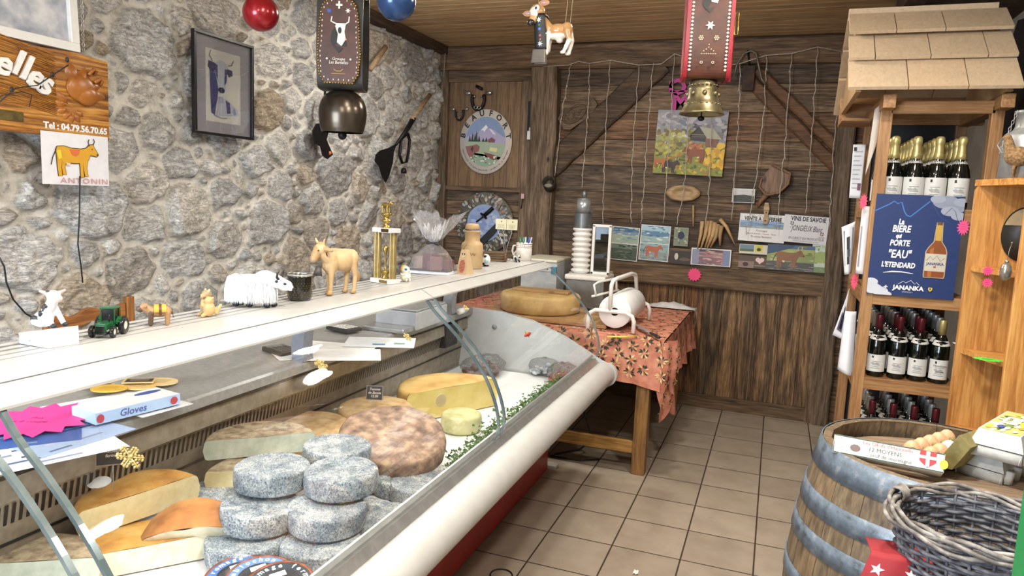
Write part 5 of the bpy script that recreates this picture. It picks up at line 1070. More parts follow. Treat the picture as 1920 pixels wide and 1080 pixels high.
A.a([(-.045, -.05), (.02, -.055), (.07, -.085), (.10, -.10), (.095, -.125), (.06, -.13), (.03, -.135), (-.02, -.14), (-.06, -.145), (-.04, -.10)], 'c7cbdb'); A.a([(.01, -.06), (.04, -.07), (.045, -.12), (.02, -.125)], bl); A.a([(-.04, -.05), (-.01, -.045), (.0, -.075), (-.03, -.08)], 'aab3d0'); A.a([(.07, -.09), (.085, -.12), (.07, -.13), (.06, -.11)], bd); A.line([(-.07, -.14), (-.02, -.15), (.02, -.148)], .004, bd)
A.m.build('print', PRINT, t); m = MB(); m.box((-w_/2+.012, -h_/2+.012, .012), (w_/2-.012, h_/2-.012, .0135)); m.build('glazing', glassmat('picture_glass', (.98, .98, .98), .5), t)
# white framed photograph, top left
P = Vector((XW, -1.19, 2.245)); t = wall_thing('picture_frame', 'white-framed photograph of clouds and snow at the top left, above the carved sign', 'picture', P, 'L')
w_, h_ = .56, .47; P.z = 2.245; frame(t, w_, h_, .033, .025, WHP); A = Art(z0=.006); A.a(rect(-w_/2+.02, -h_/2+.02, w_/2-.02, h_/2-.02), (1, 1, 1)); A.m.build('print', pm('cloud_photo', (1, 1, 1), None, 9, .4, bmp=0, stops=[(.3, H('6f7a8e')), (.45, H('a0a5ae')), (.58, H('c6c6c8')), (.72, H('dcdbdb'))]), t); A = Art(z0=.007); A.a([(.11, .2), (.17, .2), (.15, .155), (.12, .14)], '3a4f86'); A.m.build('peak_print', PRINT, t); t.rotation_euler.rotate_axis('X', math.radians(-3))
# carved larch sign
W_SIGN = wood('carved_larch', ['704312', '9f6420', 'bf8432', 'd39a48'], 0, 12, .35, .1, .7, .8)
P = Vector((XW+.01, -1.13, 1.84)); t = wall_thing('carved_sign', 'carved orange-brown wooden sign with white lettering and a carved flower, hanging on the stones', 'sign', P, 'L')
m = MB(); pts = [(-.32, -.157), (.335, -.157), (.337, .157), (.2, .168), (.05, .160), (-.1, .170), (-.32, .166)]; m.prism(pts, -.012, .028); m.build('board', W_SIGN, t)
m = MB()
for k in range(44): a = -.30+k*.0135; m.box((a, -.09+.01*math.sin(k), .0275), (a+.006, .145-.02*math.sin(k*.7), .030), Matrix.Rotation(-.0, 4, 'Z'))
m = MB(); rr = random.Random(4)
for k in range(34):
    y = -.08+k*.0066; x0 = -.31; m.tube([(x0, y+.10-.0, .0285), (x0+.2, y+.04, .0285), (x0+.42, y-.0, .0285)], .0018, 5)
m.build('grooves', W_SIGN, t)
m = MB(); Mx = Matrix.Translation((.205, .0, .030))
def petal(m, a, L, w, z=.012, base=.02):
    c, s = math.cos(a), math.sin(a); n = 8; L1 = [(base+(L-base)*i/n, w*math.sin(math.pi*i/n)) for i in range(n+1)]
    vs = []; 
    for x, y in L1: vs += [(x*c-y*s, x*s+y*c, 0), (x*c, x*s, z*math.sin(math.pi*min(1, (x-base)/(L-base)+.08))), (x*c+y*s, x*s-y*c, 0)]
    m.add([Mx @ Vector(v) for v in vs], [(3*i, 3*i+3, 3*i+4, 3*i+1) for i in range(n)]+[(3*i+1, 3*i+4, 3*i+5, 3*i+2) for i in range(n)], True)
Mx = Matrix.Translation((.17, -.045, .028))
for a, L, w in ((2.9, .075, .014), (3.5, .065, .013), (4.1, .06, .012), (4.7, .062, .013), (5.3, .066, .013), (2.4, .085, .014), (5.8, .06, .012)): petal(m, a, L, w)
Mx = Matrix.Translation((.20, .02, .028)); m.ball((.215, .035, .03), (.065, .055, .018), 24, 12, ); m.ball((.235, .01, .034), (.05, .04, .016), 20, 10)
for a, L, w in ((1.9, .12, .028), (1.2, .11, .022), (.4, .12, .02), (-.05, .125, .024)): petal(m, a, L, w, .018)
m.tube([(.24, .09, .04), (.26, .115, .045), (.275, .11, .04), (.27, .095, .035)], .007, 8); m.tube([(.265, .065, .04), (.29, .085, .045), (.30, .075, .04), (.295, .06, .035)], .007, 8)
m.build('carved_flower', pm('carved_relief', 'a8672a', '8a5220', 10, .3, bmp=.1), t)
m = MB(); m.c_('f2f0ea')
for j, (ch, x, y) in enumerate(zip('telles', (-.145, -.092, -.042, -.012, .022, .062), (.098, .076, .084, .072, .048, .03))): m.text(ch, .125, Matrix.Translation((x, y, .038)) @ Matrix.Rotation(-.3, 4, 'Z'), shear=.15, ext=.006, bold=.0035)
m.build('lettering', PAINT, t, label='white raised letters')
m = MB(); m.c_('f2f0ea'); m.text('Tel : 04.79.56.70.65', .034, Matrix.Translation((.19, -.122, .0295)), ext=.001, bold=.0011); m.build('phone_number', PAINT, t, label='white phone number')
m = MB(); m.c_('6b5a30'); m.box((-.12, -.12, .028), (-.02, -.085, .031)); m.build('brass_plate', pm('aged_brass', '7a6a3c', '5a4d2c', 30, .4, .6, .05), t)
# chain holding the sign
m = MB()
for k in range(22):
    z = k*.018; r = .0055; pts = [(0, r*math.cos(g), .009*math.sin(g)) if k % 2 else (r*math.cos(g), 0, .009*math.sin(g)) for g in [q*PI/5 for q in range(10)]]; m.tube([Vector(p)+Vector((XW+.02, -.885, 2.03+z)) for p in pts], .0014, 5, closed=True)
tag(m.build('hanging_chain', LM), 'thin steel chain hanging down the stones beside the white picture frame', 'chain')
# child's drawing of a yellow cow
P = Vector((XW+.042, -.948, 1.598)); t = wall_thing('drawing', "child's drawing of a yellow cow signed ANTONIN taped under the carved sign", 'drawing', P, 'L')
def wavy(w, h, amp=.003, n=14):
    m = MB(); m.c_('e7e7ea'); m.grid(lambda u, v: (w*(u-.5), h*(v-.5), amp*math.sin(u*5+v*3)), n, n); return m
m = wavy(.285, .198, .0); m.build('paper', PRINT, t)
A = Art(z0=.001); cow2d(A, -.005, .0, .165, 'd9a22a', '2a1c10', 1, '2a1c10', 'd9713a'); A.t('ANTONIN', .03, -.083, .03, 'c98f8f', sx=1.35, spacing=1.15); A.m.build('crayon_drawing', PRINT, t, label='yellow crayon cow and the name in pink crayon')
# cables
m = MB(); m.c_('1a1a1c'); m.tube([at(150, 330, 0, XW+.05), at(149, 400, 0, XW+.04), at(146, 458, 0, XW+.05), at(152, 500, 0, XW+.03), at(155, 530, 0, XW+.02)], .0028, 6); tag(m.build('cable', PAINT), 'thin black cable hanging down the stones below the drawing', 'cable')
m = MB(); m.c_('1a1a1c'); m.tube([at(*q, 0, XW+.045) for q in [(-8, 470), (8, 500), (12, 530), (25, 562), (48, 588), (75, 603)]], .003, 6); tag(m.build('cable', PAINT), 'black cable curving down the stones at the left picture edge', 'cable')
m = MB(); m.c_('2a2622'); m.tube([at(*q, 0, XW+.075) for q in [(0, 190), (30, 165), (70, 160), (100, 140), (128, 122)]], .0022, 6); m.tube([at(*q, 0, XW+.06) for q in [(0, 180), (40, 172), (60, 178), (55, 200)]], .0018, 6); 
for q in ((98, 140), (126, 112), (22, 168)): m.ball(at(*q, 0, XW+.065), (.006, .008, .010), 8, 6)
tag(m.build('fairy_lights', PAINT), 'dark fairy light cord looped over the carved sign', 'fairy lights')
# long-handled bread peel leaning on the stones: handle and black blade
def onL(px, py, d=0): return at(px, py, 0, XW+d)
W_ST = wood('worn_stick', ['5a4630', '7d6649', '9c8260', 'ab9474'], 1, 14, .6, .1, .2, .3)
IRON = pm('black_iron', '1d1c1d', '141314', 30, .5, .5, .2)
t = thing('shovel', 'old black shovel with a long wooden handle hanging aslant on the stone wall', 'shovel', onL(760, 250))
m = MB(); m.tube([onL(806, 178, .03), onL(772, 225, .03)], [.017, .019], 12); m.build('handle', W_ST, t, world=True)
m = MB(); m.tube([onL(775, 222, .03), onL(765, 240, .03), onL(742, 272, .03)], [.021, .018, .010], 12); m.build('socket', IRON, t, world=True)
def plate(pxs, d, th, ax=0):
    pts = [onL(*q, d) for q in pxs]; m = MB(); n = len(pts); b = [p+Vector((th, 0, 0)) for p in pts]
    m.add(pts+b, [tuple(range(n)), tuple(reversed(range(n, 2*n)))]+[(i, (i+1) % n, n+(i+1) % n, n+i) for i in range(n)], False); return m
o = plate([(742, 270), (737, 285), (735, 305), (728, 330), (722, 342), (716, 332), (710, 312), (702, 302), (704, 290), (712, 282), (726, 278)], .02, .008).build('blade', IRON, t, world=True); fix(o)
m = MB(); m.tube([onL(694, 130, .03), onL(723, 88, .03)], [.018, .019], 12); tag(m.build('wooden_stick', W_ST), 'thick wooden handle sticking out above the big bell strap', 'tool handle')
o = fix(plate([(608, 160), (612, 220), (616, 240), (610, 262), (622, 290), (612, 298), (604, 292), (600, 275), (588, 268), (585, 245), (592, 232), (604, 230)], .02, .01).build('black_silhouette', IRON)); tag(o, 'flat black animal-shaped plate behind the large bell', 'wall plate')
o2 = MB(); o2.c_('c4632a'); o2.cyl(onL(618, 287, .031), onL(618, 287, .033), .012, seg=20); b = o2.build('badge', PAINT); bb = b; bb.parent = o; bb.location = Vector(bb.location)-Vector(o.location); bb['label'] = 'small orange round badge'
t = thing('iron_hook', 'dark iron loop with a small bell hanging on the stones right of the shovel', 'hanging bell', onL(757, 290))
m = MB(); m.tube([onL(764, 250, .03), onL(752, 262, .03), onL(749, 290, .03), onL(754, 306, .03), onL(762, 304, .03), onL(766, 285, .03), onL(768, 262, .03)], .013, 8, closed=True, flat=.5); m.build('strap', IRON, t, world=True)
q = onL(757, 325, .03); m = MB(); m.ring([(.022, 0), (.021, .02), (.014, .036), (0, .042)], 16, q); m.build('bell', IRON, t, world=True)
# ---------------------------------------------------------------- things on the back wall
YW = YB-.014
def onB(px, py, d=0): return at(px, py, 1, YW-d)
def sheetB(tl, br, d=.004): a, b = onB(*tl, d), onB(*br, d); return (a+b)/2, abs(b.x-a.x), abs(a.z-b.z)
# round BEAUFORT plaque
P = onB(911, 266, .025); t = wall_thing('round_plaque', 'round white BEAUFORT plaque with an alpine landscape on the brown panel', 'plaque', P, 'B'); t.scale = (.92, 1.04, 1)
m = MB(); m.c_('cdc4b8'); m.ring([(0, 0), (.248, 0), (.25, .004), (.248, .01), (0, .0105)], 56); m.build('disc', PRINT, t)
A = Art(z0=.0106); R_ = .192; A.a(ell(0, 0, R_, n=48), '7f93b4')
def clipc(P, R=R_): return [(x*min(1, R/math.hypot(x, y)) if math.hypot(x, y) > 0 else x, y*min(1, R/math.hypot(x, y)) if math.hypot(x, y) > 0 else y) for x, y in P]
def dens(P, k=6):
    o = []; n = len(P)
    for i in range(n):
        for j in range(k): f = j/k; o.append((P[i][0]*(1-f)+P[(i+1) % n][0]*f, P[i][1]*(1-f)+P[(i+1) % n][1]*f))
    return clipc(o)
A.a(dens([(-.19, .03), (-.1, .07), (-.03, .09), (.0, .13), (.03, .10), (.08, .09), (.13, .06), (.19, .03), (.19, -.03), (-.19, -.03)]), 'a9a3bd'); A.a([(-.05, .085), (.0, .13), (.02, .11), (.0, .095), (-.01, .075), (-.03, .09)], 'e8e6ea'); A.a([(.03, .10), (.05, .098), (.10, .055), (.07, .06)], 'd9d6e0'); A.a([(-.12, .06), (-.06, .075), (-.08, .045), (-.13, .03)], '8d88a8')
A.a(dens([(-.2, .0), (-.1, .01), (.0, .0), (.1, -.01), (.2, -.02), (.2, -.2), (-.2, -.2)]), '9fae92'); A.a(dens([(-.2, -.09), (-.05, -.10), (.1, -.13), (.2, -.15), (.1, -.2), (-.1, -.2)]), '8fa58c')
for x, h in ((-.15, .05), (-.125, .07), (-.10, .06), (-.085, .09), (-.06, .05), (-.02, .03), (.01, .035)): A.a([(x-.014, .0), (x+.014, .0), (x, h)], '2c3b34')
A.a([(.03, -.005), (.09, -.005), (.095, .015), (.06, .035), (.025, .015)], '7b4b52'); A.a([(-.19, -.04), (-.12, -.03), (-.08, -.02), (-.05, -.04), (-.06, -.075), (-.10, -.09), (-.13, -.14), (-.17, -.09)], '8a5a54'); A.a([(-.12, -.035), (-.11, -.05), (-.12, -.08), (-.14, -.06)], '4a2c2c'); A.a([(.05, -.04), (.12, -.05), (.11, -.08), (.04, -.07)], 'd8cf9a'); A.a([(-.01, -.08), (.09, -.10), (.13, -.11), (.10, -.145), (.03, -.12)], '7d4840')
rr = random.Random(9)
for k in range(26): x = rr.uniform(-.13, .12); y = rr.uniform(-.17, -.11); A.a(clipc(ell(x, y, .009, .006, 8)), rr.choice(['e2e6dc', 'cfd8c8', '5b7a58']), .00008)
for k, ch in enumerate('BEAUFORT'): g = math.radians(168-k*22.3); A.t(ch, .217*math.cos(g), .217*math.sin(g), .001, '1c1a1a') if False else A.m.c_('1d1a1a').text(ch, .062, Matrix.Translation((.219*math.cos(g), .219*math.sin(g), .0115)) @ Matrix.Rotation(g-PI/2, 4, 'Z'), bold=.002, sx=1.05)
for k, ch in enumerate("appellation d'origine contrôlée - produit de la montagne"): g = math.radians(197+k*2.65); A.m.c_('4a4444').text(ch, .018, Matrix.Translation((.221*math.cos(g), .221*math.sin(g), .0115)) @ Matrix.Rotation(g+PI/2, 4, 'Z'), bold=.0003)
A.m.build('print', PRINT, t)
# two horseshoe cow heads
def shoe(px, py, s, lab):
    P = onB(px, py, .03); t = wall_thing('horseshoe_cow', lab, 'ornament', P, 'B', 'horseshoe cow heads')
    pts = [(s*.40*math.cos(math.radians(a)), s*.62*math.sin(math.radians(a)), .006) for a in range(-205, 26, 10)]; m = MB(); m.tube(pts, [s*.1]*len(pts), 8); m.build('horseshoe', IRON, t)
    for q in (-1, 1): m = MB(); m.ball((q*s*.68, s*.36, .008), (s*.22, s*.12, s*.08), 12, 8); m.build('ear', pm('polished_spoon', 'b6b2aa', '8c8880', 20, .25, .8, .02), t)
    for q in (-1, 1): m = MB(); m.ball((q*s*.22, s*.16, .012), s*.075, 10, 7); m.build('eye', MATS['polished_spoon'], t)
    m = MB()
    for q in (-1, 1): m.tube([(q*s*.11+s*.1*math.cos(g), -s*.5+s*.1*math.sin(g), s*.12) for g in [k*PI/5 for k in range(10)]], s*.03, 6, closed=True)
    m.build('nostrils', MATS['polished_spoon'], t)
    if s > .12: m = MB(); m.tube([(-s*.1, s*.75, .02), (s*.3, s*.55, .03)], s*.09, 8); m.build('hammer_head', IRON, t)
shoe(897, 186, .135, 'larger iron horseshoe cow head with spoon ears above the round plaque'); shoe(862, 212, .088, 'smaller iron horseshoe cow head left of the larger one')
# stone-rimmed clock with black hands
P = onB(910, 418, .03); t = wall_thing('round_landscape', 'large round plaque with a mosaic stone border around a pale blue centre, low on the back wall', 'plaque', P, 'B')
m = MB(); m.c_('6f6a5e'); m.ring([(0, 0), (.245, 0), (.25, .006), (.25, .014), (0, .0142)], 56); m.build('disc', PRINT, t)
A = Art(z0=.0145); rr = random.Random(21)
for k in range(230):
    g = rr.uniform(0, 2*PI); r = rr.uniform(.158, .242); A.a(ell(r*math.cos(g), r*math.sin(g), rr.uniform(.008, .02), rr.uniform(.006, .014), 8, rot=g), rr.choice(['a8a293', '8d887b', '6b665b', 'bdb8aa', '7f8a66', '4a4038', '96a0a8', '9a7a70', '5b5448']), .00003)
for k in range(12): g = k*PI/6+.2; A.line([(.165*math.cos(g), .165*math.sin(g)), (.2*math.cos(g+.08), .2*math.sin(g+.08)), (.235*math.cos(g-.05), .235*math.sin(g-.05))], .008, '3a2a26')
A.a(ell(0, 0, .152, n=40), '8fa0c4')
for k in range(60): g = rr.uniform(0, 2*PI); r = .145*math.sqrt(rr.random()); A.a(ell(r*math.cos(g)*.85, r*math.sin(g)*.85, rr.uniform(.012, .03), rr.uniform(.008, .02), 10), rr.choice(['a9b6d2', '8798c0', 'b8c4d8', '7d92bd', '9eb0c8']), .00003)
A.m.build('mosaic', PRINT, t)
# black-handled knives / brushes in front of it
def rodB(name, a, b, d, r, mt, lab, cat, flat=1.0):
    m = MB(); m.tube([onB(*a, d), onB(*b, d)], r, 10, flat=flat); return tag(m.build(name, mt), lab, cat)
t = thing('umbrella', 'folded black umbrella-like rod with a round guard standing in front of the blue mosaic plaque', 'tool', onB(905, 405, .12)); 
m = MB(); m.tube([onB(893, 416, .07), onB(906, 406, .07)], .006, 8); m.build('shaft', IRON, t, world=True); m = MB(); m.tube([onB(906, 406, .07), onB(924, 390, .07)], .016, 10); m.build('grip', IRON, t, world=True)
m = MB(); m.tube([onB(902, 400, .07), onB(912, 410, .07)], .02, 12, flat=.4); m.build('guard', IRON, t, world=True)
fix(tag(plate([(0, 0)]*3, 0, 0).build('x', IRON) if False else (lambda pts: (lambda m: (m.add(pts+[p+Vector((0, .02, 0)) for p in pts], [tuple(range(5)), tuple(reversed(range(5, 10)))]+[(i, (i+1) % 5, 5+(i+1) % 5, 5+i) for i in range(5)], False), m.build('knife_case', BLK))[1])(MB()))([onB(*q, .08) for q in [(896, 452), (928, 420), (935, 428), (925, 440), (903, 462)]]), 'black rectangular case leaning in front of the blue mosaic plaque', 'case'))
# thermometer, hanging tag
t = thing('wall_thermometer', 'small white bottle-shaped thermometer hanging on the dark panel beside the post', 'thermometer', onB(993, 252, .06)); m = MB(); m.c_('dcdcd6'); q = onB(993, 262, .06); m.box((q.x-.022, q.y-.008, q.z), (q.x+.022, q.y+.008, q.z+.07), bev=.006); m.cyl((q.x, q.y, q.z+.07), (q.x, q.y, q.z+.095), .008, seg=10); m.build('body', PAINT, t, world=True); m = MB(); m.box((q.x-.03, q.y+.01, q.z+.02), (q.x+.034, q.y+.03, q.z+.30)); m.build('backing', IRON, t, world=True)
m = MB(); m.c_('c9a0a0'); q = onB(980, 368, .05); m.box((q.x-.014, q.y-.004, q.z-.02), (q.x+.014, q.y+.004, q.z+.02), bev=.003); m.c_('2a2220'); m.tube([(q.x, q.y, q.z-.02), (q.x-.01, q.y, q.z-.10)], .005, 8); tag(m.build('hanging_key', PAINT), 'key with a pink tag hanging beside the wooden post', 'key')
m = MB(); q = onB(1030, 345, .14); m.ring([(.045, -.05), (.05, -.048), (.05, .045), (.045, .045), (.044, -.04), (0, -.04)], 24, q, (.1, -.9, .35)); tag(m.build('metal_tin', pm('old_tin', '4a4238', '332c25', 20, .5, .6, .1)), 'dark round tin fixed on the wooden post with its open side out', 'tin')
m = MB(); q = onB(1030, 345, .155); m.ball(q+Vector((.002, -.03, -.015)), (.034, .012, .018), 14, 8); tag(m.build('grey_pebble', pm('pebble', '8d8678', '6f695e', 10, .8, bmp=.2)), 'grey stone lying in the dark tin on the post', 'stone')
# carved oval plaque by the brace
P = onB(1082, 212, .04); t = wall_thing('carved_plaque', 'dark carved wooden plaque with an oval relief, tilted beside the diagonal brace', 'plaque', P, 'B'); t.rotation_euler.rotate_axis('Z', -.0)
Mz = Matrix.Rotation(math.radians(32), 4, 'Z'); W_DK = wood('dark_carving', ['2a2018', '4a3a2a', '675440', '7a6650'], 0, 12, .7, .1, .3, .5)
m = MB(); m.prism([(-.15, -.05), (-.11, -.085), (.09, -.075), (.17, -.03), (.16, .04), (.12, .075), (-.09, .085), (-.15, .04)], -.012, .012, Mz); m.build('board', W_DK, t)
m = MB(); m.tube([tuple(Mz @ Vector((-.02+.095*math.cos(g), .052*math.sin(g), .014))) for g in [k*PI/14 for k in range(28)]], .009, 8, closed=True); rr = random.Random(3)
for k in range(22): g = rr.uniform(0, 6.28); r = math.sqrt(rr.random()); m.ball(tuple(Mz @ Vector((-.02+.07*r*math.cos(g), .035*r*math.sin(g), .012))), (.012, .008, .006), 8, 5)
m.build('relief', W_DK, t)
# pink letters partly behind the brass bell
m = MB(); m.c_('b5127c'); P = onB(1277, 178, .03)
for g, ch in enumerate('OM'): m.text(ch, .16, fr(P+Vector((.03*g-.03, 0, .05-.105*g)), (1, 0, 0), (0, 0, 1)), ext=.006, bold=.006)
m.box((P.x-.09, P.y-.006, P.z+.05), (P.x-.06, P.y+.006, P.z+.1)); m.box((P.x-.09, P.y-.006, P.z+.02), (P.x+.05, P.y+.006, P.z+.032)); tag(m.build('pink_letters', PAINT), 'magenta letters on the back wall half hidden behind the brass bell', 'sign')
# landscape painting
Pc = [onB(1229, 209, .03), onB(1371, 208, .03), onB(1360, 328, .03), onB(1220, 325, .03)]; P = sum(Pc, Vector())/4
t = wall_thing('painting', 'unframed painting of an alpine chalet with cows in a yellow-green meadow on the back wall', 'painting', P, 'B'); w_ = .505; h_ = .465; t.rotation_euler.rotate_axis('Z', math.radians(-1.5))
m = MB(); m.c_('8f8a78'); m.box((-w_/2, -h_/2, -.016), (w_/2, h_/2, 0)); m.build('canvas', PRINT, t)
A = Art(); X, Y = w_/2, h_/2; A.a(rect(-X, 0, X, Y), '8d8a8e'); A.a(rect(-X, -Y, X, .0), '8a8a3c'); rr = random.Random(31)
def dab(n, x0, x1, y0, y1, cols, rx, ry):
    for k in range(n):
        x = rr.uniform(x0, x1); y = rr.uniform(y0, y1); a, b = rr.uniform(*rx), rr.uniform(*ry); A.a([(max(-X, min(X, q)), max(-Y, min(Y, r))) for q, r in ell(x, y, a, b, 9, rot=rr.uniform(-.6, .6))], rr.choice(cols), .00002)
dab(70, -X, X, .10, Y, ['a19ca0', '77767e', 'b3aeb0', '8b8a90', '9c968c'], (.02, .06), (.008, .02)); dab(60, -X, X, .03, .13, ['5f5d60', '77726f', '8d8a8a', '4a494c', 'a8a49c'], (.01, .03), (.008, .02))
A.a([(-.12, .1), (-.05, .07), (.0, .03), (-.14, .03)], 'cfc8b4'); dab(90, -X, 0, -.1, .08, ['9c9a4a', '7f7c38', 'a8934a', '8a6a3a', 'b7b36a', '6e5e34'], (.01, .03), (.008, .02)); dab(90, -X, X, -Y, -.06, ['7a8a34', '96a03c', 'b09a34', '5c6e2c', 'c9a82e', '4a5a2a', 'a8742c'], (.008, .028), (.006, .014)); dab(40, .12, X, -.17, 0, ['d9a81e', 'c7972a', 'e0b83a', 'b58a34'], (.01, .03), (.012, .03))
A.a([(.0, .02), (.0, .065), (.055, .115), (.11, .065), (.11, .01)], '3b362f'); A.a([(.055, .12), (.16, .105), (.225, .03), (.12, .035)], 'aaa48e'); A.a([(.11, .035), (.2, .03), (.19, -.03), (.11, -.02)], '7d5844'); A.a([(-.01, .045), (.055, .12), (.06, .113), (.0, .038)], '1d1a18'); A.line([(.008, .06), (.1, .06)], .006, '8a7d66'); A.line([(.008, .045), (.1, .045)], .006, '6b604e')
dab(26, -.02, .1, -.06, .0, ['b5713a', '8f4e2a', 'c79a6a', '9c6034'], (.01, .025), (.006, .014)); cow2d(A, .04, -.085, .15, '8a4c2a', '2a1810', -1); cow2d(A, -.13, -.175, .12, '3a2a26', '17100e', 1); cow2d(A, -.2, -.15, .1, 'a8622e', '3a2010', 1)
A.m.build('paint_layer', PRINT, t)
# oval wooden bowl-frame, pegs, scoop, spatula, wooden horns
W_OB = wood('oval_wood', ['8a6d4c', 'a3845e', 'b89a72', 'c4a880'], 0, 12, .6, .1, .2, .2)
P = onB(1281, 362, .03); t = wall_thing('wooden_bowl', 'pale oval wooden butter mould with pointed ends on the back wall', 'wooden bowl', P, 'B')
m = MB(); n = 36
OVP = [(.125, 0), (.125, .014), (.075, .048), (.0, .06), (-.075, .048), (-.125, .014), (-.125, -.014), (-.075, -.05), (0, -.062), (.075, -.05), (.125, -.014), (.125, 0)]
def ovr(a):
    a %= 2*PI; L_ = [math.atan2(y, x) % (2*PI) for x, y in OVP]; L_[-1] = 2*PI
    for i in range(11):
        if L_[i] <= a <= L_[i+1]+1e-9: f = (a-L_[i])/max(1e-9, L_[i+1]-L_[i]); return (OVP[i][0]*(1-f)+OVP[i+1][0]*f, OVP[i][1]*(1-f)+OVP[i+1][1]*f)
    return OVP[0]
vs = []; 
for k in range(n):
    a = 2*PI*k/n; o_ = ovr(a); i_ = (.078*math.cos(a), .036*math.sin(a)); vs += [(o_[0], o_[1], -.01), (o_[0], o_[1], .018), (i_[0], i_[1], .022), (i_[0]*.82, i_[1]*.82, -.008)]
m.add(vs, [(4*k+j, 4*((k+1) % n)+j, 4*((k+1) % n)+j+1, 4*k+j+1) for k in range(n) for j in range(3)]+[tuple(4*k+3 for k in range(n))], True); fix(m.build('bowl', W_OB, t))
m = MB(); q = onB(1301, 403, .02); m.tube([onB(1300, 385, .02), onB(1300, 425, .02)], [.009, .006], 8); tag(m.build('wooden_peg', W_OB), 'small upright wooden peg below the oval butter mould', 'peg')
W_SC = wood('scoop_wood', ['4a3422', '6b4d34', '866548', '957556'], 2, 10, .55, .1, .2, .3)
t = thing('wooden_scoop', 'dark wooden scoop with its handle downward between the small photo and the brace', 'scoop', onB(1450, 345, .04))
m = MB(); pts = [onB(*q, .04) for q in [(1436, 365), (1424, 350), (1428, 335), (1448, 309), (1482, 325), (1478, 345), (1460, 362), (1446, 368)]]; n = len(pts); m.add(pts+[p+Vector((0, .02, 0)) for p in pts], [tuple(range(n)), tuple(reversed(range(n, 2*n)))]+[(i, (i+1) % n, n+(i+1) % n, n+i) for i in range(n)], False); fix(m.build('blade', W_SC, t, world=True))
m = MB(); m.tube([onB(1448, 309, .055), onB(1482, 325, .055), onB(1478, 345, .055), onB(1460, 362, .055), onB(1436, 366, .055), onB(1424, 350, .055), onB(1428, 335, .055)], .009, 8); m.build('rim', W_SC, t, world=True)
m = MB(); m.tube([onB(1440, 362, .04), onB(1428, 375, .04), onB(1419, 388, .04)], [.022, .016, .013], 10); m.build('handle', W_SC, t, world=True)
t = thing('wooden_spatula', 'light wooden spatula handle with two holes hanging over the farm sale notice', 'spatula', onB(1436, 400, .035))
m = MB(); P = onB(1436, 400, .035); m.prism([(-.012, .075), (.012, .075), (.022, .03), (.014, -.01), (.02, -.05), (.016, -.075), (-.014, -.075), (-.018, -.045), (-.01, -.01), (-.018, .03)], 0, .012, fr(P, (1, 0, 0), (0, 0, 1))); m.build('handle', W_OB, t, world=True)
m = MB(); m.c_('2a2018'); m.prism(ell(.002, .005, .006, n=12), .0121, .0124, fr(P, (1, 0, 0), (0, 0, 1))); m.prism(ell(.0, -.052, .006, n=12), .0121, .0124, fr(P, (1, 0, 0), (0, 0, 1))); m.build('holes', PRINT, t, world=True)
W_HN = wood('horn_wood', ['8a6c48', 'a8875c', 'bf9f72', 'cdb088'], 2, 16, .5, .25, .2, .2)
HNL = ['leftmost', 'second from the left', 'third from the left', 'fourth from the left', 'fifth from the left', 'sixth from the left']
for i, (a, b, c) in enumerate([((1317, 415), (1314, 440), (1308, 466)), ((1327, 414), (1322, 442), (1314, 466)), ((1334, 414), (1330, 440), (1322, 464)), ((1341, 417), (1336, 442), (1326, 465)), ((1346, 420), (1342, 445), (1332, 464)), ((1353, 423), (1350, 442), (1350, 460))]):
    m = MB(); m.tube([onB(*a, .04+.004*i), onB(*b, .045+.004*i), onB(*c, .04+.004*i)], [.0155, .013, .006], 10); tag(m.build('wooden_tap', W_HN), 'carved pale wooden spigot, %s in the row above the family photo' % HNL[i], 'wooden spigot', 'wooden spigots on the back wall')
m = MB(); m.tube([onB(1350, 411, .06), onB(1362, 425, .06), onB(1377, 457, .05)], [.013, .013, .004], 10); tag(m.build('wooden_tap', W_HN), 'pale wooden spigot slanting away to the right of the others', 'wooden spigot', 'wooden spigots on the back wall')
# photos and notices
def notice(name, tl, br, lab, cat, draw, d=.012, tilt=0, bg='e4e2de', group=None):
    P, w, h = sheetB(tl, br, d); t = wall_thing(name, lab, cat, P, 'B', group); t.rotation_euler.rotate_axis('Z', math.radians(tilt)) if tilt else None
    m = MB(); m.c_(bg); m.box((-w/2, -h/2, -.0012), (w/2, h/2, 0)); m.build('sheet', PRINT, t)
    A = Art(); A.w, A.h = w, h; draw(A, w/2, h/2); A.m.build('print', PRINT, t); return t
def scene(A, x0, y0, x1, y1, bands, seed, cols=None, n=40):
    r = random.Random(seed); y = y0
    for f, c in bands: yy = y0+(y1-y0)*f; A.a(rect(x0, y, x1, yy), c); y = yy
    for k in range(n if cols else 0):
        a = r.uniform(x0, x1); b = r.uniform(y0, y1); A.a([(max(x0, min(x1, p)), max(y0, min(y1, q))) for p, q in ell(a, b, (x1-x0)*r.uniform(.03, .12), (y1-y0)*r.uniform(.01, .05), 8)], r.choice(cols), .00003)
def d1(A, X, Y): scene(A, -X+.006, 0.002, X-.006, Y-.006, [(.55, '9fb0a0'), (.75, '7d97a8'), (1, '3f6a94')], 1, ['8ea690', 'a9b8a4', '6b88a0', 'c0c8c0']); scene(A, -X+.006, -Y+.006, X-.006, -.004, [(.7, '4a5648'), (1, '6b7a70')], 2, ['39443a', '5f6e58', '7c8878', '2c352e'])
def d2(A, X, Y): scene(A, -X+.006, 0.0, X-.006, Y-.006, [(.4, '9db6b0'), (.7, '5f86a8'), (1, 'a9c8d4')], 3, ['dfe6e8', '6f93ae', 'a5bcb4', '47698a']); scene(A, -X+.006, -Y+.006, X-.006, -.006, [(.5, '8d9a98'), (1, '8fb0b0')], 4, ['727f7c', 'a9b4b0']); cow2d(A, -.005, -Y*.42, .12, 'b5674e', '5a2c22', 1)
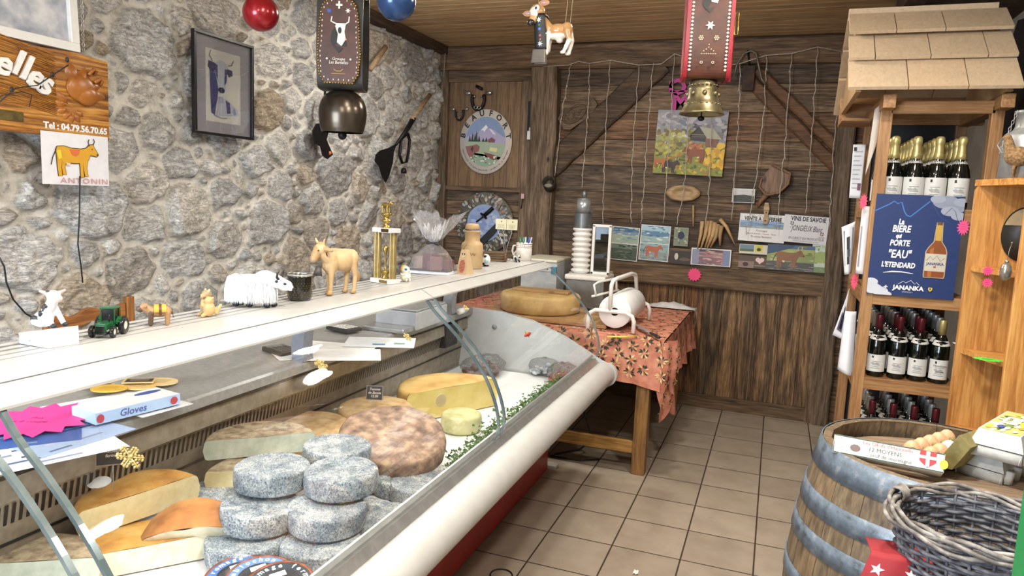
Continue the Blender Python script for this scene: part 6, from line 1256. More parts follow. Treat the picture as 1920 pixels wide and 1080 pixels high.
notice('photo_print', (1146, 424), (1195, 490), 'pinned sheet with two mountain landscape photos, left of the pair', 'photo', d1, tilt=-2); notice('photo_print', (1202, 421), (1253, 491), 'pinned sheet with a glacier photo above a photo of a reddish cow', 'photo', d2, tilt=-1.5)
notice('photo_print', (1265, 426), (1289, 462), 'small upright photo of a dark animal in greenery', 'photo', lambda A, X, Y: (scene(A, -X+.003, -Y+.003, X-.003, Y-.003, [(1, '7d8a72')], 5, ['9aa68c', '5c6a54', 'c4c9b8', 'a38a70']), A.a(ell(0, .01, .025, .03, 12), '2a3048')), bg='b8b4a4')
notice('photo_print', (1257, 469), (1295, 496), 'dark photo of a small white figure standing on the beam', 'photo', lambda A, X, Y: (A.a(rect(-X, -Y, X, Y), '3c342e'), A.a(ell(-X*.4, Y*.1, .014, .026, 12), 'cfc4b4'), A.a(ell(X*.4, -Y*.3, .04, .014, 12), '6a5444')), d=.03)
notice('photo_print', (1297, 464), (1369, 501), 'framed photo of people before a pinkish shop interior', 'photo', lambda A, X, Y: (scene(A, -X+.008, -Y+.006, X-.008, Y-.008, [(.5, '8a6a70'), (.85, 'a87f80'), (1, '5a4648')], 7, ['c98a8c', 'd9b0a8', '7a8098', '9a4a50', 'c0a890', '6a5a70'], 60), A.a(rect(-X+.008, -Y+.006, -X*.6, Y-.008), '8f95a8'), A.a(rect(X*.6, -Y+.006, X-.008, Y-.008), '7c87a4')), d=.035)
notice('photo_print', (1374, 366-13), (1414, 381), 'small framed black and white photo of a hill on the boards', 'photo', lambda A, X, Y: (A.a(rect(-X+.005, -Y+.004, X-.005, Y-.005), 'c8c8c4'), A.a([(-X+.005, -Y+.004), (X-.005, -Y+.004), (X-.005, 0), (0, Y*.15), (-X+.005, 0)], '3c4038')), d=.02)
def cross(A, x, y, s, c1='7a1f28', c2='e8e6e2'): A.a([(x-s, y+s*1.1), (x+s, y+s*1.1), (x+s, y-s*.4), (x, y-s*1.3), (x-s, y-s*.4)], c1); A.a(rect(x-s*.22, y-s*.9, x+s*.22, y+s), c2); A.a(rect(x-s*.9, y-s*.1, x+s*.9, y+s*.35), c2)
def dv(A, X, Y):
    A.t('GAEC DES BERTELLES', 0, Y*.86, .024, '9a9a9c', sx=.8); A.t('VENTE A LA FERME', 0, Y*.64, .038, '1d1d20', bold=.0014, sx=.78)
    scene(A, -X+.004, -Y*.02, X-.004, Y*.5, [(.35, '8f9f9c'), (.7, '7b97b8'), (1, '8aa9d0')], 11, ['a9b8c4', '6b86aa', 'c6d0d6', '7f947e'])
    for j, s_ in enumerate(('Fromages', 'Beurre fermier - Tomme - Serac', 'Produits fermiers')): A.t(s_, 0, -Y*(.2+.22*j), .02 if j != 1 else .015, '9a6a5a')
notice('notice_sheet', (1388, 400), (1470, 456), 'white VENTE A LA FERME notice with a mountain picture', 'notice', dv, d=.018, tilt=-1)
def dj(A, X, Y):
    A.t('VINS DE SAVOIE', 0, Y*.74, .042, '2c2c30', bold=.0014, sx=.76); cross(A, -X*.66, Y*.38, .011, '2a2026'); A.t('vin de', -X*.66, Y*.12, .012, '5a5a5e'); A.t('JONGIEUX Blanc', -.004, Y*.05, .056, '232326', shear=.25, sx=.5); cross(A, X*.62, -Y*.26, .011); A.t('SAVOIE', X*.62, -Y*.5, .012, '8a4a4a'); A.t('EN DIRECT DU PRODUCTEUR', 0, -Y*.68, .024, '77777c', sx=.72); A.t('vin blanc sec de montagne au verre', 0, -Y*.86, .012, '8a8a8e')
notice('notice_sheet', (1471, 403), (1557, 459), 'white VINS DE SAVOIE notice with handwritten wine name', 'notice', dj, d=.022, tilt=-2, bg='dfdcdc')
notice('photo_print', (1387, 457), (1440, 478), 'strip of two small landscape pictures under the farm sale notice', 'photo', lambda A, X, Y: (A.a(rect(-X+.004, -Y*.5, 0, Y*.9), '6b8494'), A.a(rect(-X+.004, -Y*.5, 0, 0), '51684a'), A.a(rect(X*.1, -Y*.5, X*.6, Y*.9), 'c9c04a'), A.a(ell(X*.35, 0, .015, .012, 10), '3a3a20')), d=.026, bg='cfc8b0')
notice('leaflet', (1385, 478), (1440, 505), 'brown leaflet with a white heart emblem and a tilted photo in front', 'leaflet', lambda A, X, Y: (A.a(rect(-X, -Y, X, Y), '5b4a3c'), A.a(ell(X*.42-.014, Y*.42, .016, .016, 14), 'e2c6be'), A.a(ell(X*.42+.014, Y*.42, .016, .016, 14), 'e2c6be'), A.a([(X*.42-.029, Y*.36), (X*.42+.029, Y*.36), (X*.42, -Y*.28)], 'e2c6be'), A.a(rect(-X*.98, -Y*.98, X*.05, Y*.1), '8d7468'), A.a(ell(-X*.5, -Y*.4, .02, .016, 10), '4a2c28'), A.a(rect(X*.1, -Y*.6, X*.8, -Y*.5), 'a89888')), d=.032)
notice('photo_print', (1440, 457), (1524, 511), 'wide photo of a brown cow grazing on an alpine slope', 'photo', lambda A, X, Y: (scene(A, -X, -Y, X, Y, [(.35, '74746c'), (.62, '8f9a62'), (.85, 'a7ad6c'), (1, '5a708a')], 13, ['8a9458', 'b3b982', '6a7a48'], 20), A.a([(-X, Y), (-X, Y*.2), (0, Y*.75), (X*.2, Y)], '42566e'), scene(A, -X, -Y, X, -Y*.35, [(1, '5c5a56')], 14, ['8a8884', '3a3836', 'a09c94']), cow2d(A, -.01, -.005, .17, '8f6448', '4a2c1e', 1)), d=.038)
notice('photo_print', (1524, 458), (1557, 513), 'pale green meadow photo at the right end of the beam', 'photo', lambda A, X, Y: (scene(A, -X, -Y, X, Y, [(.2, '7d9468'), (.35, 'c9cfc0'), (.75, 'a3b270'), (1, 'c4d0c4')], 15, ['b5c084', '8fa45c', 'dfe4dc'], 20)), d=.034)
def starB(px, py, r, col, lab, d, n=14):
    P = onB(px, py, d); t = wall_thing('star_tag', lab, 'price tag', P, 'B'); m = MB(); m.c_(col); m.prism(star(0, 0, r, r*.78, n, .1), 0, .001); m.build('card', PRINT, t); return t
starB(1302, 515, .052, 'f2487e', 'bright pink star-shaped tag pinned on the long beam', .064)
# icicle light string across the back wall
LS = thing('light_string', 'icicle string of unlit fairy lights hanging across the boarded back wall', 'fairy lights', onB(1100, 125, .10))
WIRE = pm('pale_wire', 'c4bbab', '9a9184', 60, .4, bmp=.05)
m = MB(); top = [(1000, 128), (1030, 124), (1066, 122), (1085, 115), (1105, 119), (1145, 113), (1198, 122), (1240, 120), (1265, 101), (1300, 112), (1330, 125), (1385, 120), (1435, 104), (1485, 100), (1533, 88), (1580, 97)]
m.tube([onB(*q, .095) for q in top], .0032, 6); m.build('wire', WIRE, LS, world=True)
STR = [((1005, 128), (1003, 300), (985, 470)), ((1032, 124), (1029, 250), (1020, 440)), ((1070, 122), (1053, 220), (1040, 330)), ((1106, 119), (1100, 235), (1090, 352)), ((1145, 113), (1134, 270), (1131, 424)), ((1198, 122), (1186, 300), (1184, 418)), ((1225, 117), (1212, 280), (1202, 420)), ((1265, 101), (1256, 250), (1243, 418)), ((1292, 112), (1287, 300), (1268, 422)), ((1330, 125), (1333, 280), (1323, 427)), ((1387, 120), (1383, 250), (1371, 413)), ((1437, 104), (1427, 260), (1398, 440)), ((1485, 100), (1471, 280), (1455, 430)), ((1534, 88), (1523, 240), (1511, 402)), ((1579, 97), (1562, 300), (1556, 427))]
for k, (a, b, c) in enumerate(STR):
    m = MB(); r = random.Random(k); pts = []; A0, B0, C0 = (onB(*q, .085) for q in (a, b, c)); n = 26
    for i in range(n+1): f = i/n; q = A0*(1-f)**2+B0*2*f*(1-f)*1.0+C0*f*f; q = A0*(1-f)*(1-2*f)+B0*4*f*(1-f)+C0*f*(2*f-1); pts.append(q+Vector((r.uniform(-.006, .006), r.uniform(-.005, .005), 0)))
    m.tube(pts, .003, 5)
    for i in range(2, n, 3): m.tube([pts[i], pts[i]+Vector((r.uniform(-.008, .008), -.004, -.022))], [.0035, .0022], 6)
    m.build('light_strand', WIRE, LS, world=True)
# white cable in the corner
m = MB(); m.c_('8d877c'); m.tube([at(835, 92, 1, YB-.12), at(832, 145, 1, YB-.12)], .004, 6); tag(m.build('corner_cable', PAINT), 'thin pale cable hanging from the ceiling in the corner of the stone wall', 'cable')
# hanging hay net wires by the round iron bracket: pipe bent over the brace
m = MB(); m.tube([onB(*q, .11) for q in [(1376, 146), (1382, 120), (1395, 100), (1408, 95), (1418, 100), (1424, 130), (1428, 148), (1436, 158)]], .007, 8); tag(m.build('bent_rod', pm('dull_metal', '7a7468', '5f5a50', 20, .5, .5, .1)), 'bent metal rod arching over the brown brace top', 'rod')
t = thing('wall_bracket', 'dark rusty bracket block under the bent rod at the top of the brace', 'bracket', onB(1402, 150, .06)); q = onB(1402, 172, .03); m = MB(); m.box((q.x-.04, q.y-.06, q.z), (q.x+.04, q.y, q.z+.17), bev=.006); m.build('block', pm('rusty_iron', '4a352a', '2e211b', 20, .8, bmp=.3), t, world=True); m = MB(); m.tube([(q.x, q.y-.03, q.z+.17), (q.x-.02, q.y-.03, q.z+.28)], .008, 8); m.build('pin', IRON, t, world=True)
# ---------------------------------------------------------------- things on the table
ZT = .7795
W_BD = wood('cutting_board', ['7d5c36', '9c774a', 'b68f5e', 'c39d6c'], 0, 8, .6, .1, .25, .2)
m = MB(); m.box((-.86, 1.06, ZT), (-.02, 1.66, ZT+.024), bev=.004); tag(m.build('cutting_board', W_BD), 'large wooden board under the whole cheese on the cloth-covered table', 'cutting board')
R_BIG = cheese_mat('pale_gold_rind', [(.3, 'b08a4e'), (.5, 'c6a265'), (.7, 'd5b47a')], 7, .25, .2, .2)
m = MB(); m.ring([(0, 0), (.245, 0), (.262, .012), (.258, .05), (.262, .095), (.25, .112), (.238, .117), (.15, .116), (0, .116)], 72, (0, 0, 0)); o = m.build('round_cheese', R_BIG); o.location = (-.53, 1.36, ZT+.0245); tag(o, 'huge pale golden wheel-shaped cheese lying whole on the board on the table', 'cheese')
Ztop = ZT+.1415
m = MB(); m.box((-.72, 1.34, Ztop), (-.34, 1.46, Ztop+.016), bev=.003); tag(m.build('wooden_board', W_BD), 'wooden slat board lying on top of the whole cheese', 'board')
# white plastic tubs behind
IV = pm('ivory_plastic', 'dcd6bc', 'd2ccb2', 20, .45, bmp=.03)
t = thing('plastic_tub', 'ivory plastic tub with a lid behind the whole cheese', 'tub', (-.40, 2.165, ZT))
m = MB(); m.box((-.13, -.12, 0), (.13, .12, .20), bev=.015); m.build('body', IV, t); m = MB(); m.box((-.14, -.13, .20), (.14, .13, .222), bev=.008); m.build('lid', IV, t)
t = thing('label_printer', 'grey and white counter printer with a blue corner standing behind the counter end', 'printer', (-.66, 2.0, ZT))
m = MB(); m.box((-.17, -.2, 0), (.10, .2, .30), bev=.01); m.build('body', pm('printer_grey', 'b9bdbe', 'a9adae', 20, .45, bmp=.03), t); m = MB(); m.c_('e4dfc8'); m.box((-.18, -.21, .30), (.10, .21, .318), bev=.006); m.build('top_cover', PAINT, t); m = MB(); m.c_('c9cfd4'); m.box((-.12, -.206, .235), (.06, -.2, .28)); m.c_('2a3a46'); 
for k in range(9): m.box((-.11+k*.017, -.2075, .245), (-.10+k*.017, -.206, .268))
m.build('display', PAINT, t); m = MB(); m.c_('2f7f9a'); m.box((.06, -.212, .22), (.10, -.19, .27), bev=.006); m.build('knob', PAINT, t, label='blue knob')
# vacuum machine / cutter with a corrugated white column
t = thing('slicing_machine', 'grey machine with a white corrugated column and a steel top behind the table roll', 'machine', (-.36, 1.86, ZT))
m = MB(); m.box((-.11, -.13, 0), (.16, .13, .20), bev=.006); m.build('base', pm('machine_grey', '77746e', '6a6761', 20, .4, .4, .03), t)
m = MB(); m.box((-.12, -.14, .20), (.17, .14, .235), bev=.012); m.build('plate', WHP, t)
m = MB(); prof = [(.05, .235)]; z = .24
for k in range(9): prof += [(.052, z), (.068, z+.012), (.068, z+.02), (.052, z+.032)]; z += .036
m.ring(prof+[(.05, z)], 40, (-.045, 0, 0)); m.build('bellows', WHP, t, label='white corrugated column'); zc = z
m = MB(); m.smooth = False; m.ring([(.054, zc-.02), (.062, zc-.02), (.062, zc+.09)], 40, (-.045, 0, 0), smooth=False); m.build('motor', pm('machine_steel', '7d8081', '6e7172', 30, .38, .6, .02), t)
m = MB(); m.ring([(.05, zc+.09), (.05, zc+.185)], 40, (-.045, 0, 0)); m.ring([(.046, zc+.185), (.046, zc+.195)], 40, (-.045, 0, 0)); m.build('upper_motor', pm('bright_steel', 'aeb1b1', '9a9d9d', 30, .3, .6, .02), t)
m = MB(); m.ring([(.018, zc+.205), (.018, zc+.225), (.012, zc+.245), (.0, zc+.25)], 16, (-.045, 0, 0)); m.build('cap', MATS['machine_steel'], t)
m = MB(); m.box((.03, -.012, .235), (.05, .012, .58), bev=.004); m.box((.145, -.012, .235), (.165, .012, .58), bev=.004); m.box((.03, -.012, .565), (.165, .012, .585), bev=.004); m.box((.03, -.012, .235), (.165, .012, .255), bev=.004); m.build('guard_frame', WHP, t)
m = MB(); m.box((.05, -.003, .255), (.145, .003, .565)); m.build('guard_pane', glassmat('guard_glass', (.62, .70, .72), .5), t)
t = thing('glass_jar', 'small square glass jar with white sachets at the back of the table', 'jar', (-.15, 2.05, ZT)); m = MB(); m.box((-.035, -.035, 0), (.035, .035, .13), bev=.006); m.build('jar', glassmat('jar_glass', (.85, .86, .82), .8), t); m = MB(); m.c_('e5e2da'); m.box((-.025, -.025, .03), (.0, .02, .11), Matrix.Rotation(.1, 4, 'Y')); m.c_('b3a052'); m.box((-.028, -.028, .003), (.028, .028, .03)); m.build('contents', PAINT, t)
# paper roll on a white tube stand
WT = pm('white_tube', 'e2e0da', 'd6d4cd', 30, .35, bmp=.02); t = thing('paper_roll_stand', 'white tubular stand holding a big roll of white paper at the front of the table', 'roll stand', (.04, 1.2, ZT)); rT = .0125
def loc(*P): return [Vector(p) for p in P]
for k, y in enumerate((-.20, .33)):
    m = MB(); m.tube(loc((-.155, y, .004), (-.155, y, .07), (-.145, y, .10), (-.115, y, .118), (.06, y, .118), (.10, y, .10), (.112, y, .07), (.112, y, .004)), rT, 10); m.build('foot', WT, t)
m = MB(); m.tube(loc((-.03, -.20, .118), (-.03, -.20, .27), (-.024, -.19, .295), (-.01, -.16, .305), (.02, .13, .312), (.03, .20, .30), (.032, .22, .28), (.03, .33, .118)), rT, 10); m.build('handle_bar', WT, t)
m = MB(); m.tube(loc((-.125, -.17, .20), (-.14, -.17, .26), (-.12, -.15, .275), (-.08, .12, .275), (-.075, .14, .26), (-.07, .14, .20)), .007, 8); m.tube(loc((-.14, -.20, .195), (-.07, .2, .195)), .007, 8); m.build('cutter_bar', WT, t)
rl = MB(); c0, c1 = Vector((-.01, -.165, .112)), Vector((-.005, .285, .112)); rl.ring([(.024, 0), (.094, 0), (.096, .003), (.096, .446), (.094, .45), (.024, .45)], 48, c0, c1-c0, cap=False); rl.c_('1c1a18'); rl.ring([(.0245, .45), (.0245, .004), (0, .006)], 24, c0, c1-c0, cap=False); o = rl.build('paper_roll', pm('roll_paper', 'ececea', 'e2e2e0', 8, .6, bmp=.03, vc=True)); o.location = Vector(o.location)+Vector((.04, 1.2, ZT)); tag(o, 'thick roll of white wrapping paper held in the white tube stand', 'paper roll')
# knives, yellow ruler, folded bags
def knife(a, b, z, lab, L=.13):
    A, B = at(*a, 2, z), at(*b, 2, z); d = (B-A).normalized(); s_ = d.cross(Vector((0, 0, 1))); t = thing('knife', lab, 'knife', B)
    m = MB(); m.c_('1b1b1d'); m.tube([B-d*L, B-d*L*.5, B-d*.01, B], [.010, .012, .013, .009], 10, flat=.7); m.build('handle', PAINT, t, world=True)
    E_ = B-d*L; m = MB(); m.add([E_+s_*.012, E_-s_*.012, A-s_*.016, A+d*-.02, A+s_*.012]+[p+Vector((0, 0, .002)) for p in (E_+s_*.012, E_-s_*.012, A-s_*.016, A+d*-.02, A+s_*.012)], [(4, 3, 2, 1, 0), (5, 6, 7, 8, 9)]+[(i, (i+1) % 5, 5+(i+1) % 5, 5+i) for i in range(5)], False); fix(m.build('blade', STEEL, t, world=True))
knife((1168, 596), (1236, 633), ZT+.018, 'long knife with a black handle lying across the coral tablecloth'); knife((1150, 588), (1098, 579), ZT+.034, 'knife with a black handle on the edge of the wooden board', .1)
A_, B_ = at(1138, 631, 2, ZT+.012), at(1194, 630, 2, ZT+.012); m = MB(); m.c_('d8cc4a'); m.tube([A_, (A_+B_)/2+Vector((0, -.015, .0)), B_], [.012, .016, .012], 8, flat=.25); tag(m.build('yellow_strip', PAINT), 'yellow strip lying at the front edge of the tablecloth', 'strip')
PB = pm('white_plastic_bag', 'dcdcda', 'c6c6c5', 24, .35, bmp=.5, bd=.01); m = MB()
def bagf(u, v): x = .02+.36*u; y = 2.12+.13*v; k = math.sin(PI*v)*math.sin(PI*min(1, u*1.02)); return (x, y, ZT+.006+.035*k+.016*noise.noise(Vector((x*25, y*22, 1)))*k)
m.grid(bagf, 50, 18); m.grid(lambda u, v: (.375+.012*math.sin(v*3), 2.13+.1*u, ZT+.012-.13*v+.01*math.sin(u*9)), 10, 12); tag(m.build('plastic_bags', PB), 'flat pile of white plastic bags at the back edge of the coral tablecloth', 'plastic bags')
# cable and power strip on the floor under the table, crumbs of paper
m = MB(); m.c_('1a1a1a'); m.tube([(-.20, 1.1, .5), (-.12, 1.02, .3), (-.05, 1.0, .12), (-.12, .98, .05), (-.25, .96, .01), (-.28, .92, .006), (-.1, .93, .006), (.0, 1.0, .006)], .006, 8); tag(m.build('power_cable', PAINT), 'black power cable looping down to the floor behind the red base', 'cable')
m = MB(); m.c_('e2e0d8'); m.box((-.27, .74, .0), (-.19, .80, .018), bev=.004); tag(m.build('plug', PAINT), 'white plug lying on the tiles at the end of the counter', 'plug')
m = MB(); m.c_('16120f'); m.ball((-.36, 1.02, .12), (.06, .05, .12), 16, 10); tag(m.build('dark_jug', pm('dark_bottle_plastic', '1c1814', '120f0c', 10, .4)), 'dark bulky container standing on the floor under the table', 'container')
for i, (px, py, lab) in enumerate([(1192, 1074, 'small scrap of white paper on the tiles at the bottom edge'), (1221, 861, 'tiny white scrap on the tile beside the table leg')]):
    p = at(px, py, 2, .002); m = MB(); m.c_('e8e6e0'); r = .02 if i == 0 else .008; m.grid(lambda u, v: (p.x+r*(u-.5), p.y+r*1.6*(v-.5), .002+.006*abs(math.sin(u*5+v*4))*r/.02), 6, 6); tag(m.build('paper_scrap', PRINT), lab, 'paper scrap')
m = MB(); p = at(940, 1078, 2, .003); m.c_('1c1c1c'); m.tube([(p.x+.045*math.cos(g), p.y+.045*math.sin(g), .003) for g in [k*PI/12 for k in range(24)]], .003, 6, closed=True); tag(m.build('black_ring', PAINT), 'thin black rubber ring lying on the tiles at the bottom edge', 'ring')
# ---------------------------------------------------------------- wine shelf with a shingled roof
W_PV = wood('pine_upright', ['7a5430', '94693f', 'aa7f50', 'b88e60'], 2, 7, .5, .12, .3, .15)
W_PX = wood('pine_crosswise', ['7a5430', '94693f', 'aa7f50', 'b88e60'], 0, 7, .5, .12, .3, .15)
W_PY = wood('pine_lengthwise', ['7a5430', '94693f', 'aa7f50', 'b88e60'], 1, 7, .5, .12, .3, .15)
W_SHG = wood('larch_shingle', ['b39c7e', 'bfa788', 'c7af90', 'cdb697'], 1, 5, .6, .08, .12, .2, False)
WS = thing('wine_shelf', 'tall pine wine shelf with a wooden shingled roof', 'shelf', (1.49, .95, 0))
def wsb(a, b, name, mt, bev=.003): m = MB(); m.box(a, b, bev=bev); return m.build(name, mt, WS, world=True)
for x0, x1 in ((1.262, 1.31), (1.685, 1.733)):
    for y0 in (.6, 1.25): wsb((x0, y0, 0), (x1, y0+.05, 2.0), 'post', W_PV)
for z in (.30, .712, 1.11, 1.50):
    wsb((1.308, .602, z), (1.687, .625, z+.057), 'front_rail', W_PX); wsb((1.308, .625, z+.035), (1.687, 1.26, z+.057), 'shelf_board', W_PX)
    wsb((1.262, .65, z), (1.285, 1.25, z+.057), 'side_rail', W_PY)
wsb((1.30, .60, 1.965), (1.70, .625, 2.02), 'header', W_PX); 
for x0 in (1.255, 1.69): wsb((x0, .50, 1.978), (x0+.05, 1.35, 2.035), 'roof_beam', W_PY)
wsb((1.13, 1.22, 1.985), (1.80, 1.26, 2.14), 'rear_beam', W_PX); wsb((1.13, .98, 1.975), (1.265, 1.27, 1.99), 'side_ledge', W_PX)
m = MB(); m.box((1.31, 1.28, 0), (1.69, 1.29, 2.0)); m.build('back_panel', DARK, WS, world=True, label='dark back panel')
W_TRI = pm('roof_board', 'b09068', '9c7d58', 8, .6, bmp=.1)
# roof: front and back slopes of overlapping shingles
E0, RDG = Vector((0, .44, 2.035)), Vector((0, .86, 2.44)); X0s, X1s = 1.105, 1.745
def slope(e, r, sgn):
    d = (r-e); L = d.length; d.normalize(); nrm = Vector((0, -d.z, d.y)) if sgn > 0 else Vector((0, d.z, -d.y)); nrm = Vector((0, -abs(d.z)*sgn, abs(d.y)))
    rows = [(0, .235, [0, .36, .70, 1.0], .0), (.195, .40, [0, .165, .5, .83, 1.0], .017), (.375, .575, [0, .30, .60, 1.0], .034)]
    for a, b, cuts, off in rows:
        for c0, c1 in zip(cuts, cuts[1:]):
            x0 = X0s+(X1s-X0s)*c0+.002; x1 = X0s+(X1s-X0s)*c1-.002; th = .016; p0 = e+d*a+nrm*(off+.012); p1 = e+d*min(b, L)+nrm*(off*.4+.0)
            m = MB(); vs = [(x0, p0.y, p0.z), (x1, p0.y, p0.z), (x1, p1.y, p1.z), (x0, p1.y, p1.z)]; n2 = nrm*th; m.add(vs+[(x, y+n2.y, z+n2.z) for x, y, z in vs], [(0, 3, 2, 1), (4, 5, 6, 7), (0, 1, 5, 4), (1, 2, 6, 5), (2, 3, 7, 6), (3, 0, 4, 7)], False); fix(m.build('shingle', W_SHG, WS, world=True))
slope(E0, RDG, 1); slope(Vector((0, 1.30, 2.035)), Vector((0, .88, 2.44)), -1)
m = MB(); m.box((X0s, .84, 2.425), (X1s-.03, .862, 2.482), bev=.003); m.build('ridge_board', W_SHG, WS, world=True)
for x in (1.14, 1.70): m = MB(); m.prism([(.47, 2.04), (1.27, 2.04), (.87, 2.42)], 0, .02, fr((x, 0, 0), (0, 1, 0), (0, 0, 1))); fix(m.build('gable', W_TRI, WS, world=True))
# ---- bottles
DKG = pm('dark_bottle_glass', '0d120c', '080b08', 10, .06, bmp=.0, spec=.7)
FOILR = pm('red_capsule', '5a1a22', '461319', 20, .35, .3, .03); FOILG = pm('gold_capsule', 'd6c78c', 'b5a468', 40, .4, .6, .15); FOILW = pm('silver_capsule', 'b9b9b4', 'a2a29d', 30, .35, .5, .05)
def arcband(m, r, z0, z1, a0, a1, n=14): m.grid(lambda u, v: (r*math.cos(a0+(a1-a0)*u), r*math.sin(a0+(a1-a0)*u), z0+(z1-z0)*v), n, 1)
def on_arc(m, r, a, z, s_): # text matrix on the bottle front
    return fr((r*math.cos(a), r*math.sin(a), z), (-math.sin(a), math.cos(a), 0), (0, 0, 1))
def bottle(name, prof, capm, capprof, lab, labz, fancy, sparkling=False, detail=True):
    t = thing(name, lab, 'bottle', (0, 0, 0)); m = MB(); m.ring(prof, 28); fix(m.build('glass', DKG, t))
    m = MB(); m.ring(capprof, 24); fix(m.build('capsule', capm, t))
    r = max(p[0] for p in prof)+.0006; a0, a1 = math.radians(195), math.radians(345)
    m = MB(); m.c_('d9d7d0'); arcband(m, r, labz[0], labz[1], a0, a1)
    if detail:
        A = math.radians(262); z0 = labz[0]; h = labz[1]-labz[0]; m.c_('8d8c88')
        for k in range(5): arcband(m, r+.0003, z0+h*(.18+.1*k), z0+h*(.2+.1*k)+.001, A-.5+.1*(k % 3), A+.5-.13*(k % 2), 6)
        m.c_('a8a9a6'); m.grid(lambda u, v: (r*1.006*math.cos(A-.45+.9*u), r*1.006*math.sin(A-.45+.9*u), z0+h*.42+h*.14*v*abs(math.sin(u*7))), 12, 1)
        m.c_('23211f'); arcband(m, r+.0006, z0+h*.8, z0+h*.92, A-.42, A-.22, 3)
        if fancy: m.c_('1d1b1a'); [m.text(s_, .013, on_arc(m, r+.0008, A+.1, z0+h*(.7-.3*k), 0), shear=.2) for k, s_ in enumerate(('Mondeuse', 'Savoie'))]
    m.build('label', PRINT, t)
    if not sparkling:
        rn = [p for p in prof if .185 < p[1] < .23]; m = MB(); m.c_('d5d2ca'); m.grid(lambda u, v: ((.0382-.0098*v)*math.cos(a0+(a1-a0)*u), (.0382-.0098*v)*math.sin(a0+(a1-a0)*u), .176+.022*v-.003*math.sin(u*PI)**2), 12, 2); m.c_('2a2826'); arcband(m, .0384, .178, .186, math.radians(252), math.radians(268), 2); m.build('neck_label', PRINT, t)
    else:
        m = MB(); m.c_('c9c6be'); m.ring([(.0292, .196), (.0236, .2175)], 24, cap=False); m.build('neck_label', PRINT, t)
    return t
WP = [(0, 0), (.036, 0), (.0385, .004), (.0388, .10), (.0385, .165), (.033, .187), (.022, .206), (.0155, .222), (.0145, .25), (.0145, .285), (0, .286)]
CP = [(0, 0), (.040, 0), (.0435, .005), (.0437, .10), (.043, .14), (.038, .17), (.028, .20), (.0195, .235), (.0155, .27), (.0155, .300), (0, .302)]
CAPW = [(.0158, .222), (.0158, .285), (.0150, .289), (0, .2895)]; CAPC = [(.0245, .214), (.0200, .238), (.0175, .262), (.0165, .28), (.0195, .286), (.0195, .300), (.0175, .312), (.010, .318), (0, .3185)]
CX = [1.355, 1.442, 1.529, 1.616]
POSN = ['leftmost', 'second', 'third', 'rightmost']
red = bottle('wine_bottle', WP, FOILR, CAPW, 'x', (.025, .105), False); wht = bottle('wine_bottle', WP, FOILW, CAPW, 'x', (.025, .105), True); gold = bottle('wine_bottle', WP, FOILG, CAPW, 'x', (.02, .11), True); spk = bottle('sparkling_bottle', CP, FOILG, CAPC, 'x', (.03, .135), False, True)
used = set()
def put(src, loc, lab, group, rz=0):
    if src.name in used: o = dup(src, loc, rz)
    else: o = src; o.location = loc; o.rotation_euler = (0, 0, rz); used.add(src.name)
    o['label'] = lab; o['group'] = group; return o
rr = random.Random(6); Zs = (.3575, .7695, 1.5575)
for r_ in range(7):
    for c in range(4):
        y = .665+r_*.088; j = rr.uniform(-.004, .004)
        if r_ == 0: lab = ['red-capped wine bottle on the middle shelf, leftmost beside the post', 'red-capped wine bottle on the middle shelf, second from the left', 'red-capped wine bottle on the middle shelf, third from the left', 'gold-capped wine bottle with a patterned label at the right of the middle shelf'][c]; src = gold if c == 3 else red
        else: lab = 'dark wine bottle standing in the rows behind on the middle shelf'; src = wht if (c == 3 or r_ > 2 or (c == 0 and r_ > 0)) else (red if rr.random() < .5 else wht)
        put(src, (CX[c]+j, y, Zs[1]), lab, 'wine bottles on the middle shelf')
for r_ in range(5):
    for c in range(4):
        lab = ('red-capped wine bottle on the lowest shelf above the barrel rim, %s in its row' % POSN[c]) if r_ == 0 else 'dark wine bottle standing in the rows behind on the lowest shelf'
        put(red if r_ == 0 else wht, (CX[c]+.012, .665+r_*.088+(.0 if c else .01), Zs[0]), lab, 'wine bottles on the lowest shelf')
for r_ in range(5):
    for c in range(4):
        lab = ('gold-foiled sparkling wine bottle above the blue poster, %s in the front row' % POSN[c]) if r_ == 0 else 'gold-foiled sparkling wine bottle in the rows behind on the top shelf'
        put(spk, (CX[c]-.012+.001*c, .675+r_*.098, Zs[2]), lab, 'sparkling wine on the top shelf', rr.uniform(-.15, .15))
# ---- blue beer poster standing before the shelf
Pp = [at(1648, 367, 1, .575), at(1813, 372, 1, .575), at(1777, 558, 1, .575), at(1631, 548, 1, .575)]; w_, h_ = .345, .452
cx_ = sum(p.x for p in Pp)/4; cz_ = sum(p.z for p in Pp)/4; t = thing('poster', 'dark blue beer advertising board with white lettering and a brown bottle', 'poster', (cx_, .585, cz_)); Mp = fr((0, 0, 0), (1, 0, .0), (0, 0, 1)); Mq = Mp
m = MB(); m.c_('1f2f5c'); m.prism(rect(-w_/2, -h_/2, w_/2, h_/2), -.006, .0, Mq); m.build('board', PRINT, t)
A = Art(Mq); X, Y = w_/2, h_/2
A.a(rect(-X, -Y, X, Y), '1d3468')
A.line([(-X, .15), (-.12, .18), (-.10, .195), (-.085, .185), (-.07, .192), (-.055, .15), (-.045, .135), (-.03, .13), (.0, .16), (.04, .20)], .005, '3f77b8'); A.line([(.045, .2), (.08, .14), (.12, .11)], .003, '2a4a86')
for x, y, r in ((.10, .20, .05), (.14, .18, .045), (.155, .14, .03), (.12, .16, .035), (.07, .21, .03), (.16, .20, .03)): A.a([(min(X, a), min(Y, b)) for a, b in ell(x, y, r, r*.6, 18)], '8f96a8' if r > .04 else '9ea4b4')
A.line([(.09, .13), (.125, .175), (.14, .16), (.16, .10)], .0018, '33405f')
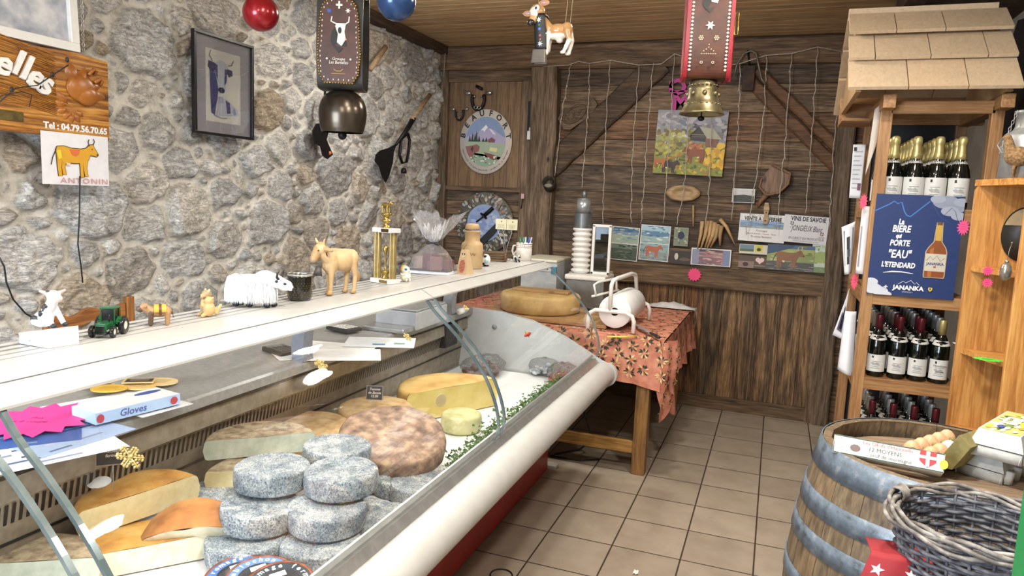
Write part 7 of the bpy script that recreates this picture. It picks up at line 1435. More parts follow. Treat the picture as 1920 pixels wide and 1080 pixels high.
for x, y, r in ((-.15, -.20, .04), (-.12, -.21, .035), (-.16, -.17, .03), (-.09, -.222, .02)): A.a([(max(-X, a), max(-Y, b)) for a, b in ell(x, y, r, r*.6, 18)], 'cfd3da')
for s_, x, y, z in (('La', -.055, .105, .042), ('BIERE', -.052, .073, .052), ('qui', -.06, .042, .032), ('PORTE', -.053, .01, .045), ('"EAU"', -.05, -.04, .062), ("L'ETENDARD", -.05, -.088, .04)): A.t(s_, x-.008, y, z*.8, 'eef0f2', shear=.15, bold=.0014, sx=.72)
A.line([(-.115, -.125), (-.08, -.118), (-.04, -.117), (.005, -.122)], [.002, .006, .005, .002], 'eef0f2')
A.a([(.045, -.135), (.125, -.135), (.128, -.125), (.128, -.02), (.122, .0), (.105, .025), (.10, .11), (.075, .11), (.07, .025), (.052, .0), (.043, -.02), (.043, -.125)], 'b9a88a'); A.a([(.048, -.132), (.122, -.132), (.124, -.12), (.124, -.02), (.118, .0), (.101, .025), (.097, .106), (.078, .106), (.074, .025), (.056, .0), (.047, -.02), (.047, -.12)], '8a4a20'); A.a([(.06, -.13), (.075, -.13), (.075, .0), (.06, -.01)], 'b06a30')
A.a(rect(.076, .03, .099, .098), 'c9a24a'); A.a(rect(.077, .098, .098, .112), '6b4a2c'); A.a(rect(.046, -.105, .125, -.028), 'cdc6b4'); A.line([(.05, -.06), (.065, -.04), (.075, -.055), (.09, -.035), (.105, -.06), (.12, -.045)], .002, '3a3f50'); A.t('JANANKA', .0855, -.073, .0165, '24407c', bold=.0006, sx=.9); A.a(rect(.08, -.09, .09, -.082), 'b05a30')
A.t('JANANKA', -.008, -.188, .027, 'f0f2f4', bold=.0012); A.t('BREWERY', -.01, -.206, .008, 'd0d6e0', spacing=1.3); A.line([(-.05, -.172), (-.03, -.158), (-.02, -.165), (.0, -.152), (.015, -.168), (.022, -.16), (.035, -.172)], .0018, 'e8ecf0'); A.a(rect(-.106, -.190, -.09, -.186), 'f0f0f0'); A.a(rect(-.100, -.196, -.096, -.180), 'f0f0f0'); A.a([(.07, -.178), (.086, -.178), (.086, -.188), (.078, -.197), (.07, -.188)], 'e3c93a'); A.a([(.074, -.181), (.082, -.181), (.078, -.192)], '22305c')
A.m.build('print', PRINT, t)
# ---- papers hanging on the left side of the shelf
def side_sheet(pxs, X, lab, col='dfe0e2', art=None, name='hanging_paper', bulge=.0):
    P4 = [at(*q, 1, X) for q in pxs]; m = MB(); m.c_(col)
    def f(u, v): a = P4[0].lerp(P4[1], u); b = P4[3].lerp(P4[2], u); p = a.lerp(b, v); return p+Vector((0, -bulge*math.sin(PI*u)*(.3+.7*v), 0))
    m.grid(f, 10, 14)
    if art:
        for (u0, v0, u1, v1, c) in art:
            m.c_(c); m.add([f(u0, v0)+Vector((0, -.002, 0)), f(u1, v0)+Vector((0, -.002, 0)), f(u1, v1)+Vector((0, -.002, 0)), f(u0, v1)+Vector((0, -.002, 0))], [(0, 1, 2, 3)], False)
    o = m.build(name, PRINT); o.modifiers.new('t', 'SOLIDIFY').thickness = .0008; return tag(o, lab, 'paper')
LN = [(.12, .12+.085*k, .8-.1*(k % 3), .135+.085*k, 'a9a9ae') for k in range(9)]
side_sheet([(1600, 271), (1624, 271), (1613, 372), (1592, 371)], 1.2, 'white printed price list hanging at eye level left of the wine shelf', art=LN+[(.08, .05, .3, .12, '2a2a2e'), (.62, .72, .9, .85, '7a4a5e')])
side_sheet([(1640, 205), (1655, 192), (1645, 265), (1622, 330)], .64, 'clear-sleeved paper hanging from the roof beam of the wine shelf', 'b5aba0', bulge=.01)
side_sheet([(1578, 426), (1604, 415), (1596, 512), (1583, 515)], 1.0, 'white sheet with a dark bottle picture left of the wine shelf', art=[(.12, .1, .9, .82, '5a5c6a'), (.35, .25, .62, .8, '26242c'), (.4, .5, .7, .65, '9a98a4')], bulge=.02)
side_sheet([(1617, 385), (1632, 388), (1622, 515), (1604, 512)], .66, 'narrow white sheet folded round the left post of the wine shelf', 'd8d9dc', art=[(.1, .3, .25, .9, '8a8d98')], bulge=.01)
side_sheet([(1593, 540), (1588, 570), (1579, 636), (1561, 628)], 1.1, 'tilted white leaflet with a wine bottle photo beside the back post', art=[(.2, .45, .8, .85, '55506a'), (.4, .25, .7, .8, '2a2630')])
side_sheet([(1585, 583), (1606, 584), (1600, 706), (1570, 692)], .70, 'white rolled sheet hanging low on the left post of the wine shelf', 'dcdee2', bulge=.035)
def tagstar(P, r, col, lab, sy=1.5, face=(1, 0, 0), n=14, cat='price tag', rzz=0):
    t = thing('star_tag', lab, cat, P); m = MB(); m.c_(col); m.prism([(x, y*sy) for x, y in star(0, 0, r*1.08, r*.66, n, .1)], 0, .001, fr((0, 0, 0), face, (0, .02, 1)))
    m.c_('a82a56' if col != '5ee04a' else '2f8a2a')
    for k in (-1, 0, 1): m.flat(rect(-r*.4, k*r*.4, r*.35, k*r*.4+r*.09), .0013, fr((0, 0, 0), face, (0, .02, 1)))
    m.build('card', PRINT, t); return t
tagstar(at(1619, 378, 1, .59), .017, 'e8506e', 'small red-pink star tag on the left post above the folded sheet', 2.2); tagstar(at(1602, 527, 1, .70), .016, 'e8506e', 'small red-pink star tag on the left post above the rolled sheet', 2.6)
# ---------------------------------------------------------------- corner shelf of orange pine
W_OV = wood('orange_pine_upright', ['96602a', 'b57b3c', 'ca9450', 'd6a35f'], 2, 6, .45, .12, .3, .12); W_OX = wood('orange_pine_shelf', ['96602a', 'b57b3c', 'ca9450', 'd6a35f'], 0, 6, .45, .12, .3, .12)
CS = thing('corner_shelf', 'orange pine corner shelf with triangular boards in front of the wine shelf', 'shelf', (1.75, .1, 0))
xr = 1.965
m = MB(); m.prism([(1.585, 0), (xr, 0), (xr, 1.665), (1.62, 1.665), (1.597, 1.655), (1.585, 1.63)], -.275, -.25, fr((0, 0, 0), (1, 0, 0), (0, 0, 1))); m.build('rear_side', W_OV, CS, world=True)
m = MB(); m.box((1.682, -.02, 0), (xr, .003, 1.648), bev=.004); m.build('front_side', W_OV, CS, world=True)
for z in (.69, 1.005, 1.335): m = MB(); m.prism([(1.60, .25), (xr, .25), (xr, .003), (1.70, .003)], z-.02, z); m.build('shelf_board', W_OX, CS, world=True)
m = MB(); m.prism([(1.585, .28), (xr, .28), (xr, .003), (1.66, .003)], 1.648, 1.672); m.build('top_board', W_OX, CS, world=True)
t = thing('oval_mirror', 'dark oval mirror with a beige upper part hanging inside the corner shelf', 'mirror', at(1921, 440, 1, .245)); m = MB(); m.c_('2b2723'); m.ring([(0, 0), (.075, 0), (.078, .004), (0, .006)], 36, (0, 0, 0), (0, -1, 0)); m.v = [(x, y, z*1.35) for x, y, z in m.v]; m.c_('b5a27c'); m.prism([(x, y*1.35) for x, y in ell(0, 0, .074, n=20, a0=.35, a1=2.8)], .0065, .0075, fr((0, 0, 0), (1, 0, 0), (0, 0, 1))); m.build('disc', PAINT, t)
P = at(1886, 508, 1, -.04); t = thing('silver_ornament', 'silver pine-cone ornament hanging on the front board of the corner shelf', 'ornament', P)
m = MB(); m.ring([(0, -.035), (.008, -.034), (.017, -.02), (.0195, 0), (.016, .018), (.008, .028), (.0, .03)], 24); m.v = [(x*(1+.03*math.sin(z*500+math.atan2(y, x)*6)), y*(1+.03*math.sin(z*500+math.atan2(y, x)*6)), z) for x, y, z in m.v]; m.build('cone', pm('silver_glass', 'b5afa4', '8e887e', 60, .25, .7, .2), t); m = MB(); m.cyl((0, 0, .029), (0, 0, .038), .007, seg=12); m.tube([(0, 0, .038), (.004, .008, .07), (.012, .015, .10)], .001, 5); m.cyl((.012, .014, .10), (.012, .021, .10), .003, seg=8); m.build('cap', MATS['silver_glass'], t)
tagstar(at(1806, 426, 1, .235), .021, 'f2487e', 'bright pink star tag at the top left edge of the corner shelf', 1.5); tagstar(at(1852, 508, 1, .075), .018, 'f2487e', 'upper of the two joined pink star tags on the corner shelf front', 1.0); tagstar(at(1851, 530, 1, .07), .018, 'f2487e', 'lower of the two joined pink star tags on the corner shelf front', 1.0)
t = thing('magazine', 'dark blue and white leaflets lying on the middle board of the corner shelf', 'magazine', at(1838, 651, 2, 1.006)); 
for k, c in enumerate(('dcdfe4', '2a3a66', 'e4e4e6')): m = MB(); m.c_(c); m.box((-.075-.006*k, -.05, .0012*k), (.09, .045, .0012*k+.001), Matrix.Rotation(.05*k, 4, 'Z')); m.build('leaflet', PRINT, t)
P = at(1852, 674, 2, 1.007); t = thing('star_tag', 'bright green star tag lying on the middle board of the corner shelf', 'price tag', P); m = MB(); m.c_('5ee04a'); m.prism(star(0, 0, .038, .028, 13, .1, 1.3), 0, .001); m.c_('2f8a2a'); m.flat(rect(-.02, -.004, .02, 0), .0014); m.flat(rect(-.015, .006, .018, .009), .0014); m.build('card', PRINT, t)
# milk can and straw hen on top
zt = 1.672; P = at(1873, 300, 1, .14); t = thing('milk_can', 'grey aluminium milk can with a chain and wire handle on top of the corner shelf', 'milk can', (P.x+.085, .14, zt)); CAN = pm('old_aluminium', 'a3a3a0', '8a8a88', 12, .45, .6, .08)
m = MB(); m.ring([(0, 0), (.08, 0), (.083, .004), (.083, .15), (.075, .162), (.052, .178), (.047, .19), (.047, .232), (.054, .236), (.054, .246), (.047, .248), (0, .25)], 40); m.build('body', CAN, t)
m = MB(); m.tube([(-.083, 0, .15), (-.10, -.02, .12), (-.09, -.05, .09), (-.06, -.075, .10)], .0028, 8); m.build('handle', CAN, t)
m = MB()
for k in range(13): z = .24-.012*k; x = -.052-.0032*k+.0; m.tube([(x+(.004*math.cos(g) if k % 2 else 0), -.02+(0 if k % 2 else .004*math.cos(g)), z+.0075*math.sin(g)) for g in [q*PI/4 for q in range(8)]], .0012, 5, closed=True)
m.build('chain', CAN, t)
P = at(1912, 330, 2, zt); t = thing('straw_hen', 'brown straw hen figure standing in front of the milk can at the right edge', 'figurine', (P.x+.022, .03, zt), rz=2.6)
STRW = pm('straw', '9c7a50', '5f462c', 120, .9, bmp=.8, bd=.004)
sculpt('body', [('b', (0, 0, .075), (.045, .03, .035), '9c7a50'), ('c', (.025, 0, .09), (.035, 0, .13), .02, .014, '9c7a50'), ('b', (.04, 0, .14), (.015, .013, .014), '9c7a50'), ('c', (-.035, 0, .09), (-.06, 0, .12), .014, .008, '9c7a50'), ('c', (.005, .01, .05), (.008, .012, .005), .006, .004, '7a5a30'), ('c', (.005, -.01, .05), (.008, -.012, .005), .006, .004, '7a5a30')], .003, STRW, t)
# dark house-shaped board on the right wall
m = MB(); yz = [(at(1882, 120, 0, XR-.02), at(1910, 38, 0, XR-.02))]; a = at(1868, 200, 0, XR-.02); b = at(1910, 38, 0, XR-.02)
m.prism([(a.y+.05, .9), (-1.5, .9), (-1.5, 2.1), (b.y, b.z), (a.y+.02, a.z+.12), (a.y+.05, a.z)], -.02, 0, Matrix(((0, 0, 1, XR-.004), (1, 0, 0, 0), (0, 1, 0, 0), (0, 0, 0, 1)))); o = fix(m.build('slate_panel', DARK)); tag(o, 'dark pointed panel on the grey plaster wall right of the shingled roof', 'panel')
# ---------------------------------------------------------------- barrel with eggs
BC = Vector((1.31, -.98, 0)); BH = .93
def br(z): t_ = (z-BH/2)/(BH/2); return .345-.067*t_*t_
W_BAR = wood('barrel_oak', ['43372a', '5e4f3c', '75644c', '857359'], 2, 7, .6, .15, .2, .3)
BR = thing('barrel', 'oak wine barrel with pale blue-grey hoops used as a table for eggs', 'barrel', BC); N_ = 22
for k in range(N_):
    a0 = 2*PI*k/N_+.002; a1 = 2*PI*(k+1)/N_-.002; m = MB(); n = 16
    def f(u, v): z = BH*v; r = br(z); a = a0+(a1-a0)*u; return (r*math.cos(a), r*math.sin(a), z)
    def g(u, v): z = BH*v; r = br(z)-.022; a = a1+(a0-a1)*u; return (r*math.cos(a), r*math.sin(a), z)
    m.grid(f, 3, n); m.grid(g, 3, n); m.add([f(0, 1), f(1, 1), g(0, 1), g(1, 1)], [(0, 1, 2, 3)], False); m.build('stave', W_BAR, BR)
W_HD = wood('barrel_head_oak', ['5e4c38', '7d6850', '96806a', 'a48e76'], 0, 7, .65, .15, .2, .3); m = MB()
for k in range(6):
    y0 = -.25+k*.0835; y1 = y0+.082; P_ = []
    for i in range(9): y = y0+(y1-y0)*i/8; P_.append((math.sqrt(max(0, .25**2-y*y))+.004, y))
    P_ += [(-x, y) for x, y in P_[::-1]]; m.prism(P_, .862, .885)
m.build('head', W_HD, BR)
def hoop_mat():
    m, nt, b = newmat('painted_hoop'); v = coords(nt); n = noi(nt, v, 22, 6, .7); c = ramp(nt, n, [(.3, H('3b3f43')), (.42, H('626d78')), (.56, H('72808e')), (.7, H('a3a6a8'))]); nt.links.new(c, b.inputs['Base Color']); b.inputs['Roughness'].default_value = .4; b.inputs['Metallic'].default_value = .35; bump(nt, b, n, .3, .002); return m
HP = hoop_mat()
for z0, z1 in ((.868, .932), (.765, .815), (.675, .722), (.555, .60), (.33, .375), (.20, .25), (.12, .165), (0, .065)):
    m = MB(); m.ring([(br(z0)+.0005, z0), (br(z0)+.0035, z0), (br(z1)+.0035, z1), (br(z1)+.0005, z1)], 72, cap=False); m.build('hoop', HP, BR)
ZB = .8855
# egg box, long side with printing
def eggbox_front():
    a, b = at(1582, 872, 2, ZB), at(1740, 902, 2, ZB)
    P = Vector((1.172, -1.085, .911)); t = thing('egg_box', 'flat white and green egg box printed 12 MOYENS with a red and white cross shield', 'egg box', P, rot=(math.radians(-24), 0, math.radians(-9))); m = MB(); L, W, Hh = .24, .09, .046
    m.c_('dfe0d8'); m.box((-L/2, -W/2, 0), (L/2, W/2, Hh), bev=.003); m.build('carton', PRINT, t); A = Art(fr((0, -W/2-.0005, 0), (1, 0, 0), (0, 0, 1))); A.line([(-L/2+.002, .002), (L/2-.002, .002), (L/2-.002, Hh-.002), (-L/2+.002, Hh-.002), (-L/2+.002, .002)], .0025, '23402c')
    A.a(ell(-.105, .024, .012, n=16), 'b9a9a9'); A.a(ell(-.105, .024, .009, n=16), 'e2dfd8'); A.a(ell(-.07, .02, .012, .009, 10), '6a5a56'); A.t("Les OEufs d'Hauteville", .0, .037, .012, 'b5484c'); A.t('12 MOYENS', -.005, .023, .014, '4a4f4a'); A.t('oeuf de montagne', .008, .01, .0125, '4a4f4a'); A.a([(.068, .044), (.102, .044), (.102, .02), (.085, .006), (.068, .02)], 'c9343a'); A.a(rect(.081, .008, .089, .044), 'efece6'); A.a(rect(.068, .026, .102, .033), 'efece6'); A.a(ell(.118, .02, .009, .011, 12), 'd8c43a'); A.m.build('side_print', PRINT, t)
    A = Art(z0=Hh+.0002); A.a(rect(-L/2+.004, -W/2+.004, L/2-.004, W/2-.004), '3c6b45'); A.a(rect(-L/2+.01, -W/2+.012, L/2-.01, -W/2+.02), 'e0ddd0'); r = random.Random(2)
    for k in range(30): A.a(ell(r.uniform(-.115, .115), r.uniform(-.035, .04), r.uniform(.004, .014), r.uniform(.003, .008), 9), r.choice(['e2dfd0', '2c5236', '7fa07a', 'b58a6a']), .00004)
    A.m.build('lid_print', PRINT, t)
eggbox_front()
# open egg tray with eggs and a raised olive lid
CARD = pm('olive_pulp', '8f8452', '7a7044', 40, .85, bmp=.4); CARDW = pm('grey_pulp', 'c9cac4', 'b6b7b1', 40, .85, bmp=.4)
TP = Vector((1.315, -.925, ZB)); TR = math.radians(55); t = thing('egg_tray', 'open olive-green egg carton holding eggs with its printed lid raised', 'egg carton', TP, rz=TR)
def tray(t, n, m_, cell, hgt, mt, name='tray'):
    m = MB(); L, W = n*cell/2, m_*cell/2
    def f(u, v): x, y = -L+2*L*u, -W+2*W*v; return (x, y, hgt*.55-hgt*.42*math.cos(PI*2*(x+L)/cell)*-1*0+hgt*.40*(-(math.cos(2*PI*(x+L)/cell)*-1+0)*0)+hgt*.4*max(-1, min(1, -(math.sin(PI*(x+L)/cell)**2*math.sin(PI*(y+W)/cell)**2)*2+1)))
    m.grid(f, n*8, m_*8); 
    m.grid(lambda u, v: (-L+2*L*u, -W*(.92+.08*v), .001+hgt*.93*v), n*2, 2); m.grid(lambda u, v: (-L+2*L*u, W*(.92+.08*v), .001+hgt*.93*v), n*2, 2); m.grid(lambda u, v: (-L*(.95+.05*v), -W+2*W*u, .001+hgt*.93*v), 4, 2); m.grid(lambda u, v: (L*(.95+.05*v), -W+2*W*u, .001+hgt*.93*v), 4, 2)
    o = m.build(name, mt, t); o.modifiers.new('s', 'SOLIDIFY').thickness = .002; return o
tray(t, 5, 2, .047, .034, CARD)
for i in range(4):
    m = MB(); m.ring([(.007, .028), (.005, .042), (.008, .05), (.006, .056), (0, .058)], 10, (-.0705+.047*i, 0, 0)); m.build('divider', CARD, t)
Ml = Matrix.Translation((0, -.052, .036)) @ Matrix.Rotation(math.radians(-118), 4, 'X')
m = MB(); L = .125; lid = [(-L, 0, 0), (L, 0, 0), (L-.008, -.10+.2, 0), (-L+.008, .10, 0)]
vs = [(-L, 0, 0), (L, 0, 0), (L, .1, 0), (-L, .1, 0), (-L+.014, .012, -.032), (L-.014, .012, -.032), (L-.014, .088, -.032), (-L+.014, .088, -.032)]; m.add(vs, [(4, 5, 6, 7), (0, 1, 5, 4), (1, 2, 6, 5), (2, 3, 7, 6), (3, 0, 4, 7)], False, Matrix.Translation((0, -.047, .034)) @ Matrix.Rotation(math.radians(-62), 4, 'X') @ Matrix.Scale(-1, 4, (0, 1, 0))); o = m.build('lid', CARD, t, label='raised olive lid'); o.modifiers.new('s', 'SOLIDIFY').thickness = .0025
MT_ = Matrix.Translation((0, -.047, .034)) @ Matrix.Rotation(math.radians(-62), 4, 'X') @ Matrix.Scale(-1, 4, (0, 1, 0))
m = MB(); z = -.0355; m.c_('26221e'); 
def lidq(P_, zz): m.add([MT_ @ Vector((x, y, zz)) for x, y in P_], [tuple(range(len(P_)))], False)
lidq(rect(-.01, .016, .10, .084), z); m.c_('b9b5a4'); lidq(rect(.03, .05, .055, .08), z-.0006); m.c_('8a8472'); [lidq(rect(0, .02+.01*k, .025, .024+.01*k), z-.0006) for k in range(5)]; [lidq(rect(.062, .02+.01*k, .095, .0235+.01*k), z-.0006) for k in range(5)]; m.c_('e0ddcc'); lidq(rect(.03, .03, .05, .042), z-.0006); m.build('lid_label', PRINT, o, label='dark printed label'); 
EGG = pm('egg_shell', 'd9a883', 'cf9b75', 30, .45, bmp=.05, sub=.1); EGGW = pm('white_shell', 'e6e2da', 'dedad2', 30, .45, bmp=.05)
k = 0; EL = {(0, 0): 'brown egg at the near end of the open carton, next to the printed box', (0, 1): 'brown egg at the near left corner of the open carton', (1, 0): 'brown egg beside the white egg in the open carton', (2, 0): 'white egg, the only white one in the open carton', (1, 1): 'brown egg second in the left row of the open carton', (2, 1): 'brown egg in the middle of the left row of the open carton', (3, 1): 'brown egg fourth in the left row of the open carton', (4, 1): 'brown egg at the far end of the left row of the open carton'}
Rz = Matrix.Rotation(TR, 4, 'Z')
for (i, j), lab in EL.items():
    m = MB(); m.ring([(0, -.028), (.010, -.0265), (.018, -.018), (.022, -.004), (.0215, .006), (.0175, .018), (.010, .0265), (.004, .0292), (0, .0296)], 24); o = m.build('egg', EGGW if 'white' in lab and 'only' in lab else EGG); q = TP+Rz @ Vector((-.094+.047*i, (-.0235 if j == 0 else .0235), .038)); o.location = q-Vector((0, 0, .028)); o.data.transform(Matrix.Translation((0, 0, 0))); tag(o, lab, 'egg', 'eggs in the open carton')
# closed white egg cartons stacked at the right
def closed_carton(P, rz, lab, cols, n=5):
    t = thing('egg_carton', lab, 'egg carton', P, rz=rz); L, W = .135, .055; tray(t, 5, 2, .052, .03, CARDW, 'base')
    m = MB(); vs = [(-L, -W, .032), (L, -W, .032), (L, W, .032), (-L, W, .032), (-L+.014, -W+.012, .068), (L-.014, -W+.012, .068), (L-.014, W-.012, .068), (-L+.014, W-.012, .068)]; m.add(vs, [(4, 5, 6, 7), (0, 1, 5, 4), (1, 2, 6, 5), (2, 3, 7, 6), (3, 0, 4, 7), (3, 2, 1, 0)], False); o = m.build('lid', CARDW, t)
    m = MB()
    for i in range(5): m.cyl((-L+.03+.05*i, -W*.98, .002), (-L+.03+.05*i, -W*1.02, .034), .012, .014, 8)
    m.build('cups', CARDW, t)
    A = Art(z0=.0684); r = random.Random(5); A.a(rect(-L+.018, -W+.015, L-.018, W-.015), cols[0])
    for k in range(46):
        x, y = r.uniform(-L+.03, L-.03), r.uniform(-W+.022, W-.022); A.a([(max(-L+.018, min(L-.018, a)), max(-W+.015, min(W-.015, b))) for a, b in ell(x, y, r.uniform(.006, .02), r.uniform(.004, .012), 9)], r.choice(cols), .00004)
    A.a(rect(-.03, -.012, .05, .022), 'e6e4c8'); A.t('12 OEUFS', .01, .01, .012, '4a5a2a', bold=.0004); A.t('frais', .01, -.004, .010, '6a7a3a'); A.a(ell(-.07, .01, .016, .008, 14), '3c4f9a'); A.a(ell(.0, -.03, .02, .007, 14), '3c4f9a')
    A.m.build('lid_label', PRINT, t); return t
closed_carton(Vector((1.455, -.90, ZB)), math.radians(58), 'grey pulp egg carton underneath the one with the yellow label', ['c9c7ae', '8a9a5a', 'b5b08a'])
closed_carton(Vector((1.462, -.955, ZB+.0695)), math.radians(62), 'grey pulp egg carton with a yellow and green label on top of another carton', ['b4b46a', 'e2dfc0', '6d8a3a', 'c9c44a', 'a59a4a', 'e6e5d6', '4a6a34'])
# ---------------------------------------------------------------- stand, wicker basket, star cloth, green frame at the right
SX, SY, SZ = 1.275, -1.52, .74
t = thing('wooden_crate', 'plain wooden crate carrying the grey wicker basket in front of the barrel', 'crate', (SX, SY, 0))
for k in range(6):
    for (a, b) in (((-.16, -.15), (.16, -.135)), ((-.16, .135), (.16, .15)), ((-.16, -.135), (-.145, .135)), ((.145, -.135), (.16, .135))): m = MB(); m.box((a[0], a[1], .01+k*.12), (b[0], b[1], .115+k*.12), bev=.002); m.build('slat', W_PX, t)
m = MB(); m.box((-.16, -.15, SZ-.012), (.16, .15, SZ)); m.build('top', W_PX, t)
WK = pm('grey_wicker', '6d6f76', '45474e', 50, .55, bmp=.3, stops=[(.3, (.035, .036, .045)), (.5, (.10, .105, .125)), (.72, (.24, .24, .25))]); WKR = pm('grey_wicker_rim', '8a8580', '5f5a58', 40, .55, bmp=.3, stops=[(.3, (.06, .05, .045)), (.5, (.17, .155, .14)), (.7, (.34, .32, .29))])
BT = thing('wicker_basket', 'empty grey wicker basket with a thick plaited rim at the lower right', 'basket', (SX, SY, SZ)); HB = .235; rb = lambda z: .105+.042*(z/HB)**.8
ns = 26
for k in range(ns):
    a = 2*PI*k/ns; m = MB(); m.tube([(rb(z)*math.cos(a), rb(z)*math.sin(a), z) for z in [HB*i/8 for i in range(9)]], .0028, 6); m.build('stake', WK, BT)
for j in range(24):
    z = .006+j*.0092; m = MB(); pts = []; n = ns*6
    for i in range(n): a = 2*PI*i/n; ph = PI*(j % 2); r = rb(z)+.0048*math.cos(a*ns/2+ph); pts.append((r*math.cos(a), r*math.sin(a), z+.0012*math.sin(a*5+j)))
    m.tube(pts, .0046, 6, closed=True, flat=.8); m.build('weave', WK, BT)
for k, (dr, dz, ph) in enumerate([(.004, .0, 0), (.010, .004, 2.1), (.002, .008, 4.2), (.008, .012, 1.0), (-.003, .004, 3.1), (.013, -.005, 5.0)]):
    m = MB(); n = 120; m.tube([((rb(HB)+dr+.004*math.sin(7*a+ph))*math.cos(a), (rb(HB)+dr+.004*math.sin(7*a+ph))*math.sin(a), HB-.01+dz+.005*math.cos(7*a+ph)) for a in [2*PI*i/n for i in range(n)]], .0042, 7, closed=True); m.build('rim_strand', WKR, BT)
m = MB(); m.ring([(0, .001), (.10, .001), (.103, .006), (0, .007)], 32); m.build('bottom', WK, BT)
m = MB()
a = math.radians(150); c = Vector((rb(HB)*math.cos(a), rb(HB)*math.sin(a), HB+.002))
for k in range(6): b_ = a+(k-2.5)*.035; c = Vector(((rb(HB)+.004)*math.cos(b_), (rb(HB)+.004)*math.sin(b_), HB-.004)); m.tube([c+Vector((.014*math.cos(g)*math.cos(b_), .014*math.cos(g)*math.sin(b_), .016*math.sin(g))) for g in [q*PI/5 for q in range(10)]], .0028, 6, closed=True)
m.build('handle_wrap', WKR, BT)
# red cloth with white stars
RC = pm('red_cloth', '922229', '7c1920', 14, .75, bmp=.2); t = thing('star_cloth', 'red cloth printed with white stars draped in front of the barrel', 'cloth', at(1676, 1026, 1, -1.55)); P0 = Vector(t.location)
def cl(u, v):
    x = -.05+.105*u; f = .010*math.sin(u*14+1)*v; return Vector((x*(1+.9*v*(1-u))+.012*(1-v), -.018*math.sin(PI*u)-.05*v+f-.01, -.004-.012*abs(u-.45)**1.2*2-.17*v))
m = MB(); m.grid(lambda u, v: tuple(cl(u, v)), 40, 20); m.grid(lambda u, v: tuple(cl(u, 0)+Vector((0, .09*v, -.01*v))), 40, 6); o = m.build('fabric', RC, t); o.modifiers.new('s', 'SOLIDIFY').thickness = .0012
m = MB(); m.c_('f0ecea'); r = random.Random(3)
for u, v in ((.15, .16), (.62, .15), (.88, .10), (.35, .45), (.7, .38), (.12, .52), (.55, .62), (.86, .6), (.3, .82), (.72, .85)):
    pts = [cl(u+x/.12, v-y/.17)+Vector((0, -.0035, .0005)) for x, y in star(0, 0, .0115, .0048, 5, PI/2+r.uniform(-.3, .3))]; m.add(pts, [tuple(range(10))], False)
m.build('stars', PRINT, t, label='white stars')
GB = pm('green_glass_bead', '4f6b4a', '2f4630', 20, .12, bmp=.0, coat=.5); p = at(1748, 1040, 1, -1.49); t = thing('green_beads', 'stack of glossy green oval beads between the star cloth and the basket', 'beads', p)
for k in range(6): m = MB(); m.ball((.004*k, -.004*k, .012-.0165*k), (.019, .014, .0085), 18, 10); m.build('bead', GB, t)
# green frame of a cooler at the right edge
q = at(1905, 1000, 1, -2.0); t = thing('display_cooler', 'green metal frame edge of a dark glazed cooler at the lower right picture edge', 'cooler', (q.x, -2.02, 0)); GRN = pm('green_enamel', '1f8a4c', '17733e', 10, .35, bmp=.03)
m = MB(); m.box((0, -.022, 0), (.024, .02, 1.25), bev=.005); m.build('frame_post', GRN, t)
m = MB(); m.box((.024, -.012, .02), (.26, .0, 1.23)); m.build('dark_pane', pm('dark_pane', '14181c', '101316', 5, .1, bmp=.0), t)
m = MB(); m.box((.024, -.022, 1.225), (.26, .02, 1.25), bev=.004); m.build('top_rail', GRN, t); m = MB(); m.box((.26, -.022, 0), (.284, .02, 1.25), bev=.005); m.build('frame_post', GRN, t); m = MB(); m.box((.0, .02, 0), (.28, .2, .9)); m.build('cabinet', pm('cooler_body', '20262a', '1a2024', 10, .5, bmp=.03), t)
# ---------------------------------------------------------------- things hanging from the ceiling
CORD = pm('hanging_cord', '8a8070', '6a6254', 60, .6, bmp=.05)
def bauble(px, py, y, r, col, c2, lab):
    P = at(px, py, 1, y); t = thing('bauble', lab, 'christmas ball', P); m = MB(); m.ball((0, 0, 0), r, 40, 26); m.build('ball', pm('bauble_'+col, col, c2, 4, .22, .35, .0, coat=.3), t)
    m = MB(); m.cyl((0, 0, r*.96), (0, 0, r+.016), .012, seg=14); m.build('cap', LM, t); m = MB(); m.cyl((0, 0, r+.014), (0, 0, ZC-P.z), .0012, seg=6); m.build('string', CORD, t)
bauble(489, 25, -.45, .074, 'a01c24', '8a141c', 'shiny red ball hanging before the stone wall'); bauble(743, 2, -.45, .076, '2c4a78', '243e68', 'blue ball hanging from the pine ceiling')
# big cow bell on a broad decorated leather strap
LEA = pm('brown_leather', '522a18', '3d1d10', 14, .4, bmp=.15); LEAD = pm('dark_leather', '35322a', '24221c', 14, .5, bmp=.15); BRS = pm('brass_studs', 'c9a55a', '9a7a3a', 60, .25, .9, .02)
def loopbell(P, W, loopw, looph, strapm, yaw, z_top, lab, build):
    pass
P = at(643, 168, 1, -.2); t = thing('cow_bell', 'big dark bronze cow bell on a wide brown leather strap decorated with a cow head', 'cow bell', (P.x, -.2, P.z-.19), rz=math.radians(22))
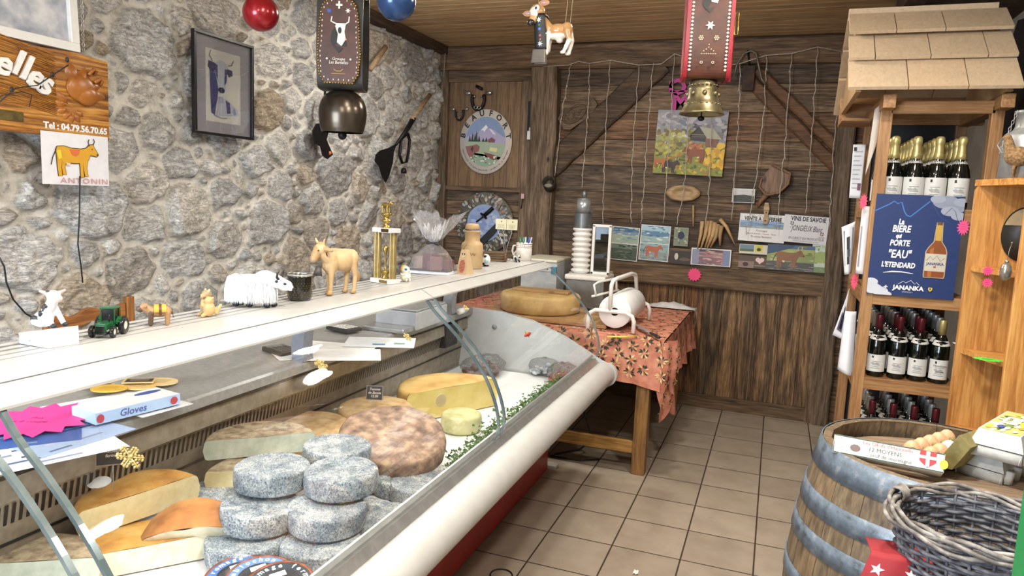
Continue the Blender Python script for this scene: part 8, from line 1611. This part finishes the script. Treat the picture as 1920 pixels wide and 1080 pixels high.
# strap: a tall loop, seen from the front and slightly from the right
Wd = .20; Lh = .42; D_ = .16
def strap_pts(n=40):
    out = []
    for i in range(n):
        a = 2*PI*i/n; out.append((D_/2*math.copysign(abs(math.cos(a))**.3, math.cos(a)), .19+Lh/2+Lh/2*math.copysign(abs(math.sin(a))**.75, math.sin(a))))
    return out
SP = strap_pts(56)
def strap(m, w, off, sel=None, y0=0):
    n = len(SP)
    for i in range(n):
        if sel and not sel(i): continue
        j = (i+1) % n; a, b = Vector((SP[i][0], SP[i][1])), Vector((SP[j][0], SP[j][1])); c = Vector((0, .19+Lh/2)); ao = a+(a-c).normalized()*off; bo = b+(b-c).normalized()*off
        m.add([(-w/2, -ao.x, ao.y), (w/2, -ao.x, ao.y), (w/2, -bo.x, bo.y), (-w/2, -bo.x, bo.y), (-w/2, -a.x, a.y), (w/2, -a.x, a.y), (w/2, -b.x, b.y), (-w/2, -b.x, b.y)], [(0, 3, 2, 1), (4, 5, 6, 7), (0, 1, 5, 4), (3, 7, 6, 2), (0, 4, 7, 3), (1, 2, 6, 5)], False)
m = MB(); strap(m, Wd, .006); fix(m.build('strap', LEAD, t, label='dark leather strap loop'))
yf = -D_/2-.010
m = MB(); pts = [(-.083+.0, .24), (-.092, .33), (-.083, .45), (-.078, .50)]+[(x*.078, .50+.07*math.sqrt(1-x*x)) for x in [-.9, -.6, -.3, 0, .3, .6, .9]]+[(.078, .50), (.083, .45), (.092, .33), (.083, .24), (.06, .205), (-.06, .205)]
m.prism([(x, z) for x, z in pts], 0, .006, fr((0, yf, 0), (1, 0, 0), (0, 0, 1))); fix(m.build('decorated_panel', LEA, t, label='brown leather panel'))
m = MB(); n = len(pts)
dp_ = []
for i in range(n):
    a, b = Vector(pts[i]), Vector(pts[(i+1) % n]); L = (b-a).length; k = max(1, int(L/.011))
    for q in range(k): dp_.append(a.lerp(b, q/k))
for p in dp_: m.ball((p.x, yf-.006, p.y), .0048, 8, 6)
m.build('studs', BRS, t, label='brass edge studs')
A = Art(fr((0, yf-.0065, .0), (1, 0, 0), (0, 0, 1))); wh = 'e8e4d8'
for i, p in enumerate(dp_):
    if i % 2 == 0: c = Vector((0, .38)); q = p+(c-p).normalized()*.013; A.a(ell(q.x, q.y, .002, .0042, 8), 'ddd6c2', .00001)
A.a(rect(-.004, .515, .004, .547), wh); A.a(rect(-.014, .527, .014, .535), wh); A.a(star(-.042, .505, .013, .006, 7), '3a5aa8'); A.a(star(.038, .508, .013, .005, 6), wh)
A.a([(-.012, .455), (.03, .455), (.024, .42), (.030, .39), (.012, .36), (-.008, .375), (-.004, .41), (-.016, .44)], wh); A.line([(-.012, .452), (-.034, .462), (-.03, .482)], .005, wh); A.line([(.028, .452), (.042, .462), (.044, .484)], .005, wh); A.a([(-.014, .44), (-.006, .40), (-.008, .375), (-.024, .36), (-.036, .38), (-.03, .42)], '23201e'); A.a(ell(.004, .425, .008, .014, 12), '23201e'); A.a([(.012, .36), (.030, .385), (.034, .36)], '23201e'); A.a([(-.03, .365), (.02, .352), (.0, .33)], '23201e'); A.a(ell(.03, .388, .005, .004, 8), 'c98a7a')
A.t('Groupe', .0, .305, .018, wh, shear=.2); A.t('Les Bertelles', .0, .29, .02, wh, shear=.15, sx=.8); A.a(star(-.05, .305, .006, .003, 6), wh); A.a(star(.052, .305, .006, .003, 6), wh); A.line([(-.02, .262), (-.01, .254), (.01, .254), (.02, .262)], .0022, 'c9a55a'); A.line([(-.03, .243), (.03, .243)], .0014, 'c9a55a'); A.m.build('decoration', PRINT, t, label='stitched cow head, cross and lettering')
m = MB(); prof = []; n = 40
def bellf(u, v):
    a = u*2*PI; k = [(.0, .188), (.03, .186), (.058, .178), (.08, .163), (.096, .14), (.106, .108), (.108, .08), (.104, .045), (.097, .015), (.092, .0)]; f = v*(len(k)-1); i = min(int(f), len(k)-2); g = f-i; r = k[i][0]*(1-g)+k[i+1][0]*g; z = k[i][1]*(1-g)+k[i+1][1]*g; return (r*math.cos(a), r*.72*math.sin(a), z)
m.smooth = True; m.grid(bellf, 56, 28); m.grid(lambda u, v: tuple(Vector(bellf(1-u, 1-v*.3))*.96), 56, 8); BRZ = pm('dark_bronze', '564c40', '423a31', 5, .24, .75, .03); m.build('bell_body', BRZ, t, label='dark bronze bell')
m = MB(); m.cyl((0, 0, .10), (0, 0, -.01), .006, .008, 10); m.ball((0, 0, -.012), .02, 12, 8); m.build('clapper', IRON, t)
m = MB(); 
for y in (-.03, .03): m.cyl((0, y*.5, .19+Lh-.01), (0, y, ZC-P.z+.19), .003, seg=6)
m.build('hanger', CORD, t)
m = MB(); m.c_('d8d2c0'); m.ball((.10, .02, .60), .010, 8, 6); m.ball((.098, .0, .588), .009, 8, 6); m.build('white_knot', PAINT, t)
# small cow on a string with a black embroidered strap and a square bell
P = at(1030, 60, 1, -.2); t = thing('hanging_cow', 'painted cow figure hanging from the ceiling with a black flowered strap and a square bell', 'cow ornament', P, rz=math.radians(180))
b_, w_, d_ = 'b98d5c', 'd8d2c6', '2c2623'; sc_ = 1.0
prim = [('b', (-.035, 0, .005), (.045, .024, .026), b_), ('b', (-.072, 0, .008), (.024, .022, .028), b_), ('b', (-.035, 0, -.016), (.040, .02, .016), w_), ('b', (-.01, -.012, -.012), (.012, .012, .012), d_), ('c', (.0, 0, .01), (.028, 0, .045), .021, .017, b_), ('b', (.05, .012, .076), (.032, .028, .032), b_), ('b', (.056, .030, .070), (.018, .014, .024), 'e2d9c8'), ('c', (.056, .022, .058), (.062, .034, .038), .018, .015, 'caa070'), ('b', (.066, .042, .030), (.016, .012, .014), d_),
 ('c', (.0, .012, -.01), (.003, .014, -.06), .011, .009, w_), ('c', (.003, .014, -.06), (.004, .014, -.085), .009, .009, w_), ('c', (.0, -.012, -.01), (.006, -.014, -.07), .011, .009, w_), ('c', (-.078, .012, .0), (-.088, .012, -.035), .016, .010, b_), ('c', (-.088, .012, -.035), (-.07, .012, -.075), .0105, .008, w_), ('b', (-.064, .012, -.082), (.013, .009, .007), w_), ('c', (-.078, -.012, .0), (-.092, -.012, -.035), .016, .010, w_), ('c', (-.092, -.012, -.035), (-.083, -.012, -.078), .0105, .008, w_), ('b', (-.078, -.012, -.084), (.013, .009, .007), w_), ('b', (-.045, 0, -.035), (.014, .012, .010), 'd8c4ba')]
prim = [(p[0], *[((-q[0], q[1], q[2]) if (isinstance(q, tuple) and i < (2 if p[0] == 'c' else 1)) else q) for i, q in enumerate(p[1:])]) for p in prim]
prim = [(p[0], *[((q[0]*-1, q[1], q[2]) if (isinstance(q, tuple) and i < (2 if p[0] == 'c' else 1)) else q) for i, q in enumerate(p[1:])]) for p in prim]
sculpt('body', prim, .0032, GLOSSP, t)
for s_, q in ((1, (.093, .0, .075)), (-1, (.020, .02, .108))): m = MB(); m.c_('c99a6a'); m.ball(q, (.022, .006, .012), 14, 8, Matrix.Identity(4)); m.c_('b08a86'); m.ball((q[0], q[1]+.004, q[2]), (.016, .004, .008), 12, 6); m.build('ear', GLOSSP, t)
m = MB(); m.c_('f4f2ea'); m.ball((.043, .041, .084), (.011, .005, .012), 12, 8); m.c_('1a1a1c'); m.ball((.045, .045, .083), (.005, .003, .006), 10, 6); m.build('eye', GLOSSP, t)
m = MB(); m.c_('14161a'); m.grid(lambda u, v: (.040+.014*(1-v)-.046*u, .026+.006*math.sin(PI*u), .066-.138*v), 8, 12); m.grid(lambda u, v: (.006+.033*u, .024-.05*v, .058+.004*math.sin(PI*v)), 6, 6); m.v = [(x+.006, y, z) for x, y, z in m.v]; o = m.build('strap', PAINT, t, label='black strap with embroidered flowers'); o.modifiers.new('s', 'SOLIDIFY').thickness = .003
A = Art(fr((.026, .0365, 0), (-1, 0, 0), (0, 0, 1))); 
for x, y, r, c in ((-.008, .04, .012, 'e4e2da'), (-.004, .005, .009, '4a7ac8'), (.0, -.02, .007, 'c8584a'), (.002, -.035, .006, 'c8584a'), (.002, -.052, .012, 'e4e2da'), (-.006, .02, .006, '3f7a4a'), (.006, -.045, .006, '3f7a4a')): A.a(star(x, y, r, r*.35, 7), c)
A.m.build('embroidery', PRINT, t)
m = MB(); a = [(-.030, -.016, -.125), (.030, -.016, -.125), (.030, .016, -.125), (-.030, .016, -.125), (-.026, -.011, -.070), (.026, -.011, -.070), (.026, .011, -.070), (-.026, .011, -.070)]; m.add([(x+.030, y+.024, z) for x, y, z in a], [(0, 1, 5, 4), (1, 2, 6, 5), (2, 3, 7, 6), (3, 0, 4, 7), (4, 5, 6, 7)], False); o = m.build('square_bell', pm('grey_iron', '5d564e', '443e38', 14, .4, .6, .1), t, label='square grey sheet-metal bell'); bv = o.modifiers.new('b', 'BEVEL'); bv.width = .003; o.modifiers.new('s', 'SOLIDIFY').thickness = .0015
m = MB(); m.c_('b9a584')
for x0 in (-.065, -.085): m.cyl((x0, 0, .03), (x0-.03, 0, ZC-P.z), .0012, seg=6)
m.cyl((.05, 0, .08), (.055, 0, ZC-P.z), .0012, seg=6); m.build('string', PAINT, t)
# brass bell on a red-edged leather collar
P = at(1320, 150, 1, -.1); t = thing('brass_bell', 'brass bell on a brown leather collar with red edges and white stitching', 'bell', (P.x, -.1, P.z-.13), rz=math.radians(12)); RED = pm('red_leather', '96202a', '7e1822', 14, .35, bmp=.1)
BRB = pm('old_brass', '8d8264', '625739', 16, .38, .75, .15); m = MB(); m.ring([(0, .128), (.03, .128), (.048, .122), (.052, .112), (.054, .10), (.056, .098), (.057, .09), (.058, .065), (.064, .045), (.066, .043), (.069, .035), (.074, .02), (.082, .008), (.086, .0), (.083, -.002), (.078, .004), (.066, .03), (.05, .07), (.046, .11), (0, .118)], 56); m.build('bell_body', BRB, t, label='brass bell')
m = MB(); 
for k in range(22): a = k*2*PI/22; m.ball((.067*math.cos(a), .067*math.sin(a), .037+.0035*math.sin(k*PI)), (.006, .006, .0035), 6, 5); m.ball((.0545*math.cos(a), .0545*math.sin(a), .107), (.005, .005, .004), 6, 5)
for k in range(8): a = k*2*PI/8; m.ball((.0585*math.cos(a), .0585*math.sin(a), .075), (.009, .009, .010), 8, 6)
m.build('relief', BRB, t); m = MB(); m.cyl((0, 0, .11), (0, 0, -.01), .003, seg=8); m.ball((0, 0, -.016), (.013, .013, .010), 12, 8); m.build('clapper', IRON, t)
D_, Lh = .14, .62; SP = [(D_/2*math.copysign(abs(math.cos(2*PI*i/56))**.22, math.cos(2*PI*i/56)), .13+Lh/2+Lh/2*math.copysign(abs(math.sin(2*PI*i/56))**.6, math.sin(2*PI*i/56))) for i in range(56)]
def strap2(m, x0, x1, off):
    n = len(SP); c = Vector((0, .13+Lh/2))
    for i in range(n):
        j = (i+1) % n; a, b = Vector(SP[i]), Vector(SP[j]); ao = a+Vector((a.x-c.x, (a.y-c.y)*.1)).normalized()*off; bo = b+Vector((b.x-c.x, (b.y-c.y)*.1)).normalized()*off
        m.add([(x0, -ao.x, ao.y), (x1, -ao.x, ao.y), (x1, -bo.x, bo.y), (x0, -bo.x, bo.y), (x0, -a.x, a.y), (x1, -a.x, a.y), (x1, -b.x, b.y), (x0, -b.x, b.y)], [(0, 3, 2, 1), (4, 5, 6, 7), (0, 1, 5, 4), (3, 7, 6, 2), (0, 4, 7, 3), (1, 2, 6, 5)], False)
m = MB(); strap2(m, -.075, .075, .006); fix(m.build('collar', LEA, t, label='brown leather collar'))
for s_ in (-1, 1):
    m = MB(); strap2(m, s_*.072, s_*.086, .011); fix(m.build('edging', RED, t, label='red leather edging'))
yf = -D_/2-.0075; A = Art(fr((0, yf, 0), (1, 0, 0), (0, 0, 1))); wh = 'e2dccb'
for k in range(44):
    z = .15+k*.0135
    for s_ in (-1, 1): A.a([(s_*.066, z), (s_*.0715, z+.004), (s_*.066, z+.009), (s_*.060, z+.004)], wh, .00001)
A.a([(-.012, .47), (.030, .47), (.030, .425), (.02, .395), (-.002, .40), (-.006, .43)], wh); A.a(ell(.008, .445, .008, .010, 12), '211c1a'); A.a([(-.014, .46), (-.006, .43), (-.002, .40), (-.02, .37), (-.034, .39), (-.03, .44)], '231f1c'); A.a([(.03, .46), (.04, .44), (.032, .42)], '231f1c'); A.a([(-.02, .375), (.01, .38), (-.005, .36)], '2c2420'); A.a(star(0, .315, .018, .008, 6), wh)
for x in (-.03, .026):
    for g in range(7): q = (x+(.007*math.cos(g*PI/3) if g < 6 else 0), .27+(.007*math.sin(g*PI/3) if g < 6 else 0)); A.a(ell(*q, .0024, n=8), 'd9c9a0')
for k in range(9): A.a(ell(-.026+.0065*k, .212, .0018, n=8), 'd9c9a0')
for x, z in ((-.018, .222), (-.009, .228), (0, .235), (.009, .228), (.018, .222), (0, .245)): A.a(ell(x, z, .0018, n=8), 'd9c9a0')
for x in (-.024, .018): A.a(ell(x, .18, .0055, n=12), 'a59a80'); A.a(ell(x, .18, .003, n=10), '2c1c16')
A.m.build('decoration', PRINT, t, label='white stitching, cow head and rosettes')
m = MB(); m.tube([(.088, -.02, .12), (.094, .02, .20), (.096, .03, .30), (.094, .02, .38)], .009, 8, flat=.5); m.build('side_strap', RED, t, label='red side strap'); m = MB(); m.tube([(.098, 0, .30), (.112, 0, .30), (.112, 0, .38), (.098, 0, .38)], .003, 6, closed=True); m.build('buckle', BRS, t)
m = MB(); m.cyl((0, 0, .13+Lh-.01), (0, 0, max(.13+Lh+.01, ZC-(P.z-.13))), .004, seg=6); m.build('hanger', CORD, t)
